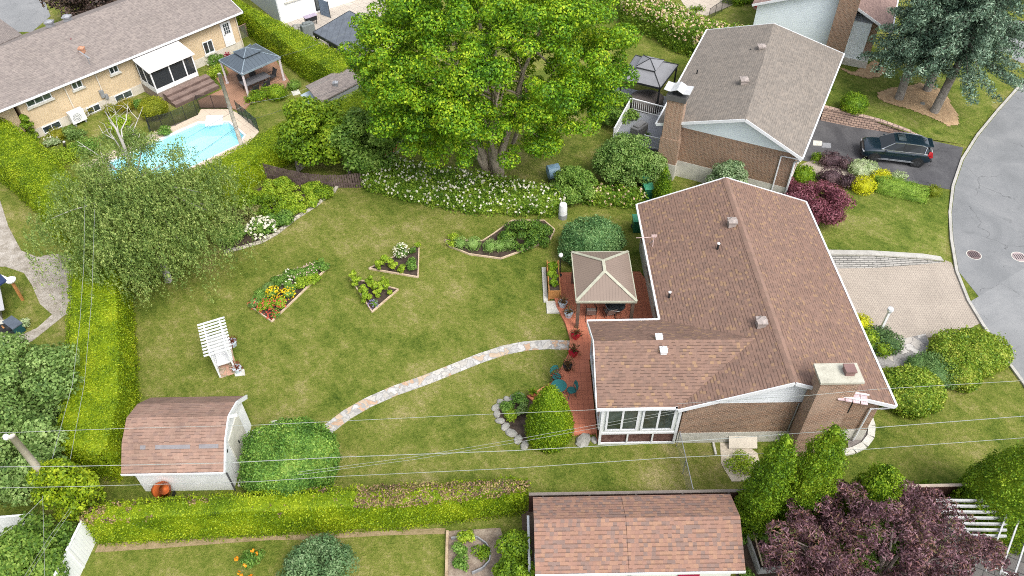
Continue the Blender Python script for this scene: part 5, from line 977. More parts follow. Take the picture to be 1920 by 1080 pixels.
# drain slots of the patio mats
# ================= GAZEBOS =================
def gazebo(name, label, c, z, rise, roofm, postm, tiers=None, inset=.25, trim=None, ridge=None, pw=.12, over=None, feet=None, drop=0.1, posts=None):
    """c: four eave corners (far left, far right, near right, near left) in metres"""
    Cc = [Vector((a[0], a[1], z)) for a in c]; m_ = sum(Cc, Vector())/4; t = T(name, label, 'gazebo', (m_.x, m_.y, 0))
    k = ridge if ridge is not None else .0
    v = (Cc[0]-Cc[3]).normalized() if k else Vector(); up = Vector((0, 0, rise)); Ra = m_+v*k/2+up; Rb = m_-v*k/2+up
    R = MB(); 
    if tiers:   # lower roof cut off, small roof above
        q = [p.lerp(m_+up, tiers) for p in Cc]
        for i in range(4): R.slab([Cc[i], Cc[(i+1) % 4], q[(i+1) % 4], q[i]], .05)
        r_ = R.build('roof', roofm, t); U = MB(); uz = Vector((0, 0, .16)); qq = [m_+(p-m_)*1.22+uz for p in q]; top = m_+up+Vector((0, 0, .12))
        for p in qq: p.z = q[0].z+.12
        if k: 
            top1, top2 = top+v*k*.5, top-v*k*.5
            U.slab([qq[0], qq[1], top1], .04).slab([qq[1], qq[2], top2, top1], .04).slab([qq[2], qq[3], top2], .04).slab([qq[3], qq[0], top1, top2], .04)
        else:
            for i in range(4): U.slab([qq[i], qq[(i+1) % 4], top], .04)
        U.build('upper_roof', roofm, t)
        if trim:
            X = MB()
            for i in range(4): X.beam(Cc[i]+Vector((0, 0, .02)), q[i]+Vector((0, 0, .02)), .07, .03); X.beam(qq[i]+Vector((0, 0, .02)), (top1 if i in (0, 1) else top2) if k else top, .06, .03)
            X.build('hip_trim', trim, t)
    else:
        R.slab([Cc[0], Cc[1], Ra], .05).slab([Cc[1], Cc[2], Rb, Ra], .05).slab([Cc[2], Cc[3], Rb], .05).slab([Cc[3], Cc[0], Ra, Rb], .05); R.build('roof', roofm, t)
        if trim:
            X = MB(); 
            for p, q in ((Cc[0], Ra), (Cc[1], Ra), (Cc[2], Rb), (Cc[3], Rb), (Ra, Rb)): X.beam(p+Vector((0, 0, .025)), q+Vector((0, 0, .025)), .17, .03)
            X.build('hip_trim', trim, t)
    E = MB()
    for i in range(4): E.beam(Cc[i]-Vector((0, 0, .06)), Cc[(i+1) % 4]-Vector((0, 0, .06)), .06, .14)
    E.build('eave_beam', trim or postm, t)
    pp = posts or [tuple((p+(m_-p)*inset)[:2]) for p in Cc]
    for a in pp: MB().box((a[0], a[1], (z+.02)/2+drop), (pw, pw, z-.05-drop)).box((a[0], a[1], drop+.03), (pw*1.7, pw*1.7, .05)).build('post', postm, t)
    return t, Cc
TANR = siding('tan_metal_roof', (.215, .165, .135), .17, 0, .45, .05)
gazebo('gazebo', 'tan metal roofed gazebo on the red tiled patio', [(3.5, 33.15), (6.8, 33.12), (6.79, 29.1), (3.5, 29.18)], 2.5, .75, TANR, plain('brown_post', (.13, .095, .075), .5), ridge=.85, trim=plain('sage_trim', (.38, .38, .3), .5), inset=.09, pw=.17)
SLATEM = siding('slate_metal_roof', (.1, .125, .15), .34, 0, .5, .06, .3, .4)
gz = GL([(410, 113), (480, 82), (526, 107), (453, 139)], 2.15)
gazebo('gazebo', 'blue grey two tier metal gazebo on the brown timber deck', [gz[0], gz[1], gz[2], gz[3]], 2.15, .85, SLATEM, plain('pale_pink_post', (.6, .54, .55), .5), tiers=.62, ridge=.0, trim=plain('slate_trim', (.2, .25, .29), .5), inset=.06, pw=.14)
gz = GL([(1163, 147), (1192, 103), (1272, 121), (1238, 165)], 2.3)
gazebo('gazebo', 'charcoal fabric two tier gazebo beside the grey roofed house', gz, 2.3, .95, plain('charcoal_canopy', (.2, .205, .22), .8, var=.1), BLACK, tiers=.6, trim=BLACK, inset=.05, pw=.12)
# flat dark pavilion
t = T('pavilion', 'flat dark slatted roof pavilion on the pale terrace by the maple', 'pavilion', G3(650, 70))
c = [Vector(G3(a, b, 2.6)) for a, b in ((587, 60), (655, 20), (735, 62), (662, 102))]
MB().slab(c, .1).build('roof', siding('dark_panel_roof', (.1, .115, .135), .5, 0, .3, .2), t)
m = MB()
for i in range(4): m.beam(c[i]-Vector((0, 0, .12)), c[(i+1) % 4]-Vector((0, 0, .12)), .08, .25)
m.build('beam', BLACK, t)
for p in c: q = p.lerp(sum(c, Vector())/4, .05); MB().box((q.x, q.y, 1.25), (.15, .15, 2.5)).build('post', BLACK, t)
m = MB(); d = (c[3]-c[0]).normalized(); m.beam(c[0]+d*.15-Vector((0, 0, .8)), c[0]+d*.8-Vector((0, 0, .2)), .08, .1); m.build('brace', BLACK, t)

# ================= FURNITURE =================
def sling_chair(loc, rz, label, group=None, fab=None, frm=BLACK, name='patio_chair'):
    t = T(name, label, 'chair', loc, rz, group); fab = fab or plain('taupe_sling', (.25, .21, .19), .8)
    o_ = OFF[t.name]; OFF[t.name] = Vector()
    MB().slab([(-.26, -.25, .42), (.26, -.25, .42), (.26, .22, .38), (-.26, .22, .38)], .02).build('seat', fab, t)
    MB().add([(-.26, .2, .4), (.26, .2, .4), (.26, .42, .95), (-.26, .42, .95), (-.26, .22, .39), (.26, .22, .39), (.26, .44, .94), (-.26, .44, .94)], [(0, 1, 2, 3), (7, 6, 5, 4), (0, 3, 7, 4), (1, 5, 6, 2), (2, 6, 7, 3)]).build('backrest', fab, t)
    for s_ in (-1, 1): MB().tube([(s_*.29, .45, 1.0), (s_*.29, .2, .4), (s_*.29, -.3, .42), (s_*.29, -.34, 0), (s_*.29, .5, 0), (s_*.29, .24, .42)], .016, 5).tube([(s_*.29, .3, .64), (s_*.3, -.28, .62), (s_*.29, -.3, .42)], .018, 5).build('leg_frame', frm, t)
    OFF[t.name] = o_; return t
pz = .16
for px, py, rz_, lab in ((1108, 590, 3.05, 'taupe sling patio chair at the left under the tan gazebo'), (1143, 590, -2.9, 'taupe sling patio chair at the right under the tan gazebo')):
    c = G(px, py, .3); sling_chair((c[0], c[1], pz), rz_+math.pi*0, lab, 'sling chairs under the tan gazebo')
t = T('patio_table', 'dark glass topped table under the tan gazebo', 'table', (5.9, 30.4, pz)); MB().lathe(5.9, 30.4, [(.55, .7), (.57, .72), (.55, .74)], 20, pz).build('tabletop', GLASS, t)
MB().tube([(5.9, 30.4, pz), (5.9, 30.4, pz+.7)], .05).tube([(5.5, 30.4, pz+.02), (6.3, 30.4, pz+.02)], .03).tube([(5.9, 30, pz+.02), (5.9, 30.8, pz+.02)], .03).build('pedestal', BLACK, t)
for i, (x, y, r) in enumerate(((6.2, 31.3, 0.2), (5.1, 31.2, .3))): sling_chair((x, y, pz), r, 'dark patio chair on the far side of the glass table, '+('right one' if i == 0 else 'left one'), 'sling chairs under the tan gazebo')
TEAL = plain('teal_iron', (.02, .13, .13), .5)
c = G(1048, 724, .8); t = T('bistro_table', 'round teal iron bistro table behind the egg shaped cedar', 'table', c+(pz,)); MB().lathe(c[0], c[1], [(.4, .66), (.42, .69), (.4, .71)], 20, pz).build('tabletop', TEAL, t)
for k in range(3): MB().tube([(c[0], c[1], pz+.68), (c[0]+.12*math.cos(k*2.1), c[1]+.12*math.sin(k*2.1), pz+.35), (c[0]+.33*math.cos(k*2.1), c[1]+.33*math.sin(k*2.1), pz)], .02, 6).build('leg', TEAL, t)
def iron_chair(px, py, rz_, lab):
    c = G(px, py, .3); t = T('bistro_chair', lab, 'chair', c+(pz,), rz_, 'teal iron bistro chairs'); o_ = OFF[t.name]; OFF[t.name] = Vector()
    MB().lathe(0, 0, [(.22, .42), (.24, .44), (.22, .46)], 16).build('seat', TEAL, t)
    m = MB(); m.tube([(-.2, .16, .45), (-.26, .24, .75), (-.15, .28, .95), (0, .3, 1.0), (.15, .28, .95), (.26, .24, .75), (.2, .16, .45)], .022, 6)
    for k in (-.12, 0, .12): m.tube([(k*.8, .2, .45), (k*1.3, .25, .7), (k*.7, .29, .96)], .015, 5)
    m.tube([(-.24, .24, .72), (0, .26, .78), (.24, .24, .72)], .05, 6).tube([(-.22, .27, .88), (0, .3, .9), (.22, .27, .88)], .04, 6); m.build('backrest', TEAL, t)
    for a, b in ((-1, -1), (1, -1), (-1, 1), (1, 1)): MB().tube([(a*.15, b*.15, .43), (a*.18, b*.17, .2), (a*.24, b*.22, 0)], .016, 5).build('leg', TEAL, t)
    OFF[t.name] = o_
iron_chair(1071, 738, -1.35, 'teal iron bistro chair to the right of the bistro table'); iron_chair(1043, 712, .5, 'teal iron bistro chair on the far side of the bistro table')
# dining set under the slate gazebo
c = G(478, 150, .75); t = T('dining_table', 'long grey dining table under the blue grey gazebo', 'table', c+(.1,)); MB().box((c[0], c[1], .82), (2.3, 1.0, .06), .75).build('tabletop', plain('grey_tabletop', (.13, .13, .14), .5), t)
for a, b in ((-1, -.4), (1, -.4), (-1, .4), (1, .4)): x = a*.95*math.cos(.75)-b*math.sin(.75); y = a*.95*math.sin(.75)+b*math.cos(.75); MB().tube([(c[0]+x, c[1]+y, .1), (c[0]+x, c[1]+y, .8)], .035).build('leg', BLACK, t)
for i, (a, b, r) in enumerate(((-.6, -.85, 3.9), (.4, -.85, 3.9), (-.6, .85, .75), (.4, .85, .75), (1.5, 0, -.8))):
    x = a*math.cos(.75)-b*math.sin(.75); y = a*math.sin(.75)+b*math.cos(.75)
    sling_chair((c[0]+x, c[1]+y, .1), r, ['black dining chair nearest the pool fence', 'black dining chair on the near side, right of the other near chair', 'black dining chair on the house side, left of the pair', 'black dining chair on the house side, right of the pair', 'black dining chair at the hedge end of the long grey table'][i], 'black chairs round the long grey table', plain('black_sling', (.05, .05, .055), .7) if i == 0 else bpy.data.materials['black_sling'])
# covered spa under charcoal gazebo
c = G(1212, 190, .5); t = T('covered_spa', 'brown fabric covered tub under the charcoal gazebo', 'hot tub', c+(0,)); m = MB().lathe(c[0], c[1], [(1.15, 0), (1.2, .25), (1.12, .6), (1.15, .85), (1.0, .98), (.6, 1.02), (.01, 1.0)], 20, 0, 1.15, .95)
m.v = [(x+.05*math.sin(9*math.atan2(y-c[1], x-c[0]))*(1 if z < .8 else 0), y+.05*math.cos(11*math.atan2(y-c[1], x-c[0]))*(1 if z < .8 else 0), z) for x, y, z in m.v]
m.build('cover', plain('brown_cover', (.1, .085, .08), .8, var=.3), t, smooth=True); MB().lathe(c[0], c[1], [(1.0, -.02), (1.02, .1)], 16, 0).build('base', BLACK, t)
# grey deck with white railing
t = T('raised_deck', 'grey boarded raised deck with white railings beside the brick chimney', 'deck', G3(1205, 240)); dk = GL([(1183, 196), (1240, 212), (1262, 215), (1245, 262), (1160, 258), (1150, 250)], 1.0)
dk = [G(1181, 205, .9), G(1245, 222, .9), G(1238, 282, .9), G(1150, 262, .9)]
MB().prism(dk, .75, .9).build('deck_boards', siding('grey_deck_boards', (.24, .25, .27), .15, 0, .4, .1), t)
MB().prism([(p[0]*.98+9.4*.02, p[1]*.98+.9, ) for p in dk], 0, .7).build('skirt', GREYM, t)
for i, (p, q) in enumerate(((dk[0], dk[1]), (dk[3], dk[0]), (dk[2], dk[3]))):
    a, b = Vector(p+(.9,)), Vector(q+(.9,)); m = MB()
    if i == 2: b = a.lerp(b, .35)
    k = int((b-a).length/.16); m.beam(a+Vector((0, 0, .95)), b+Vector((0, 0, .95)), .09, .06).beam(a+Vector((0, 0, .1)), b+Vector((0, 0, .1)), .05, .05)
    for j in range(k): c = a.lerp(b, j/k); m.box((c.x, c.y, c.z+.52), (.035, .035, .84))
    for c in (a, b): m.box((c.x, c.y, c.z+.5), (.1, .1, 1.02))
    m.build('railing', WHITE, t)
c = G(1198, 245, 1.4); t = T('covered_barbecue', 'barbecue under a grey cover on the raised grey deck', 'barbecue', c+(.9,)); MB().box((c[0], c[1], 1.4), (1.3, .7, 1.0), .8).box((c[0], c[1], 1.95), (1.0, .5, .15), .8).build('cover', plain('grey_bbq_cover', (.2, .2, .2), .85), t, bevel=.12)
MB().box((c[0], c[1], 1.0), (1.1, .5, .16), .8).build('base', BLACK, t)
c = G(1213, 262, 1.1)
def potted(px, py, label, pr, ph, potm, z=0., plantm=None, r=.35, h=.5, n=900, box=False, size=.22, asp=.28, group=None):
    c = G(px, py, z); t = T('potted_plant', label, 'potted plant', c+(z,), group=group)
    pm = MB()
    if box: pm.lathe(c[0], c[1], [(pr*.85, 0), (pr*1.2, ph), (pr*1.05, ph), (pr*1.0, ph-.06)], 4, z)
    else: pm.lathe(c[0], c[1], [(pr*.72, 0), (pr*.98, ph*.9), (pr*1.06, ph*.9), (pr*1.06, ph), (pr*.92, ph), (pr*.9, ph-.06)], 16, z)
    pm.build('pot', potm, t)
    e = nrm(RNG.normal(size=(n, 3))*np.array([1, 1, .7])+np.array([0, 0, .7])); q = RNG.random((n, 1))
    P = np.array([c[0], c[1], z+ph-.03])+e*q*np.array([r, r, h]); V, F_ = cards(P, np.cross(e, nrm(RNG.normal(size=e.shape))), size, asp)
    # long leaves point outwards
    T_ = e; Nn = nrm(np.cross(T_, nrm(RNG.normal(size=e.shape)))); s = size*(.5+.6*RNG.random((n, 1))); V = np.stack([P-T_*s*.5, P+Nn*s*asp*.5, P+T_*s*.5, P-Nn*s*asp*.5], 1).reshape(-1, 3)
    npmesh('leaves', V, [np.arange(4*n).reshape(n, 4)], plantm, t); return t
CORD = leafy('bronze_leaf', [(.03, .02, .01), (.12, .06, .03), (.24, .13, .06), (.2, .22, .07)], 3, .2); CORDR = leafy('red_cordyline', [(.06, .015, .01), (.2, .05, .03), (.3, .12, .06)], 3, .2)
PBLUE = plain('pale_blue_pot', (.5, .58, .66), .5, var=.05); REDP = plain('red_pot', (.5, .015, .04), .4, var=.05); BLKP = plain('black_pot', (.025, .02, .02), .5)
potted(438, 648, 'red leaved plant in a pale blue pot beside the middle of the white arbor', .24, .38, PBLUE, 0, CORDR, .35, .45, 130)
potted(447, 697, 'red leaved plant in a pale blue pot at the foot of the white arbor', .24, .38, PBLUE, 0, CORDR, .35, .45, 130)
for px, py, m_, lab, bx_ in ((1055, 574, PBLUE, 'bronze leaved plant in the pale blue pot nearer the timber planter', 0), (1066, 593, PBLUE, 'bronze leaved plant in the pale blue pot nearer the red pots', 0), (1079, 633, REDP, 'bronze leaved plant in the red square pot level with the sunroom roof edge', 1), (1075, 666, REDP, 'bronze leaved plant in the red square pot at the end of the stone path', 1), (1064, 692, BLKP, 'bronze leaved plant in the black pot below the red pots', 0), (1043, 714, BLKP, 'dark leaved plant in the black pot behind the bistro table', 0)):
    potted(px, py, lab, .25, .36, m_, pz, CORD if py < 700 else CORDR, .4, .6, 150, bool(bx_))
potted(1000, 741, 'lime green plant in a terracotta pot at the left point of the patio', .2, .25, plain('terracotta', (.3, .07, .04), .7), pz, BRIGHT, .3, .35, 160)
potted(1213, 262, 'small green plant in a dark pot on the raised grey deck', .2, .3, BLKP, .9, BUSH, .25, .35, 150)
potted(430, 113, 'cerise flowered pot plant beside the porch steps', .25, .3, BLKP, 0, leafy('cerise_bloom', [(.2, .01, .04), (.4, .02, .08)], 3), .4, .5, 300)
# timber planter + stone edging
t = T('timber_planter', 'tall wooden planter box of lettuces at the edge of the patio', 'planter', G3(1036, 540)); x0_, y0_ = 2.15, 31.9; WOODP = speck('cedar_planter', [(.24, .1, .03), (.42, .2, .07), (.52, .28, .11)], 3, 16)
m = MB()
for (a, b, c_, d) in ((2.15, 2.2, 31.7, 34.2), (2.8, 2.85, 31.7, 34.2), (2.2, 2.8, 31.7, 31.76), (2.2, 2.8, 34.14, 34.2)): m.bx(a, b, c_, d, .1, .75)
m.build('box', WOODP, t); MB().bx(2.2, 2.8, 31.76, 34.14, .1, .66).build('soil', SOIL, t)
for yy in (31.66, 34.24): MB().bx(2.13, 2.2, yy-.03, yy+.03, 0, .8).build('leg', WOODP, t); MB().bx(2.8, 2.87, yy-.03, yy+.03, 0, .8).build('leg', WOODP, t)
for i, (yy, rr) in enumerate(((32.3, .28), (33.0, .33), (33.8, .28))):
    t = T('lettuce_plant', ['lettuce at the near end of the wooden planter', 'lettuce in the middle of the wooden planter', 'lettuce at the far end of the wooden planter'][i], 'vegetable', (2.5, yy, .66), group='lettuces in the wooden planter')
    crown('leaves', (2.5, yy, .78), (rr, rr*1.2, .2), BRIGHT, t, 8, (.12, .2), 500, .13, seed=70+i)
structure('edging_slab', MB().bx(2.0, 2.95, 30.6, 31.55, -.1, .1), CONC); structure('edging_slab', MB().bx(1.85, 2.1, 31.5, 34.4, -.1, .12), CONC)
# patio lamp
c = G(1050, 516, pz); t = T('garden_lamp', 'short black lamp post with a pale globe at the corner of the patio', 'lamp', c+(pz,)); MB().lathe(c[0], c[1], [(.13, 0), (.12, .05), (.03, .08), (.025, 1.5), (.05, 1.52)], 10, pz).build('pole', BLACK, t); MB().lathe(c[0], c[1], [(.05, 1.5), (.12, 1.58), (.14, 1.66), (.1, 1.76), (.02, 1.82)], 12, pz).build('lamp_shade', WHITE, t)
c = G(1648, 625); e = G(1661, 585, 2.0); t = T('garden_lamp', 'white lamp post on a stone base by the paver driveway', 'lamp', c+(0,)); MB().lathe(c[0], c[1], [(.32, -.05), (.3, .16), (.1, .2)], 8).build('base', CONC, t); MB().box((c[0], c[1], .95), (.13, .13, 1.6)).build('pole', WHITE, t); MB().lathe(c[0], c[1], [(.1, 1.75), (.17, 1.9), (.16, 2.05), (.02, 2.12)], 8).build('lamp_shade', WHITE2, t)
# bins, barrel, composter
GRB = plain('green_bin', (.015, .11, .06), .5, var=.1)
def bin_(px, py, lab, rz_=0, z=0, sc=1.0):
    c = G(px, py, z); t = T('wheeled_bin', lab, 'bin', c+(z,), rz_, 'green wheeled bins'); o_ = OFF[t.name]; OFF[t.name] = Vector()
    MB().add([(-.25, -.28, .05), (.25, -.28, .05), (.25, .28, .05), (-.25, .28, .05), (-.3, -.36, 1.0), (.3, -.36, 1.0), (.3, .34, 1.0), (-.3, .34, 1.0)], [(0, 3, 2, 1), (0, 1, 5, 4), (1, 2, 6, 5), (2, 3, 7, 6), (3, 0, 4, 7), (4, 5, 6, 7)]).build('body', GRB, t)
    MB().box((0, -.01, 1.04), (.66, .76, .07)).box((0, -.1, 1.08), (.5, .4, .04)).box((0, .4, 1.0), (.5, .06, .05)).build('lid', plain('green_lid', (.05, .24, .14), .5) if 'green_lid' not in bpy.data.materials else bpy.data.materials['green_lid'], t, bevel=.02)
    for s_ in (-1, 1): MB().tube([(s_*.27, .3, .12), (s_*.32, .3, .12)], .12, 12).build('wheel', BLACK, t)
    OFF[t.name] = o_
bin_(1193, 432, 'dark green wheeled bin tucked against the corner of the brown roof'); bin_(1213, 372, 'green wheeled bin nearer the hydrangeas behind the neighbour fence', .1); bin_(1209, 352, 'green wheeled bin behind another one below the raised deck', .1)
c = G(1055, 408); t = T('rain_barrel', 'white and grey rain barrel at the end of the white flowered hedge', 'barrel', c+(0,)); MB().lathe(c[0], c[1], [(.3, 0), (.3, .35), (.29, .36)], 18).build('stand', GREYM, t); MB().lathe(c[0], c[1], [(.27, .36), (.28, .7), (.25, 1.1), (.22, 1.15), (.2, 1.15)], 18).build('barrel', WHITE, t)
c = G(1036, 330, .3); t = T('compost_drum', 'blue grey compost drum between the hydrangeas and the lawn', 'composter', c+(0,)); MB().tube([(c[0]-.35, c[1]-.1, .65), (c[0]-.33, c[1]-.1, .65), (c[0]+.45, c[1]+.1, .7), (c[0]+.47, c[1]+.1, .7)], [.3, .52, .52, .3], 18).build('drum', plain('slate_blue_plastic', (.16, .26, .34), .45), t, smooth=False)
MB().tube([(c[0]-.3, c[1]-.3, 0), (c[0]-.1, c[1], .6), (c[0]+.1, c[1]+.3, 0)], .03).build('stand', BLACK, t)
# ================= ARBOR =================
t = T('garden_arbor', 'white slatted garden arbor standing on the lawn between two pots', 'arbor', (-15.9, 27.4, 0), math.atan2(2.1, -.9)-math.pi/2); OFF[t.name] = Vector(); 
for sx in (-1, 1):
    for sy in (-1, 1): MB().bx(sx*.42-.045, sx*.42+.045, sy*.98-.045, sy*.98+.045, 0, 1.98).build('post', WHITE2, t)
    m = MB().bx(sx*.42-.03, sx*.42+.03, -1.25, 1.25, 1.98, 2.1)
    m.build('beam', WHITE2, t); m = MB()
    for k in range(11): m.bx(sx*.42-.012, sx*.42+.012, -.92+k*.18, -.9+k*.18+.03, .12, 1.9)
    for k in range(8): m.bx(sx*.42-.02, sx*.42+.02, -.94, .94, .2+k*.22, .23+k*.22)
    m.build('lattice', WHITE, t)
for k in range(11): MB().bx(-.72, .72, -1.2+k*.236, -1.155+k*.236, 2.1, 2.2).build('slat', WHITE2, t)
m = MB().bx(-.38, .38, .3, .36, .1, 1.9).bx(-.38, .38, -.55, .3, .42, .47); m.build('bench', WHITE, t)
structure('arbor_paving', MB().prism([(-15.9+a*math.cos(.405)-b*math.sin(.405), 27.4+a*math.sin(.405)+b*math.cos(.405)) for a, b in ((-.42, -1.05), (.5, -1.05), (.5, 1.0), (-.42, 1.0))], -.1, .035), flag('pink_slabs', [(.5, .3, .22), (.6, .5, .42), (.45, .33, .26)], (.25, .22, .14), 2.2, .06))
structure('pot_slab', GL([(438, 694), (458, 692), (460, 704), (441, 706)]), CONC, .03)
# ================= GARDEN BEDS =================
def bed(name, label, poly, edge, ew=.07, eh=.14, soil=SOIL, closed=True):
    cx, cy = poly[0]; t = T(name, label, 'garden bed', (cx, cy, 0)); MB().prism(poly, -.1, .06).build('soil', soil, t); m = MB(); n = len(poly)
    for i in range(n if closed else n-1): m.beam(poly[i]+(eh/2-.02,), poly[(i+1) % n]+(eh/2-.02,), ew, eh)
    m.build('edging', edge, t); return t
TIMB = speck('pale_timber_edge', [(.34, .25, .17), (.5, .39, .28), (.62, .52, .4)], 2, 14)
BA = GL([(692, 505), (786, 461), (784, 521)]); bed('garden_bed', 'triangular timber edged bed with a white flowering bush', BA, TIMB)
BB_ = GL([(657, 523), (747, 544), (698, 586)]); bed('garden_bed', 'triangular timber edged bed pointing down the lawn', BB_, TIMB)
BC = GL([(834, 452), (843, 463), (880, 478), (939, 486), (1031, 452), (1040, 432), (1020, 415), (960, 415), (925, 440), (905, 453)]); bed('garden_bed', 'long angled timber edged bed with small round box bushes', BC, TIMB)
BD = GL([(468, 574), (510, 604), (618, 500), (590, 496), (520, 520)]); bed('garden_bed', 'long bed of mixed yellow and red flowers with a timber edge', BD, TIMB)
BE = GL([(422, 473), (490, 452), (545, 412), (605, 372), (634, 350), (600, 338), (510, 338), (420, 395), (395, 440)]); structure('border_soil', BE, SOIL, .03)
BLK2 = brick('edging_blocks', (.5, .46, .38), (.42, .39, .33), (.15, .14, .12), .3, .3, .02, .2)
t = T('stone_edging', 'pale block edging curving along the border in front of the pool hedge', 'edging', G3(500, 450)); m = MB(); pe = GL([(420, 474), (455, 465), (492, 454), (520, 438), (555, 410), (590, 388), (612, 370), (625, 362), (634, 348)])
for i in range(len(pe)-1):
    a, b = Vector(pe[i]+(.06,)), Vector(pe[i+1]+(.06,)); k = max(1, int((b-a).length/.34))
    for j in range(k): p, q = a.lerp(b, (j+.04)/k), a.lerp(b, (j+.96)/k); m.beam(p, q, .24, .1+.01*(j % 2))
m.build('blocks', BLK2, t)
RB = GL([(727, 248), (752, 244), (768, 256), (770, 268), (758, 280), (735, 292), (715, 298), (708, 275)]); bed('garden_bed', 'red mulch bed with block edging near the maple tree', RB, BLK2, .22, .16, MULCHR)
SB = GL([(928, 762), (940, 752), (985, 744), (1015, 768), (1000, 800), (990, 838), (965, 822), (940, 798), (926, 775)]); t = T('rock_garden', 'rock ringed bed between the lawn and the egg shaped cedar', 'garden bed', SB[0]+(0,)); MB().prism(SB, -.1, .05).build('soil', SOIL, t)
rg = random.Random(8)
ROCKM = speck('pale_rock', [(.15, .15, .135), (.27, .265, .24), (.4, .39, .36)], 2.5, 14); ri = 0
def rock(x, y, r, label, grp=None, z=0): 
    t = T('rock', label, 'rock', (x, y, z), group=grp); m = MB().lathe(0, 0, [(r*.8, -.05), (r, r*.2), (r*.8, r*.45), (r*.3, r*.55)], 7, 0, 1.2, .85); a = rg.random()*3
    m.v = [(x+(p[0]*math.cos(a)-p[1]*math.sin(a))*rg.uniform(.9, 1.1), y+(p[0]*math.sin(a)+p[1]*math.cos(a))*rg.uniform(.9, 1.1), z+p[2]) for p in m.v]; m.build('stone', ROCKM, t)
for (px, py, rr) in ((930, 765, .25), (932, 777, .24), (938, 790, .24), (948, 801, .25), (959, 813, .3), (972, 825, .26), (984, 836, .25), (940, 756, .24), (951, 750, .22), (962, 748, .25), (976, 744, .26)): rock(*G(px, py), rr, 'pale rock in the ring round the dark bed beside the egg shaped cedar', 'rocks ringing the bed by the cedar')
rock(*G(1094, 827), .42, 'large flat grey rock at the foot of the patio'); rock(*G(1114, 826), .2, 'small grey rock against the sunroom corner')
# curved bed at the house corner
CB = GL([(1590, 790), (1618, 765), (1632, 790), (1635, 815), (1620, 838), (1590, 850)]); structure('corner_bed', CB, speck('grey_chips', [(.1, .09, .085), (.2, .18, .17), (.32, .3, .28)], 3, 30), .02)
t = T('stone_edging', 'curved pale stone edging round the bed at the downspout corner', 'edging', G3(1632, 800)); m = MB(); pe = GL([(1617, 762), (1628, 780), (1634, 800), (1632, 820), (1620, 836), (1600, 846), (1580, 850)])
for i in range(len(pe)-1):
    a, b = Vector(pe[i]+(.06,)), Vector(pe[i+1]+(.06,)); k = max(1, int((b-a).length/.4))
    for j in range(k): m.beam(a.lerp(b, (j+.03)/k), a.lerp(b, (j+.97)/k), .34, .12+.01*(j % 2))
m.build('blocks', CONC, t)
potted(1603, 812, 'tufty plant in a pale urn in the curved corner bed', .3, .4, CONC, 0, CORD, .3, .3, 120)
t = T('access_ramp', 'sloping pale wooden hatch against the foundation', 'hatch', (11, 21.4, 0)); MB().slab([(10.6, 21.62, .55), (12.0, 21.62, .55), (12.0, 21.2, .12), (10.6, 21.2, .12)], .06).build('hatch', plain('pale_board', (.55, .5, .42), .7), t)
MB().bx(9.85, 9.95, 20.9, 21.6, -.05, .12).build('block', CONC, t)
# garage end slabs
for px, py, lab, mm in ((1533, 268, 'tan slab', CONC), (1549, 272, 'grey mat', GREYM)): structure('door_slab', GL([(px-8, py-4), (px+8, py-3), (px+9, py+6), (px-9, py+5)]), mm, .035)
structure('neighbour_walk', GL([(1500, 310), (1528, 298), (1545, 306), (1650, 338), (1648, 346), (1552, 322), (1528, 330), (1500, 326)]), PAVER, .03)

# ================= PLANTS IN THE BEDS =================
FERN = leafy('fern_leaf', [(.07, .15, .012), (.19, .32, .02), (.34, .46, .035), (.48, .56, .07)], 1.5, .3); MIX = leafy('perennial_leaf', [(.03, .085, .015), (.09, .2, .03), (.18, .32, .055), (.3, .44, .1)], 1.2, .3)
def clump(name, label, px, py, r, h, mat, n=900, size=.09, fl=None, nf=40, fs=.1, group=None, z=.06, cat='plant', sx=1., gx=None):
    c = gx or G(px, py, z); t = T(name, label, cat, c+(z,), group=group); crown('leaves', (c[0], c[1], z+h*.45), (r*sx, r, h*.5), mat, t, max(5, int(14*r)), (.25*r+.05, .45*r+.08), n, size, seed=int(px*7+py), bottom=z, hollow=.3)
    MB().tube([(c[0], c[1], z-.03), (c[0], c[1], z+h*.5)], .015, 5).build('stem', FERN, t)
    if fl:
        e = nrm(RNG.normal(size=(nf, 3))+np.array([0, -.15, .9])); P = np.array([c[0], c[1], z+h*.45])+e*np.array([r*sx, r, h*.55])*1.02; k = 6; PP = np.repeat(P, k, 0); D = nrm(RNG.normal(size=PP.shape)+np.array([0, 0, .8])); PP = PP+D*fs*.4
        V, F_ = cards(PP, D, fs*.75, .9); npmesh('blossoms', V, [F_], fl, t)
    return t
YF = leafy('yellow_petals', [(.6, .4, .01), (.75, .55, .01), (.8, .65, .05)], 3, .2); RF = leafy('red_petals', [(.4, .03, .03), (.55, .08, .05), (.6, .2, .12)], 3, .2); PF = leafy('mauve_petals', [(.25, .2, .5), (.4, .33, .6)], 3, .2); PKF = leafy('pink_petals', [(.6, .4, .4), (.65, .5, .45)], 3, .2); ORF = leafy('orange_petals', [(.7, .22, .01), (.8, .35, .02)], 3, .2)
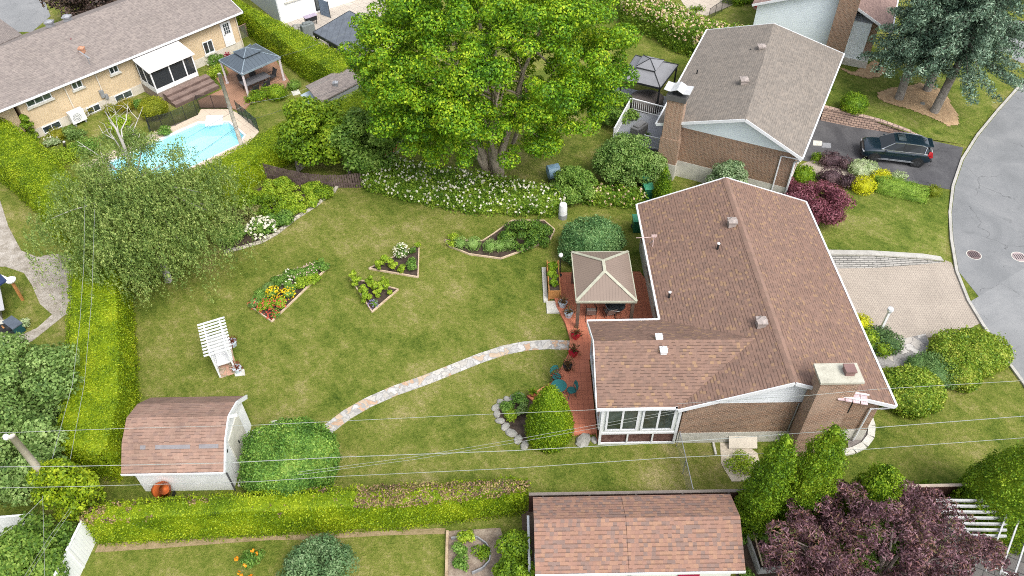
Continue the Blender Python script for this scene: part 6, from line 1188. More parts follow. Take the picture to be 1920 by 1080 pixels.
# bed A
clump('white_phlox', 'white flowering bush in the upper triangular bed', 753, 478, .5, .8, MIX, 1200, .09, FLW, 70, .1)
clump('perennial_clump', 'big green clump at the right corner of the upper triangular bed', 770, 506, .5, .85, MIX, 1500, .09)
clump('perennial_clump', 'pale yellow green mound in the middle of the upper triangular bed', 752, 509, .3, .5, FERN, 700, .08)
for i, (px, py) in enumerate(((709, 506), (721, 498), (732, 500), (741, 508))): clump('fern_plant', 'upright green fern in the left half of the upper triangular bed', px, py, .22, .95, FERN, 600, .1, group='ferns in the upper triangular bed')
clump('perennial_clump', 'small bright plant at the top tip of the upper triangular bed', 784, 464, .22, .4, FERN, 350, .08); clump('perennial_clump', 'thin green plant near the top tip of the upper triangular bed', 775, 474, .25, .4, MIX, 300, .08)
# bed B
for i, (px, py) in enumerate(((662, 526), (672, 540), (681, 553), (690, 562), (700, 545), (708, 556), (716, 548), (722, 540), (728, 552), (695, 535), (684, 566))): clump('fern_plant', 'tall bright fern in the lower triangular bed', px, py, .22, 1.1, FERN, 600, .1, group='ferns in the lower triangular bed')
clump('lavender_plant', 'small mauve flowered plant at the bottom tip of the lower triangular bed', 700, 574, .32, .35, MIX, 400, .07, PF, 40, .06)
# bed C
BOXM = leafy('box_leaf', [(.06, .14, .03), (.16, .29, .06), (.28, .43, .12), (.4, .54, .2)], 1.2)
for i, (px, py, r, lab) in enumerate(((888, 466, .38, 'clipped round box bush, second from the left in the angled bed'), (919, 470, .36, 'clipped round box bush in the middle of the angled bed'), (937, 469, .33, 'clipped round box bush right of the middle one in the angled bed'), (864, 464, .34, 'clipped round box bush furthest left in the angled bed'), (955, 466, .33, 'clipped round box bush next to the leafy mass in the angled bed'))): dome('box_bush', lab, px, py, r*1.2, r*2.1, BOXM, 520, .06, shape='ball', group='round box bushes in the angled bed')
clump('perennial_clump', 'loose pale green plant at the left tip of the angled bed', 846, 456, .5, .6, FERN, 900, .09)
tree('hydrangea_bush', 'broad leafy mass filling the right part of the angled bed', G(985, 440), G3(985, 440, .4), (2.0, 1.35, .5), leafy('leafy_mass', [(.02, .06, .012), (.06, .14, .02), (.13, .24, .03), (.22, .32, .05)], 1.3), 46, (.25, .45), 9000, .12, .04, seed=81, cat='bush')
# bed D
for px, py, r, h, m_, fl, nf, lab in ((605, 505, .4, .5, MIX, None, 0, 'green plant at the top end of the mixed flower bed'), (585, 512, .5, .6, MIX, PKF, 20, 'green clump with pale pink daisies in the mixed flower bed'), (562, 520, .5, .55, MIX, PKF, 14, 'leafy clump with a few pink flowers left of the daisies'), (568, 535, .5, .5, FERN, None, 0, 'fern like clump along the timber edge of the mixed flower bed'), (545, 540, .4, .5, MIX, FLW, 12, 'grey green clump with white flowers in the mixed flower bed'),
                                 (543, 555, .38, .55, MIX, YF, 60, 'yellow flowered clump nearest the timber edge'), (515, 555, .4, .6, MIX, YF, 90, 'brightest yellow flowered clump in the mixed flower bed'), (505, 545, .4, .5, LG, None, 0, 'pale green clump behind the yellow flowers'), (490, 560, .5, .5, MIX, None, 0, 'blue green clump at the left edge of the mixed flower bed'),
                                 (525, 575, .42, .5, FERN, RF, 24, 'clump with red flowers beside the yellow ones'), (500, 580, .5, .6, FERN, RF, 34, 'red flowered clump at the lower left of the mixed flower bed'), (512, 592, .38, .35, MIX, RF, 40, 'low crimson flowers at the bottom corner of the mixed flower bed'), (545, 522, .42, .6, MIX, FLW, 10, 'upright green clump behind the white flowers in the mixed flower bed'), (525, 532, .42, .6, MIX, None, 0, 'green clump at the back of the mixed flower bed, above the yellow flowers'), (598, 500, .4, .5, MIX, YF, 5, 'green clump with two yellow blooms at the top of the mixed flower bed'), (590, 525, .4, .4, FERN, None, 0, 'low bright clump by the timber edge below the daisies'), (478, 574, .35, .4, LG, RF, 10, 'small clump at the far left corner of the mixed flower bed')):
    clump('flower_clump', lab, px, py, r*1.1, h, m_, int(3800*r), .085, fl, nf or 1, .09)
# border E
clump('white_hydrangea', 'large white mophead hydrangea at the edge of the border', 492, 436, .95, .9, MIX, 2600, .13, FLW, 70, .2)
for px, py, r, h, m_, lab in ((560, 378, 1.2, .7, FERN, 'bright leafy mass at the right end of the border below the board fence'), (505, 385, 1.4, .9, BRIGHT, 'bright green leafy mass in the middle of the border'), (455, 405, 1.3, .8, leafy('bronze_green', [(.05, .07, .015), (.14, .17, .04), (.24, .26, .09), (.35, .28, .15)], 1.4), 'bronze tinted leafy mass left of the white hydrangea'), (520, 410, .9, .7, MIX, 'green mass right of the white hydrangea'), (430, 440, 1.0, .7, MIX, 'green mass at the birch end of the border'), (605, 362, .6, .5, BRIGHT, 'small leafy clump at the right tip of the border'), (475, 378, 1.2, .8, BRIGHT, 'bright leafy mass at the foot of the pool hedge'), (525, 352, 1.0, .8, FERN, 'yellow green mass between the pool hedge and the board fence end'), (585, 352, .6, .4, FERN, 'low leafy clump in front of the board fence')):
    tree('border_plant', lab, G(px, py), G3(px, py, h*.5), (r*1.25, r*.95, h*.6), m_, 44, (.2, .42), int(6500*r), .12, .03, seed=px, cat='plant')
# red mulch bed plants
for px, py, lab in ((750, 262, 'pale green hosta in the red mulch bed'), (755, 270, 'white edged hosta in the red mulch bed'), (733, 276, 'leafy clump at the left of the red mulch bed')): clump('hosta_plant', lab, px, py, .4, .4, MIX if px != 755 else CREAM, 500, .12)
# rock bed plants
for px, py, r, lab, m_ in ((950, 765, .5, 'spiky green plant in the rock ringed bed', MIX), (955, 785, .4, 'bright green plant in the rock ringed bed', FERN), (980, 772, .4, 'grassy plant near the cedar in the rock ringed bed', LG), (975, 752, .45, 'low leafy plant at the top of the rock ringed bed', MIX)): clump('perennial_clump', lab, px, py, r, .5, m_, 900, .1)
# lower yard: pond ring, orange lilies
structure('bare_soil_bed', GL([(838, 996), (938, 990), (950, 1030), (935, 1100), (838, 1110)]), speck('dry_soil', [(.12, .09, .07), (.24, .19, .15), (.36, .31, .25)], 2.5, 16), .02)
t = T('garden_edging', 'grey ring of metal edging in the bare bed left of the long shed', 'edging', G3(890, 1040)); m = MB(); rp_ = [G3(a, b, .12) for a, b in ((846, 1010), (870, 1006), (895, 1008), (912, 1020), (920, 1035), (918, 1052), (905, 1066), (885, 1075))]
for i in range(len(rp_)-1): m.beam(rp_[i], rp_[i+1], .05, .24)
m.build('ring', GREYM, t)
t = T('garden_edging', 'pale timber strip between the lower lawn and the bare bed', 'edging', G3(838, 1040)); MB().beam(G3(839, 996, .1), G3(836, 1120, .1), .12, .2).build('strip', WOODT, t)
for px, py, lab, m_ in ((865, 1030, 'sprawling green plant inside the grey metal ring', MIX), (902, 1038, 'small bright plant at the right inside the grey metal ring', BRIGHT), (868, 1060, 'green plant near the bottom of the bare bed', MIX), (875, 1012, 'yellow green plant at the top inside the grey metal ring', FERN)): clump('perennial_clump', lab, px, py, .45, .4, m_, 700, .1)
clump('orange_lilies', 'orange lilies beside the blue green clump at the bottom', 473, 1060, .7, .8, MIX, 1100, .1, ORF, 9, .17, sx=.9)
t = T('garden_edging', 'curved white stone edging right of the blue green clump', 'edging', G3(608, 1060)); m = MB()
for (a, b) in (((600, 1045), (612, 1060)), ((612, 1060), (618, 1080)), ((618, 1080), (618, 1110))): m.beam(G3(*a, .05), G3(*b, .05), .14, .12)
m.build('stones', CONC, t)
# weeds on sandy patch
clump('weed_patch', 'patch of weeds growing through the sandy square by the foundation', 1388, 872, .75, .3, FERN, 1400, .09, z=.02, sx=.9)
# planter frames bottom right
t = T('cold_frame', 'open grey timber planter frame beside the long shed', 'planter', G3(1430, 1030)); q = [G(1403, 1003, .5), G(1445, 1000, .5), G(1468, 1062, .5), G(1425, 1066, .5)]; m = MB()
for i in range(4): m.beam(q[i]+(.25,), q[(i+1) % 4]+(.25,), .08, .5)
m.build('frame', plain('grey_timber', (.28, .28, .27), .7, var=.3), t); MB().prism(q, .0, .2).build('soil', SOIL, t); MB().beam(G3(1412, 995, .55), G3(1430, 1060, .55), .06, .05).build('rail', TIMB, t)
for px, py, lab in ((1436, 1016, 'leafy plant at the far end inside the grey planter frame'), (1440, 1050, 'leafy plant at the near end inside the grey planter frame'), (1395, 1078, 'bright plant at the bottom beside the long shed'), (1396, 1012, 'small plant between the shed roof and the grey frame')): clump('vegetable_plant', lab, px, py, .35, .4, MIX, 600, .1, z=.2 if px > 1430 else 0)
for px, py, lab in ((1812, 927, 'green sprig in front of the brown fence above the pergola'), (1745, 920, 'light green shrub at the end of the purple tree by the brown fence')): clump('perennial_clump', lab, px, py, .6, .9, BRIGHT, 1200, .12)
# ================= PERGOLA bottom right =================
PERG = speck('weathered_white_paint', [(.3, .31, .31), (.42, .43, .43), (.52, .53, .53)], 3, 16)
t = T('pergola', 'white slatted pergola at the bottom right corner', 'pergola', (20.5, 15.5, 0)); zt = 2.35
for i in range(7): MB().beam((18.3, 16.95-i*.27, zt), (21.35-i*.13, 16.85-i*.27, zt), .09, .12).build('slat', PERG, t)
for i in range(8): a_ = Vector(G3(1893+i*22, 948+i*13, zt+.13)); b_ = Vector(G3(1848+i*26, 1072+i*6, zt+.13)); MB().beam(a_, b_, .06, .1).build('slat', PERG, t)
m = MB().beam((18.8, 17.0, zt-.12), (19.3, 14.5, zt-.12), .08, .14); m.build('beam', PERG, t); MB().beam(G3(1885, 945, zt-.1), G3(1990, 1000, zt-.1), .1, .16).build('beam', PERG, t); MB().beam(G3(1840, 1055, zt), G3(1960, 1110, zt), .1, .16).build('beam', PERG, t)
for p in ((18.8, 16.9), (21.2, 16.7), (19.3, 14.5), (22.5, 13.8)): MB().box(p+(zt/2,), (.13, .13, zt)).build('post', PERG, t)
MB().add([(21.3, 16.4, .3), (23.4, 15.2, .3), (23.4, 15.2, 2.2), (21.3, 16.4, 2.2)], [(0, 1, 2, 3)]).build('screen', meshmat('grey_screen', (.3, .31, .31), .6), t)
# ================= PLAYSET left edge =================
t = T('playset', 'edge of a blue roofed wooden playset at the left side', 'playset', G3(30, 545)); OR = plain('orange_wood', (.42, .2, .07), .6)
a = Vector(G3(43, 563)); b = Vector(G3(22, 528, 1.6)); MB().beam(a, b, .13, .13).build('leg', OR, t); MB().lathe(b.x, b.y, [(.05, 0), (.25, .05), (.3, .16), (.2, .24), (.05, .26)], 12, b.z).build('corner_cap', WHITE, t)
MB().tube([b+Vector((0, 0, .1)), b+Vector((-.8, .3, .3))], .09).build('rail', WHITE, t)
MB().slab([G3(-60, 500, 1.9), G3(-5, 508, 2.0), G3(12, 525, 1.9), G3(-10, 540, 1.8), G3(-60, 545, 1.9)], .1).build('roof', plain('navy_roof', (.02, .035, .09), .6), t)
t = T('small_shed', 'grey sided lean-to cut by the left edge', 'shed', G3(0, 570)); MB().prism([G(-80, 560), G(-2, 560), G(6, 600), G(-80, 620)], 0, 1.2).build('wall', siding('grey_plank', (.32, .3, .3), .12, 0, .4, .2), t); MB().slab([G3(-90, 540, 1.3), G3(0, 538, 1.3), G3(8, 580, 1.25), G3(-90, 600, 1.25)], .06).build('roof', siding('ribbed_grey', (.4, .4, .42), .12, 0, .4), t)
structure('side_patio', GL([(-40, 600), (20, 600), (42, 618), (20, 650), (-40, 665)]), CONC, .025)
c = G(28, 612, .3); t = T('storage_box', 'dark teal storage box on the small patio at the left', 'box', c+(0,)); MB().box((c[0], c[1], .3), (1.0, .55, .6), -.6).build('body', plain('teal_box', (.01, .06, .065), .5), t, bevel=.03); MB().box((c[0], c[1], .63), (1.06, .6, .06), -.6).build('lid', plain('slate_lid', (.09, .11, .14), .5), t)
c = G(12, 618, .3); t = T('ride_on_mower', 'black and orange machine beside the teal storage box', 'mower', c+(0,)); MB().box((c[0], c[1], .45), (.8, .5, .35), .4).build('body', BLACK, t, bevel=.08); MB().tube([(c[0]-.1, c[1], .6), (c[0]+.3, c[1]-.4, .9)], .05).build('handle', OR, t)
for s_ in (-.3, .3): MB().tube([(c[0]+s_, c[1]-.3, .17), (c[0]+s_, c[1]-.2, .17)], .17, 12).build('wheel', BLACK, t)
clump('perennial_clump', 'small pale bush beside the teal storage box', 50, 612, .35, .5, CREAM, 500, .09)
# orange cement mixer
c = G(305, 915, .5); t = T('cement_mixer', 'orange cement mixer between the white shed and the hedge', 'cement mixer', (-16.55, 19.0, 0)); OM = plain('mixer_orange', (.52, .12, .03), .5, var=.15)
MB().tube([(-16.75, 19.1, .75), (-16.72, 19.05, .8), (-16.45, 18.9, 1.0), (-16.3, 18.85, 1.15)], [.2, .36, .42, .24], 18, cap=True).build('drum', OM, t, smooth=True)
MB().tube([(-16.9, 19.2, 0), (-16.6, 19.0, .55), (-16.2, 18.9, 0)], .035).tube([(-16.6, 18.8, 0), (-16.6, 19.0, .55)], .035).build('stand', BLACK, t)
for dx in (-.2, .25): MB().tube([(-16.55+dx, 19.2, .15), (-16.5+dx, 19.2, .15)], .15, 12).build('wheel', BLACK, t)
# birch log & rock near mulch, birdbath etc
c = G(1729, 196, .3); rock(c[0], c[1], .25, 'dark stone on the mulch between the spruce trunks', None, .3)
c = G(738, 262); t = T('bird_bath', 'grey stone bird bath in the red mulch bed', 'bird bath', G(738, 262)+(0,)); MB().lathe(c[0], c[1], [(.16, 0), (.07, .15), (.06, .6), (.28, .7), (.3, .78), (.2, .74)], 14).build('basin', CONC, t); MB().lathe(c[0], c[1], [(.2, -.02), (.18, .06)], 12).build('foot', CONC, t)
c = G(783, 240); t = T('swing_bench', 'pale blue canopied garden swing under the left of the maple', 'swing', c+(0,)); CAN = plain('blue_grey_canopy', (.22, .28, .36), .7)
MB().slab([(c[0]-.8, c[1]-.2, 1.75), (c[0]+.9, c[1]-.2, 1.75), (c[0]+.9, c[1]+1.0, 1.9), (c[0]-.8, c[1]+1.0, 1.9)], .05).build('canopy', CAN, t)
for s_ in (-.75, .85): MB().tube([(c[0]+s_, c[1]-.15, 0), (c[0]+s_, c[1]+.3, 1.75), (c[0]+s_, c[1]+.9, 0)], .04).build('leg', GREYM, t)
MB().box((c[0], c[1]+.3, .5), (1.4, .5, .08)).box((c[0], c[1]+.6, .8), (1.4, .06, .5)).build('seat', CAN, t)
# adirondack chair and steps, top
c = G(1440, 40, .4); t = T('adirondack_chair', 'red wooden garden chair behind the ridge of the taupe roof', 'chair', c+(0,)); RW = plain('red_wood', (.5, .03, .03), .5)
MB().slab([(c[0]-.3, c[1]-.35, .42), (c[0]+.3, c[1]-.35, .42), (c[0]+.3, c[1]+.25, .28), (c[0]-.3, c[1]+.25, .28)], .04).build('seat', RW, t); MB().add([(c[0]-.3, c[1]+.2, .28), (c[0]+.3, c[1]+.2, .28), (c[0]+.28, c[1]+.5, 1.05), (c[0]-.28, c[1]+.5, 1.05), (c[0]-.3, c[1]+.24, .28), (c[0]+.3, c[1]+.24, .28), (c[0]+.28, c[1]+.54, 1.05), (c[0]-.28, c[1]+.54, 1.05)], [(0, 1, 2, 3), (7, 6, 5, 4), (3, 2, 6, 7)]).build('backrest', RW, t)
for s_ in (-.36, .36): MB().beam((c[0]+s_, c[1]-.4, .6), (c[0]+s_, c[1]+.35, .6), .12, .04).build('armrest', RW, t); MB().box((c[0]+s_*.9, c[1]-.32, .3), (.06, .08, .6)).box((c[0]+s_*.9, c[1]+.3, .15), (.06, .08, .3)).build('leg', RW, t)
t = T('red_deck', 'small red edged platform with planters at the top behind the taupe roof', 'deck', G3(1440, 10)); q = GL([(1412, 16), (1440, 28), (1462, 10), (1430, -20)]); MB().prism(q, 0, .3).build('platform', plain('salmon_boards', (.45, .25, .2), .7), t); m = MB()
for i in range(4): m.beam(q[i]+(.31,), q[(i+1) % 4]+(.31,), .1, .08)
m.build('edge', RW, t); potted(1446, 16, 'green plant in a black pot on the red edged platform', .3, .6, BLKP, .3, BUSH, .4, .6, 250)
# covered grill & clutter by the white house
c = G(578, 58, .5); t = T('covered_barbecue', 'tall grey covered barbecue against the thick hedge by the pavilion', 'barbecue', c+(0,)); MB().box((c[0], c[1], .6), (1.2, .6, 1.2), .6).box((c[0], c[1], 1.25), (.8, .4, .2), .6).build('cover', plain('grey_green_cover', (.15, .17, .17), .85), t, bevel=.12); MB().box((c[0], c[1], .05), (1.0, .5, .1), .6).build('base', BLACK, t)
c = G(560, 50, .4); t = T('stacked_rocks', 'pile of pale grey stones beside the covered barbecue', 'stones', c+(0,)); m = MB(); rg = random.Random(3)
for k in range(10): m.lathe(c[0]+rg.uniform(-.5, .5), c[1]+rg.uniform(-.4, .4), [(.2, 0), (.24, .15), (.15, .28)], 6, rg.uniform(0, .3))
m.build('stones', ROCKM, t)
c = G(582, 32, .8); t = T('grill_cart', 'black grill cart against the white sided house', 'barbecue', c+(0,)); MB().box((c[0], c[1], .7), (1.1, .5, .5), .65).build('body', BLACK, t, bevel=.08); MB().box((c[0], c[1]-.05, .95), (1.2, .6, .05), .65).build('shelf', plain('mauve_shelf', (.35, .3, .38), .6), t)
for s_ in (-.4, .4): MB().box((c[0]+s_, c[1]+s_*.7, .25), (.06, .06, .5)).build('leg', BLACK, t)
m = MB()
p0 = Vector(G3(605, 20, 1.)); t = T('privacy_screen', 'blue grey privacy screen on the pale terrace', 'screen', G3(612, 20)); a, b = Vector(G3(602, 28)), Vector(G3(620, 34)); MB().beam(a+Vector((0, 0, .8)), b+Vector((0, 0, .8)), .04, 1.5).build('panel', plain('slate_fabric', (.12, .16, .22), .7), t); 
for p in (a, b): MB().tube([p, p+Vector((0, 0, 1.6))], .03).build('post', BLACK, t)
for i, (px, py) in enumerate(((628, 92), (652, 108))): c = G(px, py, .3); sling_chair((c[0], c[1], 0), .9, ['dark lounge chair under the edge of the flat pavilion', 'dark chair at the near corner of the flat pavilion'][i], 'dark chairs by the flat pavilion', bpy.data.materials['black_sling'])
t = T('small_shed', 'small shed with grey brown shingles between two hedges', 'shed', G3(620, 165)); z = 1.9
c = [G3(578, 172, z), G3(660, 130, z+.1), G3(678, 152, z), G3(597, 194, z)]; 
a, b, cc2, d = [Vector(G3(*q)) for q in ((580, 168, 2.2), (659, 129, 2.2), (679, 151, 1.9), (598, 193, 1.9))]
MB().slab([a, b, cc2, d], .1).build('roof', GREYR2, t); MB().slab([a+(a-d)*.5+Vector((0, 0, -.25)), b+(b-cc2)*.5+Vector((0, 0, -.25)), b+Vector((0, 0, .002)), a+Vector((0, 0, .002))], .08).build('roof', GREYR2, t)
s4 = [p.lerp((a+b+cc2+d)/4, .08) for p in (a, b, cc2, d)]; MB().prism([tuple(p[:2]) for p in s4], 0, 1.75).build('wall', plain('grey_shed', (.3, .32, .34), .6), t); p = (a+b+cc2+d)/4; roofvent(t, (p.x, p.y, p.z-.12), GREYM, .4)
MB().slab([G3(563, 178, 1.3), G3(580, 170, 1.5), G3(597, 192, 1.5), G3(580, 200, 1.3)], .05).build('side_canopy', plain('pale_blue_sheet', (.35, .42, .46), .5), t)
structure('stepping_stone', GL([(546, 172), (560, 168), (564, 176), (550, 180)]), CONC, .03)
# manholes
def disc(name, label, px, py, r, mm):
    c = G(px, py); t = T(name, label, 'manhole', c+(0,)); MB().lathe(c[0], c[1], [(r, -.05), (r, .024)], 24).build('cover', mm, t); m = MB()
    for k in range(5): m.box((c[0]-r*.6+k*r*.3, c[1], .027), (r*.1, r*1.1, .006))
    m.build('slots', BLACK, t); MB().lathe(c[0], c[1], [(r*1.12, -.05), (r*1.12, .018)], 24).build('ring', CONC, t)
disc('storm_drain', 'round iron grate in the street beside the kerb', 1826, 478, .4, plain('iron', (.14, .1, .1), .6)); disc('manhole_cover', 'pinkish round manhole cover at the right edge of the street', 1911, 482, .42, plain('iron_pale', (.32, .26, .26), .7))
# pool side leaning post in garden
c = G(122, 280, 0); t = T('timber_post', 'short weathered post among the bushes below the buff house', 'post', c+(0,)); MB().tube([c+(0,), G3(120, 266, 1.3)], .1, 8).build('post', BARK, t); MB().lathe(G(120, 266, 1.3)[0], G(120, 266, 1.3)[1], [(.1, 0), (.08, .04)], 8, 1.3).build('cap', CONC, t)
c = G(38, 230, 0); t = T('climbing_vine', 'leafy vine climbing the left corner of the buff brick wall', 'vine', (-35.7, 49.2, 0)); crown('leaves', (-35.5, 49.0, 1.1), (.35, .35, 1.4), BRIGHT, t, 18, (.15, .3), 1800, .13, seed=91); MB().tube([(-35.6, 49.1, 0), (-35.6, 49.15, 2.2)], .03).build('stem', BARK, t)
for px, py, r, h, lab, m_ in ((100, 268, .7, .6, 'pale flowering shrub at the left of the gold shrub row', CREAM), (140, 258, .9, .9, 'bushy perennial right of the leftmost gold shrub', LG), (225, 240, 1.1, .8, 'wild green patch between the gold shrubs and the pool', FERN), (262, 200, .6, .6, 'green shrub below the porch corner of the buff house', MIX), (165, 285, 1.2, .9, 'green perennial bank beside the short post', MIX), (410, 140, .9, .6, 'yellow green bush at the foot of the porch steps', FERN), (405, 118, .8, .6, 'white flowering patch beside the buff house wall', MIX), (310, 252, .6, .6, 'green bush behind the pool fence', MIX), (120, 300, 1.5, .7, 'leafy bank between the long hedge and the birch', FERN)):
    clump('garden_shrub', lab, px, py, r, h, m_, int(2200*r), .1, FLW if 'flowering' in lab else None, 20, .12, cat='shrub')
# ================= CAR =================
def car():
    c = G(1690, 290, .5); ang = math.atan2(-.24, .97); t = T('parked_car', 'dark teal sport utility car parked on the asphalt drive facing the garage', 'car', (27.35, 45.25, .02), ang); OFF[t.name] = Vector()
    PAINT, tt, b = newmat('teal_car_paint', .25, .35, .5); b.inputs['Base Color'].default_value = (.008, .022, .036, 1); b.inputs['Coat Weight'].default_value = 1.; b.inputs['Coat Roughness'].default_value = .04
    # local: +x is the rear, front at -x
    st = [(-2.33, .60, .70, .42), (-2.25, .80, .86, .28), (-2.0, .90, .97, .22), (-1.5, .93, 1.03, .2), (-1.0, .93, 1.07, .2), (-.5, .93, 1.09, .2), (.3, .93, 1.09, .2), (1.2, .93, 1.1, .2), (1.8, .92, 1.12, .24), (2.15, .88, 1.1, .3), (2.32, .8, .98, .4)]
    vs = []; fs = []
    for (x, w_, zt_, zb) in st:
        ring = [(-w_*.8, zb), (-w_*.98, zb+.12), (-w_, .62), (-w_*.985, .8), (-w_*.95, zt_-.06), (-w_*.82, zt_), (0, zt_+.035), (w_*.82, zt_), (w_*.95, zt_-.06), (w_*.985, .8), (w_, .62), (w_*.98, zb+.12), (w_*.8, zb)]
        vs += [(x, a, z) for a, z in ring]
    N = 13
    for i in range(len(st)-1):
        for j in range(N-1): fs.append((i*N+j, i*N+j+1, (i+1)*N+j+1, (i+1)*N+j))
        fs.append((i*N+N-1, i*N, (i+1)*N, (i+1)*N+N-1))
    fs += [tuple(range(N))[::-1], tuple(range((len(st)-1)*N, len(st)*N))]
    body = MB().add(vs, fs).build('body', PAINT, t, smooth=True); s = body.modifiers.new('sub', 'SUBSURF'); s.levels = 2; s.render_levels = 2
    # cabin: glasshouse
    def loft(rows, mat, name, sub=True):
        vs = [p for r in rows for p in r]; n = len(rows[0]); fs = [(i*n+j, i*n+j+1, (i+1)*n+j+1, (i+1)*n+j) for i in range(len(rows)-1) for j in range(n-1)]; return MB().add(vs, fs).build(name, mat, t, smooth=True)
    base = [(-1.15, .78), (-.5, .86), (.4, .87), (1.4, .86), (2.1, .78)]
    top = [(-.35, .62), (-.1, .66), (.5, .68), (1.35, .66), (1.85, .6)]; zb, zt_ = 1.06, 1.62; ztop = [1.58, 1.63, 1.66, 1.63, 1.55]
    gs = CARGLASS
    for s_ in (-1, 1):
        MB().add([(x, s_*y, zb) for x, y in base]+[(x, s_*y, z-.03) for (x, y), z in zip(top, ztop)], [(i, i+1, 6+i, 5+i) for i in range(4)]).build('side_window', gs, t)
        m = MB()
        for (p, q) in (((-1.15, .79, zb), (-.35, .63, 1.58)), ((-.35, .63, 1.6), (.5, .69, 1.67)), ((.5, .69, 1.67), (1.4, .67, 1.63)), ((1.4, .67, 1.63), (1.75, .64, 1.52)), ((1.75, .66, 1.5), (1.7, .83, 1.13)), ((-1.1, .81, 1.08), (.4, .885, 1.1)), ((.4, .885, 1.1), (1.7, .855, 1.12))): m.beam((p[0], s_*p[1], p[2]), (q[0], s_*q[1], q[2]), .035, .04)
        m.build('window_trim', plain('chrome_trim', (.55, .58, .62), .25, .8) if 'chrome_trim' not in bpy.data.materials else bpy.data.materials['chrome_trim'], t)
        MB().add([(.25, s_*.876, zb), (.37, s_*.876, zb), (.4, s_*.7, 1.63), (.3, s_*.7, 1.63)], [(0, 1, 2, 3)]).build('pillar', BLACK, t)
        MB().box((-.82, s_*1.0, 1.1), (.16, .2, .13)).build('mirror', PAINT, t, bevel=.04)
        MB().beam((-1.3, s_*.93, .36), (1.3, s_*.93, .36), .04, .06).build('sill_trim', bpy.data.materials['chrome_trim'], t)
        for x in (-.35, .75): MB().box((x+.25, s_*.935, .92), (.2, .03, .035)).build('door_handle', PAINT, t)
        MB().add([(1.9, s_*.9, 1.0), (2.28, s_*.8, .95), (2.2, s_*.76, 1.25), (1.98, s_*.76, 1.3)], [(0, 1, 2, 3)]).add([(2.08, s_*.92, .86), (2.3, s_*.84, .86), (2.27, s_*.84, .96), (2.02, s_*.92, .99)], [(0, 1, 2, 3)]).build('tail_light', plain('tail_red', (.3, .008, .012), .3) if 'tail_red' not in bpy.data.materials else bpy.data.materials['tail_red'], t)
        MB().box((-2.24, s_*.66, .74), (.1, .3, .09), s_*-.25).build('headlight', plain('lamp_glass', (.5, .52, .55), .2) if 'lamp_glass' not in bpy.data.materials else bpy.data.materials['lamp_glass'], t, bevel=.03)
    rr = [[(x, y*k, z+(.03 if abs(k) < .9 else 0)) for k in (-1, -.85, -.4, 0, .4, .85, 1)] for (x, y), z in zip(top, ztop)]; rr.append([(2.0, .56*k, 1.5) for k in (-1, -.85, -.4, 0, .4, .85, 1)]); loft(rr, PAINT, 'roof')
    loft([[(-1.15, .78*k, zb+.01*(1-abs(k))) for k in (-1, -.5, 0, .5, 1)], [(-1.2+.85, .62*k, 1.6) for k in (-1, -.5, 0, .5, 1)]], gs, 'windscreen')
    loft([[(1.95, .58*k, 1.52) for k in (-1, 0, 1)], [(2.22, .72*k, 1.12) for k in (-1, 0, 1)]], gs, 'rear_window')
    MB().box((.12, 0, 1.702), (.5, .8, .012)).build('sunroof', GLASS, t); MB().box((2.05, 0, 1.54), (.3, 1.1, .04)).build('spoiler', PAINT, t, bevel=.015); MB().box((2.36, 0, .85), (.02, .5, .13)).build('licence_plate', WHITE, t)
    MB().box((2.3, 0, .5), (.16, 1.5, .16)).build('rear_bumper', BLACK, t, bevel=.04); MB().box((-2.3, 0, .62), (.08, 1.1, .22)).build('grille', BLACK, t, bevel=.03)
    MB().tube([(1.6, 0, 1.66), (1.75, 0, 1.74)], .03).build('aerial', BLACK, t)
    TY = plain('tyre_rubber', (.015, .015, .016), .8)
    for x in (-1.42, 1.42):
        for s_ in (-1, 1):
            w_ = MB().tube([(x, s_*.74, .35), (x, s_*.76, .35), (x, s_*.93, .35), (x, s_*.945, .35)], [.3, .35, .35, .3], 28).build('wheel', TY, t)
            m = MB().tube([(x, s_*.93, .35), (x, s_*.952, .35)], .23, 24); 
            for k in range(5): a = k*1.257; m.beam((x+.05*math.cos(a), s_*.955, .35+.05*math.sin(a)), (x+.22*math.cos(a), s_*.955, .35+.22*math.sin(a)), .02, .04)
            m.build('rim', plain('dark_alloy', (.12, .125, .13), .3, .8) if 'dark_alloy' not in bpy.data.materials else bpy.data.materials['dark_alloy'], w_)
            MB().tube([(x, s_*.915, .36), (x, s_*.938, .36)], .42, 26).build('wheel_arch', BLACK, t)
car()
# ================= POLES AND WIRES =================
PW = speck('weathered_pole', [(.25, .23, .2), (.42, .39, .34), (.56, .53, .47)], 3, 16)
b = (-19.44, 47.12); t = T('utility_pole', 'weathered wooden pole standing between the pool and the hedge', 'pole', b+(0,)); MB().tube([b+(-.1,), b+(3.2,), b+(6.5,)], [.15, .135, .12], 10).build('pole', PW, t, smooth=True)
MB().box((b[0], b[1]+.1, 6.3), (.2, .1, .1)).build('insulator', GREYM, t); MB().tube([(b[0]-.16, b[1], 3.9), (b[0]+.16, b[1], 3.9)], .05).build('wire_bracket', GREYM, t)
b = Vector(G(22, 818, 6.4)+(0,)); t = T('utility_pole', 'pale bare pole rising out of the vine at the lower left', 'pole', tuple(b)); MB().tube([b+Vector((0, 0, -.1)), b+Vector((0, 0, 3.2)), b+Vector((0, 0, 6.4))], [.19, .17, .14], 12).build('pole', speck('pale_pole', [(.4, .35, .29), (.56, .5, .43), (.64, .59, .52)], 3, 16), t, smooth=True)
MB().lathe(b.x-.25, b.y, [(.1, -.05), (.13, .05), (.1, .15), (.02, .18)], 10, 6.3).build('insulator', WHITE, t)
WIRE = plain('pale_cable', (.27, .29, .27), .5); WIRD = plain('dark_cable', (.06, .07, .08), .5)
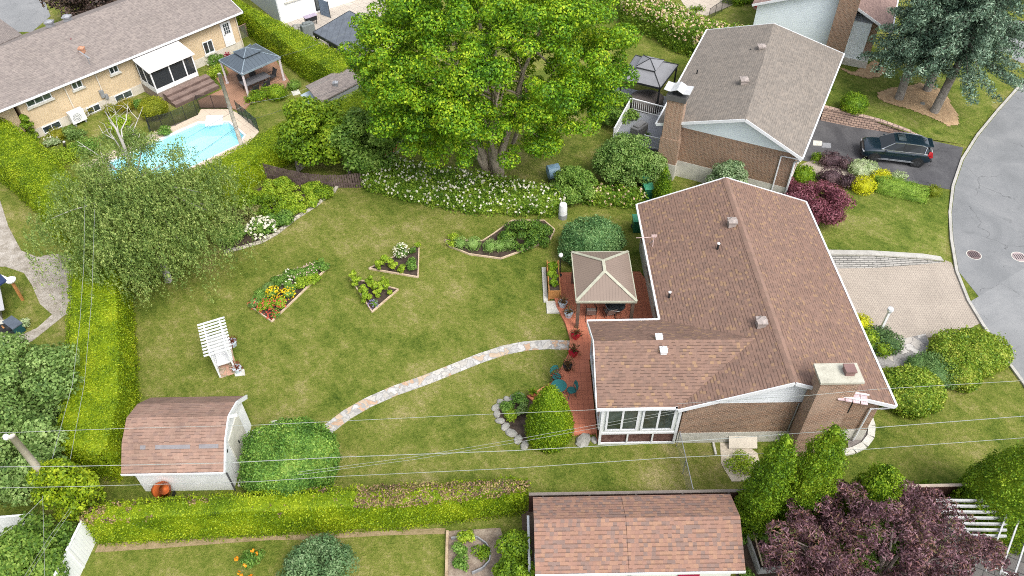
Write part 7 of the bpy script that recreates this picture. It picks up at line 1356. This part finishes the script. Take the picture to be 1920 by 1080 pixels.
def wire(label, pts, r=.016, mat=WIRE, sag=.0):
    r *= .6
    P = [Vector(G3(*p)) for p in pts]; t = T('overhead_cable', label, 'cable', tuple(P[0]), group='overhead power and telephone lines'); q = []
    for i in range(len(P)-1):
        for k in range(6): f = k/6; v = P[i].lerp(P[i+1], f); v.z -= sag*4*f*(1-f); q.append(v)
    q.append(P[-1]); MB().tube(q, r, 5).build('cable', mat, t)
wire('topmost pale cable crossing the lawn from the bare pole to the sunroom corner', [(-60, 812, 6.2), (20, 811, 6.2), (240, 803, 6.0), (480, 797, 5.7), (860, 779, 5.0), (1121, 768, 3.3)])
wire('pale cable crossing over the brick chimney to the street', [(1270, 757, 4.2), (1520, 741, 6.2), (1640, 730, 6.3), (1980, 710, 6.4)])
wire('thicker cable crossing the round shrub and the sunroom foundation', [(-60, 876, 5.6), (150, 874, 5.6), (420, 868, 5.5), (640, 857, 5.4), (960, 845, 5.3), (1260, 829, 5.3), (1560, 808, 5.4), (2000, 774, 5.6)], .024)
wire('lowest cable crossing just above the dry topped hedge', [(-60, 916, 5.2), (150, 912, 5.2), (480, 903, 5.1), (620, 894, 5.0), (960, 878, 5.0), (1260, 858, 5.0), (1630, 842, 5.1), (2000, 815, 5.2)], .018)
wire('upper service wire rising to the bracket on the sunroom corner', [(560, 885, 5.0), (780, 856, 4.6), (960, 825, 4.0), (1120, 796, 3.5), (1266, 770, 3.0)], .011)
wire('lower service wire rising to the bracket on the sunroom corner', [(560, 890, 5.0), (780, 861, 4.5), (960, 831, 3.9), (1120, 802, 3.4), (1264, 775, 3.0)], .011)
wire('left cable running along the top of the tall hedge', [(160, 330, 6.0), (157, 500, 5.9), (150, 600, 5.8), (136, 720, 5.9), (98, 860, 6.1)], .016, WIRE)
wire('right cable running along the top of the tall hedge', [(178, 380, 6.0), (172, 560, 5.8), (158, 720, 5.8), (132, 860, 6.0)], .014, WIRE)
wire('cable from the pool pole passing over the pool towards the birch', [(444, 205, 4.6), (380, 242, 4.3), (310, 282, 4.2)], .014, WIRD)
wire('thicker pair cable from the pool pole across the middle of the pool', [(447, 236, 4.0), (380, 282, 3.6), (310, 328, 3.5)], .02, WIRD)
wire('short branch cable under the thicker cable over the pool', [(447, 240, 3.9), (400, 270, 3.6), (320, 328, 3.4)], .012, WIRD)
wire('cable from the pool pole to the right towards the small grey shed', [(444, 205, 4.6), (470, 193, 4.6), (530, 183, 4.7), (640, 140, 5.2), (690, 132, 5.4)], .012)
wire('thin cable above the thick hedge beside the grey gazebo', [(520, 107, 2.3), (560, 96, 4), (650, 62, 6)], .012)
wire('dark cable crossing the roof of the small grey shed', [(460, 228, 4.2), (515, 211, 4.6), (600, 180, 4.6), (680, 150, 5.2)], .013, WIRD)
wire('steep thin wire at the bottom left over the lilac bush', [(130, 955, 3.0), (90, 1010, 3.5), (40, 1090, 4.5)], .012)
wire('second steep thin wire at the bottom left beside the other one', [(134, 958, 3.0), (96, 1012, 3.5), (46, 1092, 4.5)], .012)
wire('upright wire at the bottom left over the lilac bush', [(80, 930, 5.0), (82, 1000, 5.0), (84, 1090, 5.2)], .012)
wire('diagonal wire at the far left over the white ribbed fence', [(80, 935, 5.0), (40, 975, 5.0), (-20, 1020, 5.0)], .014)
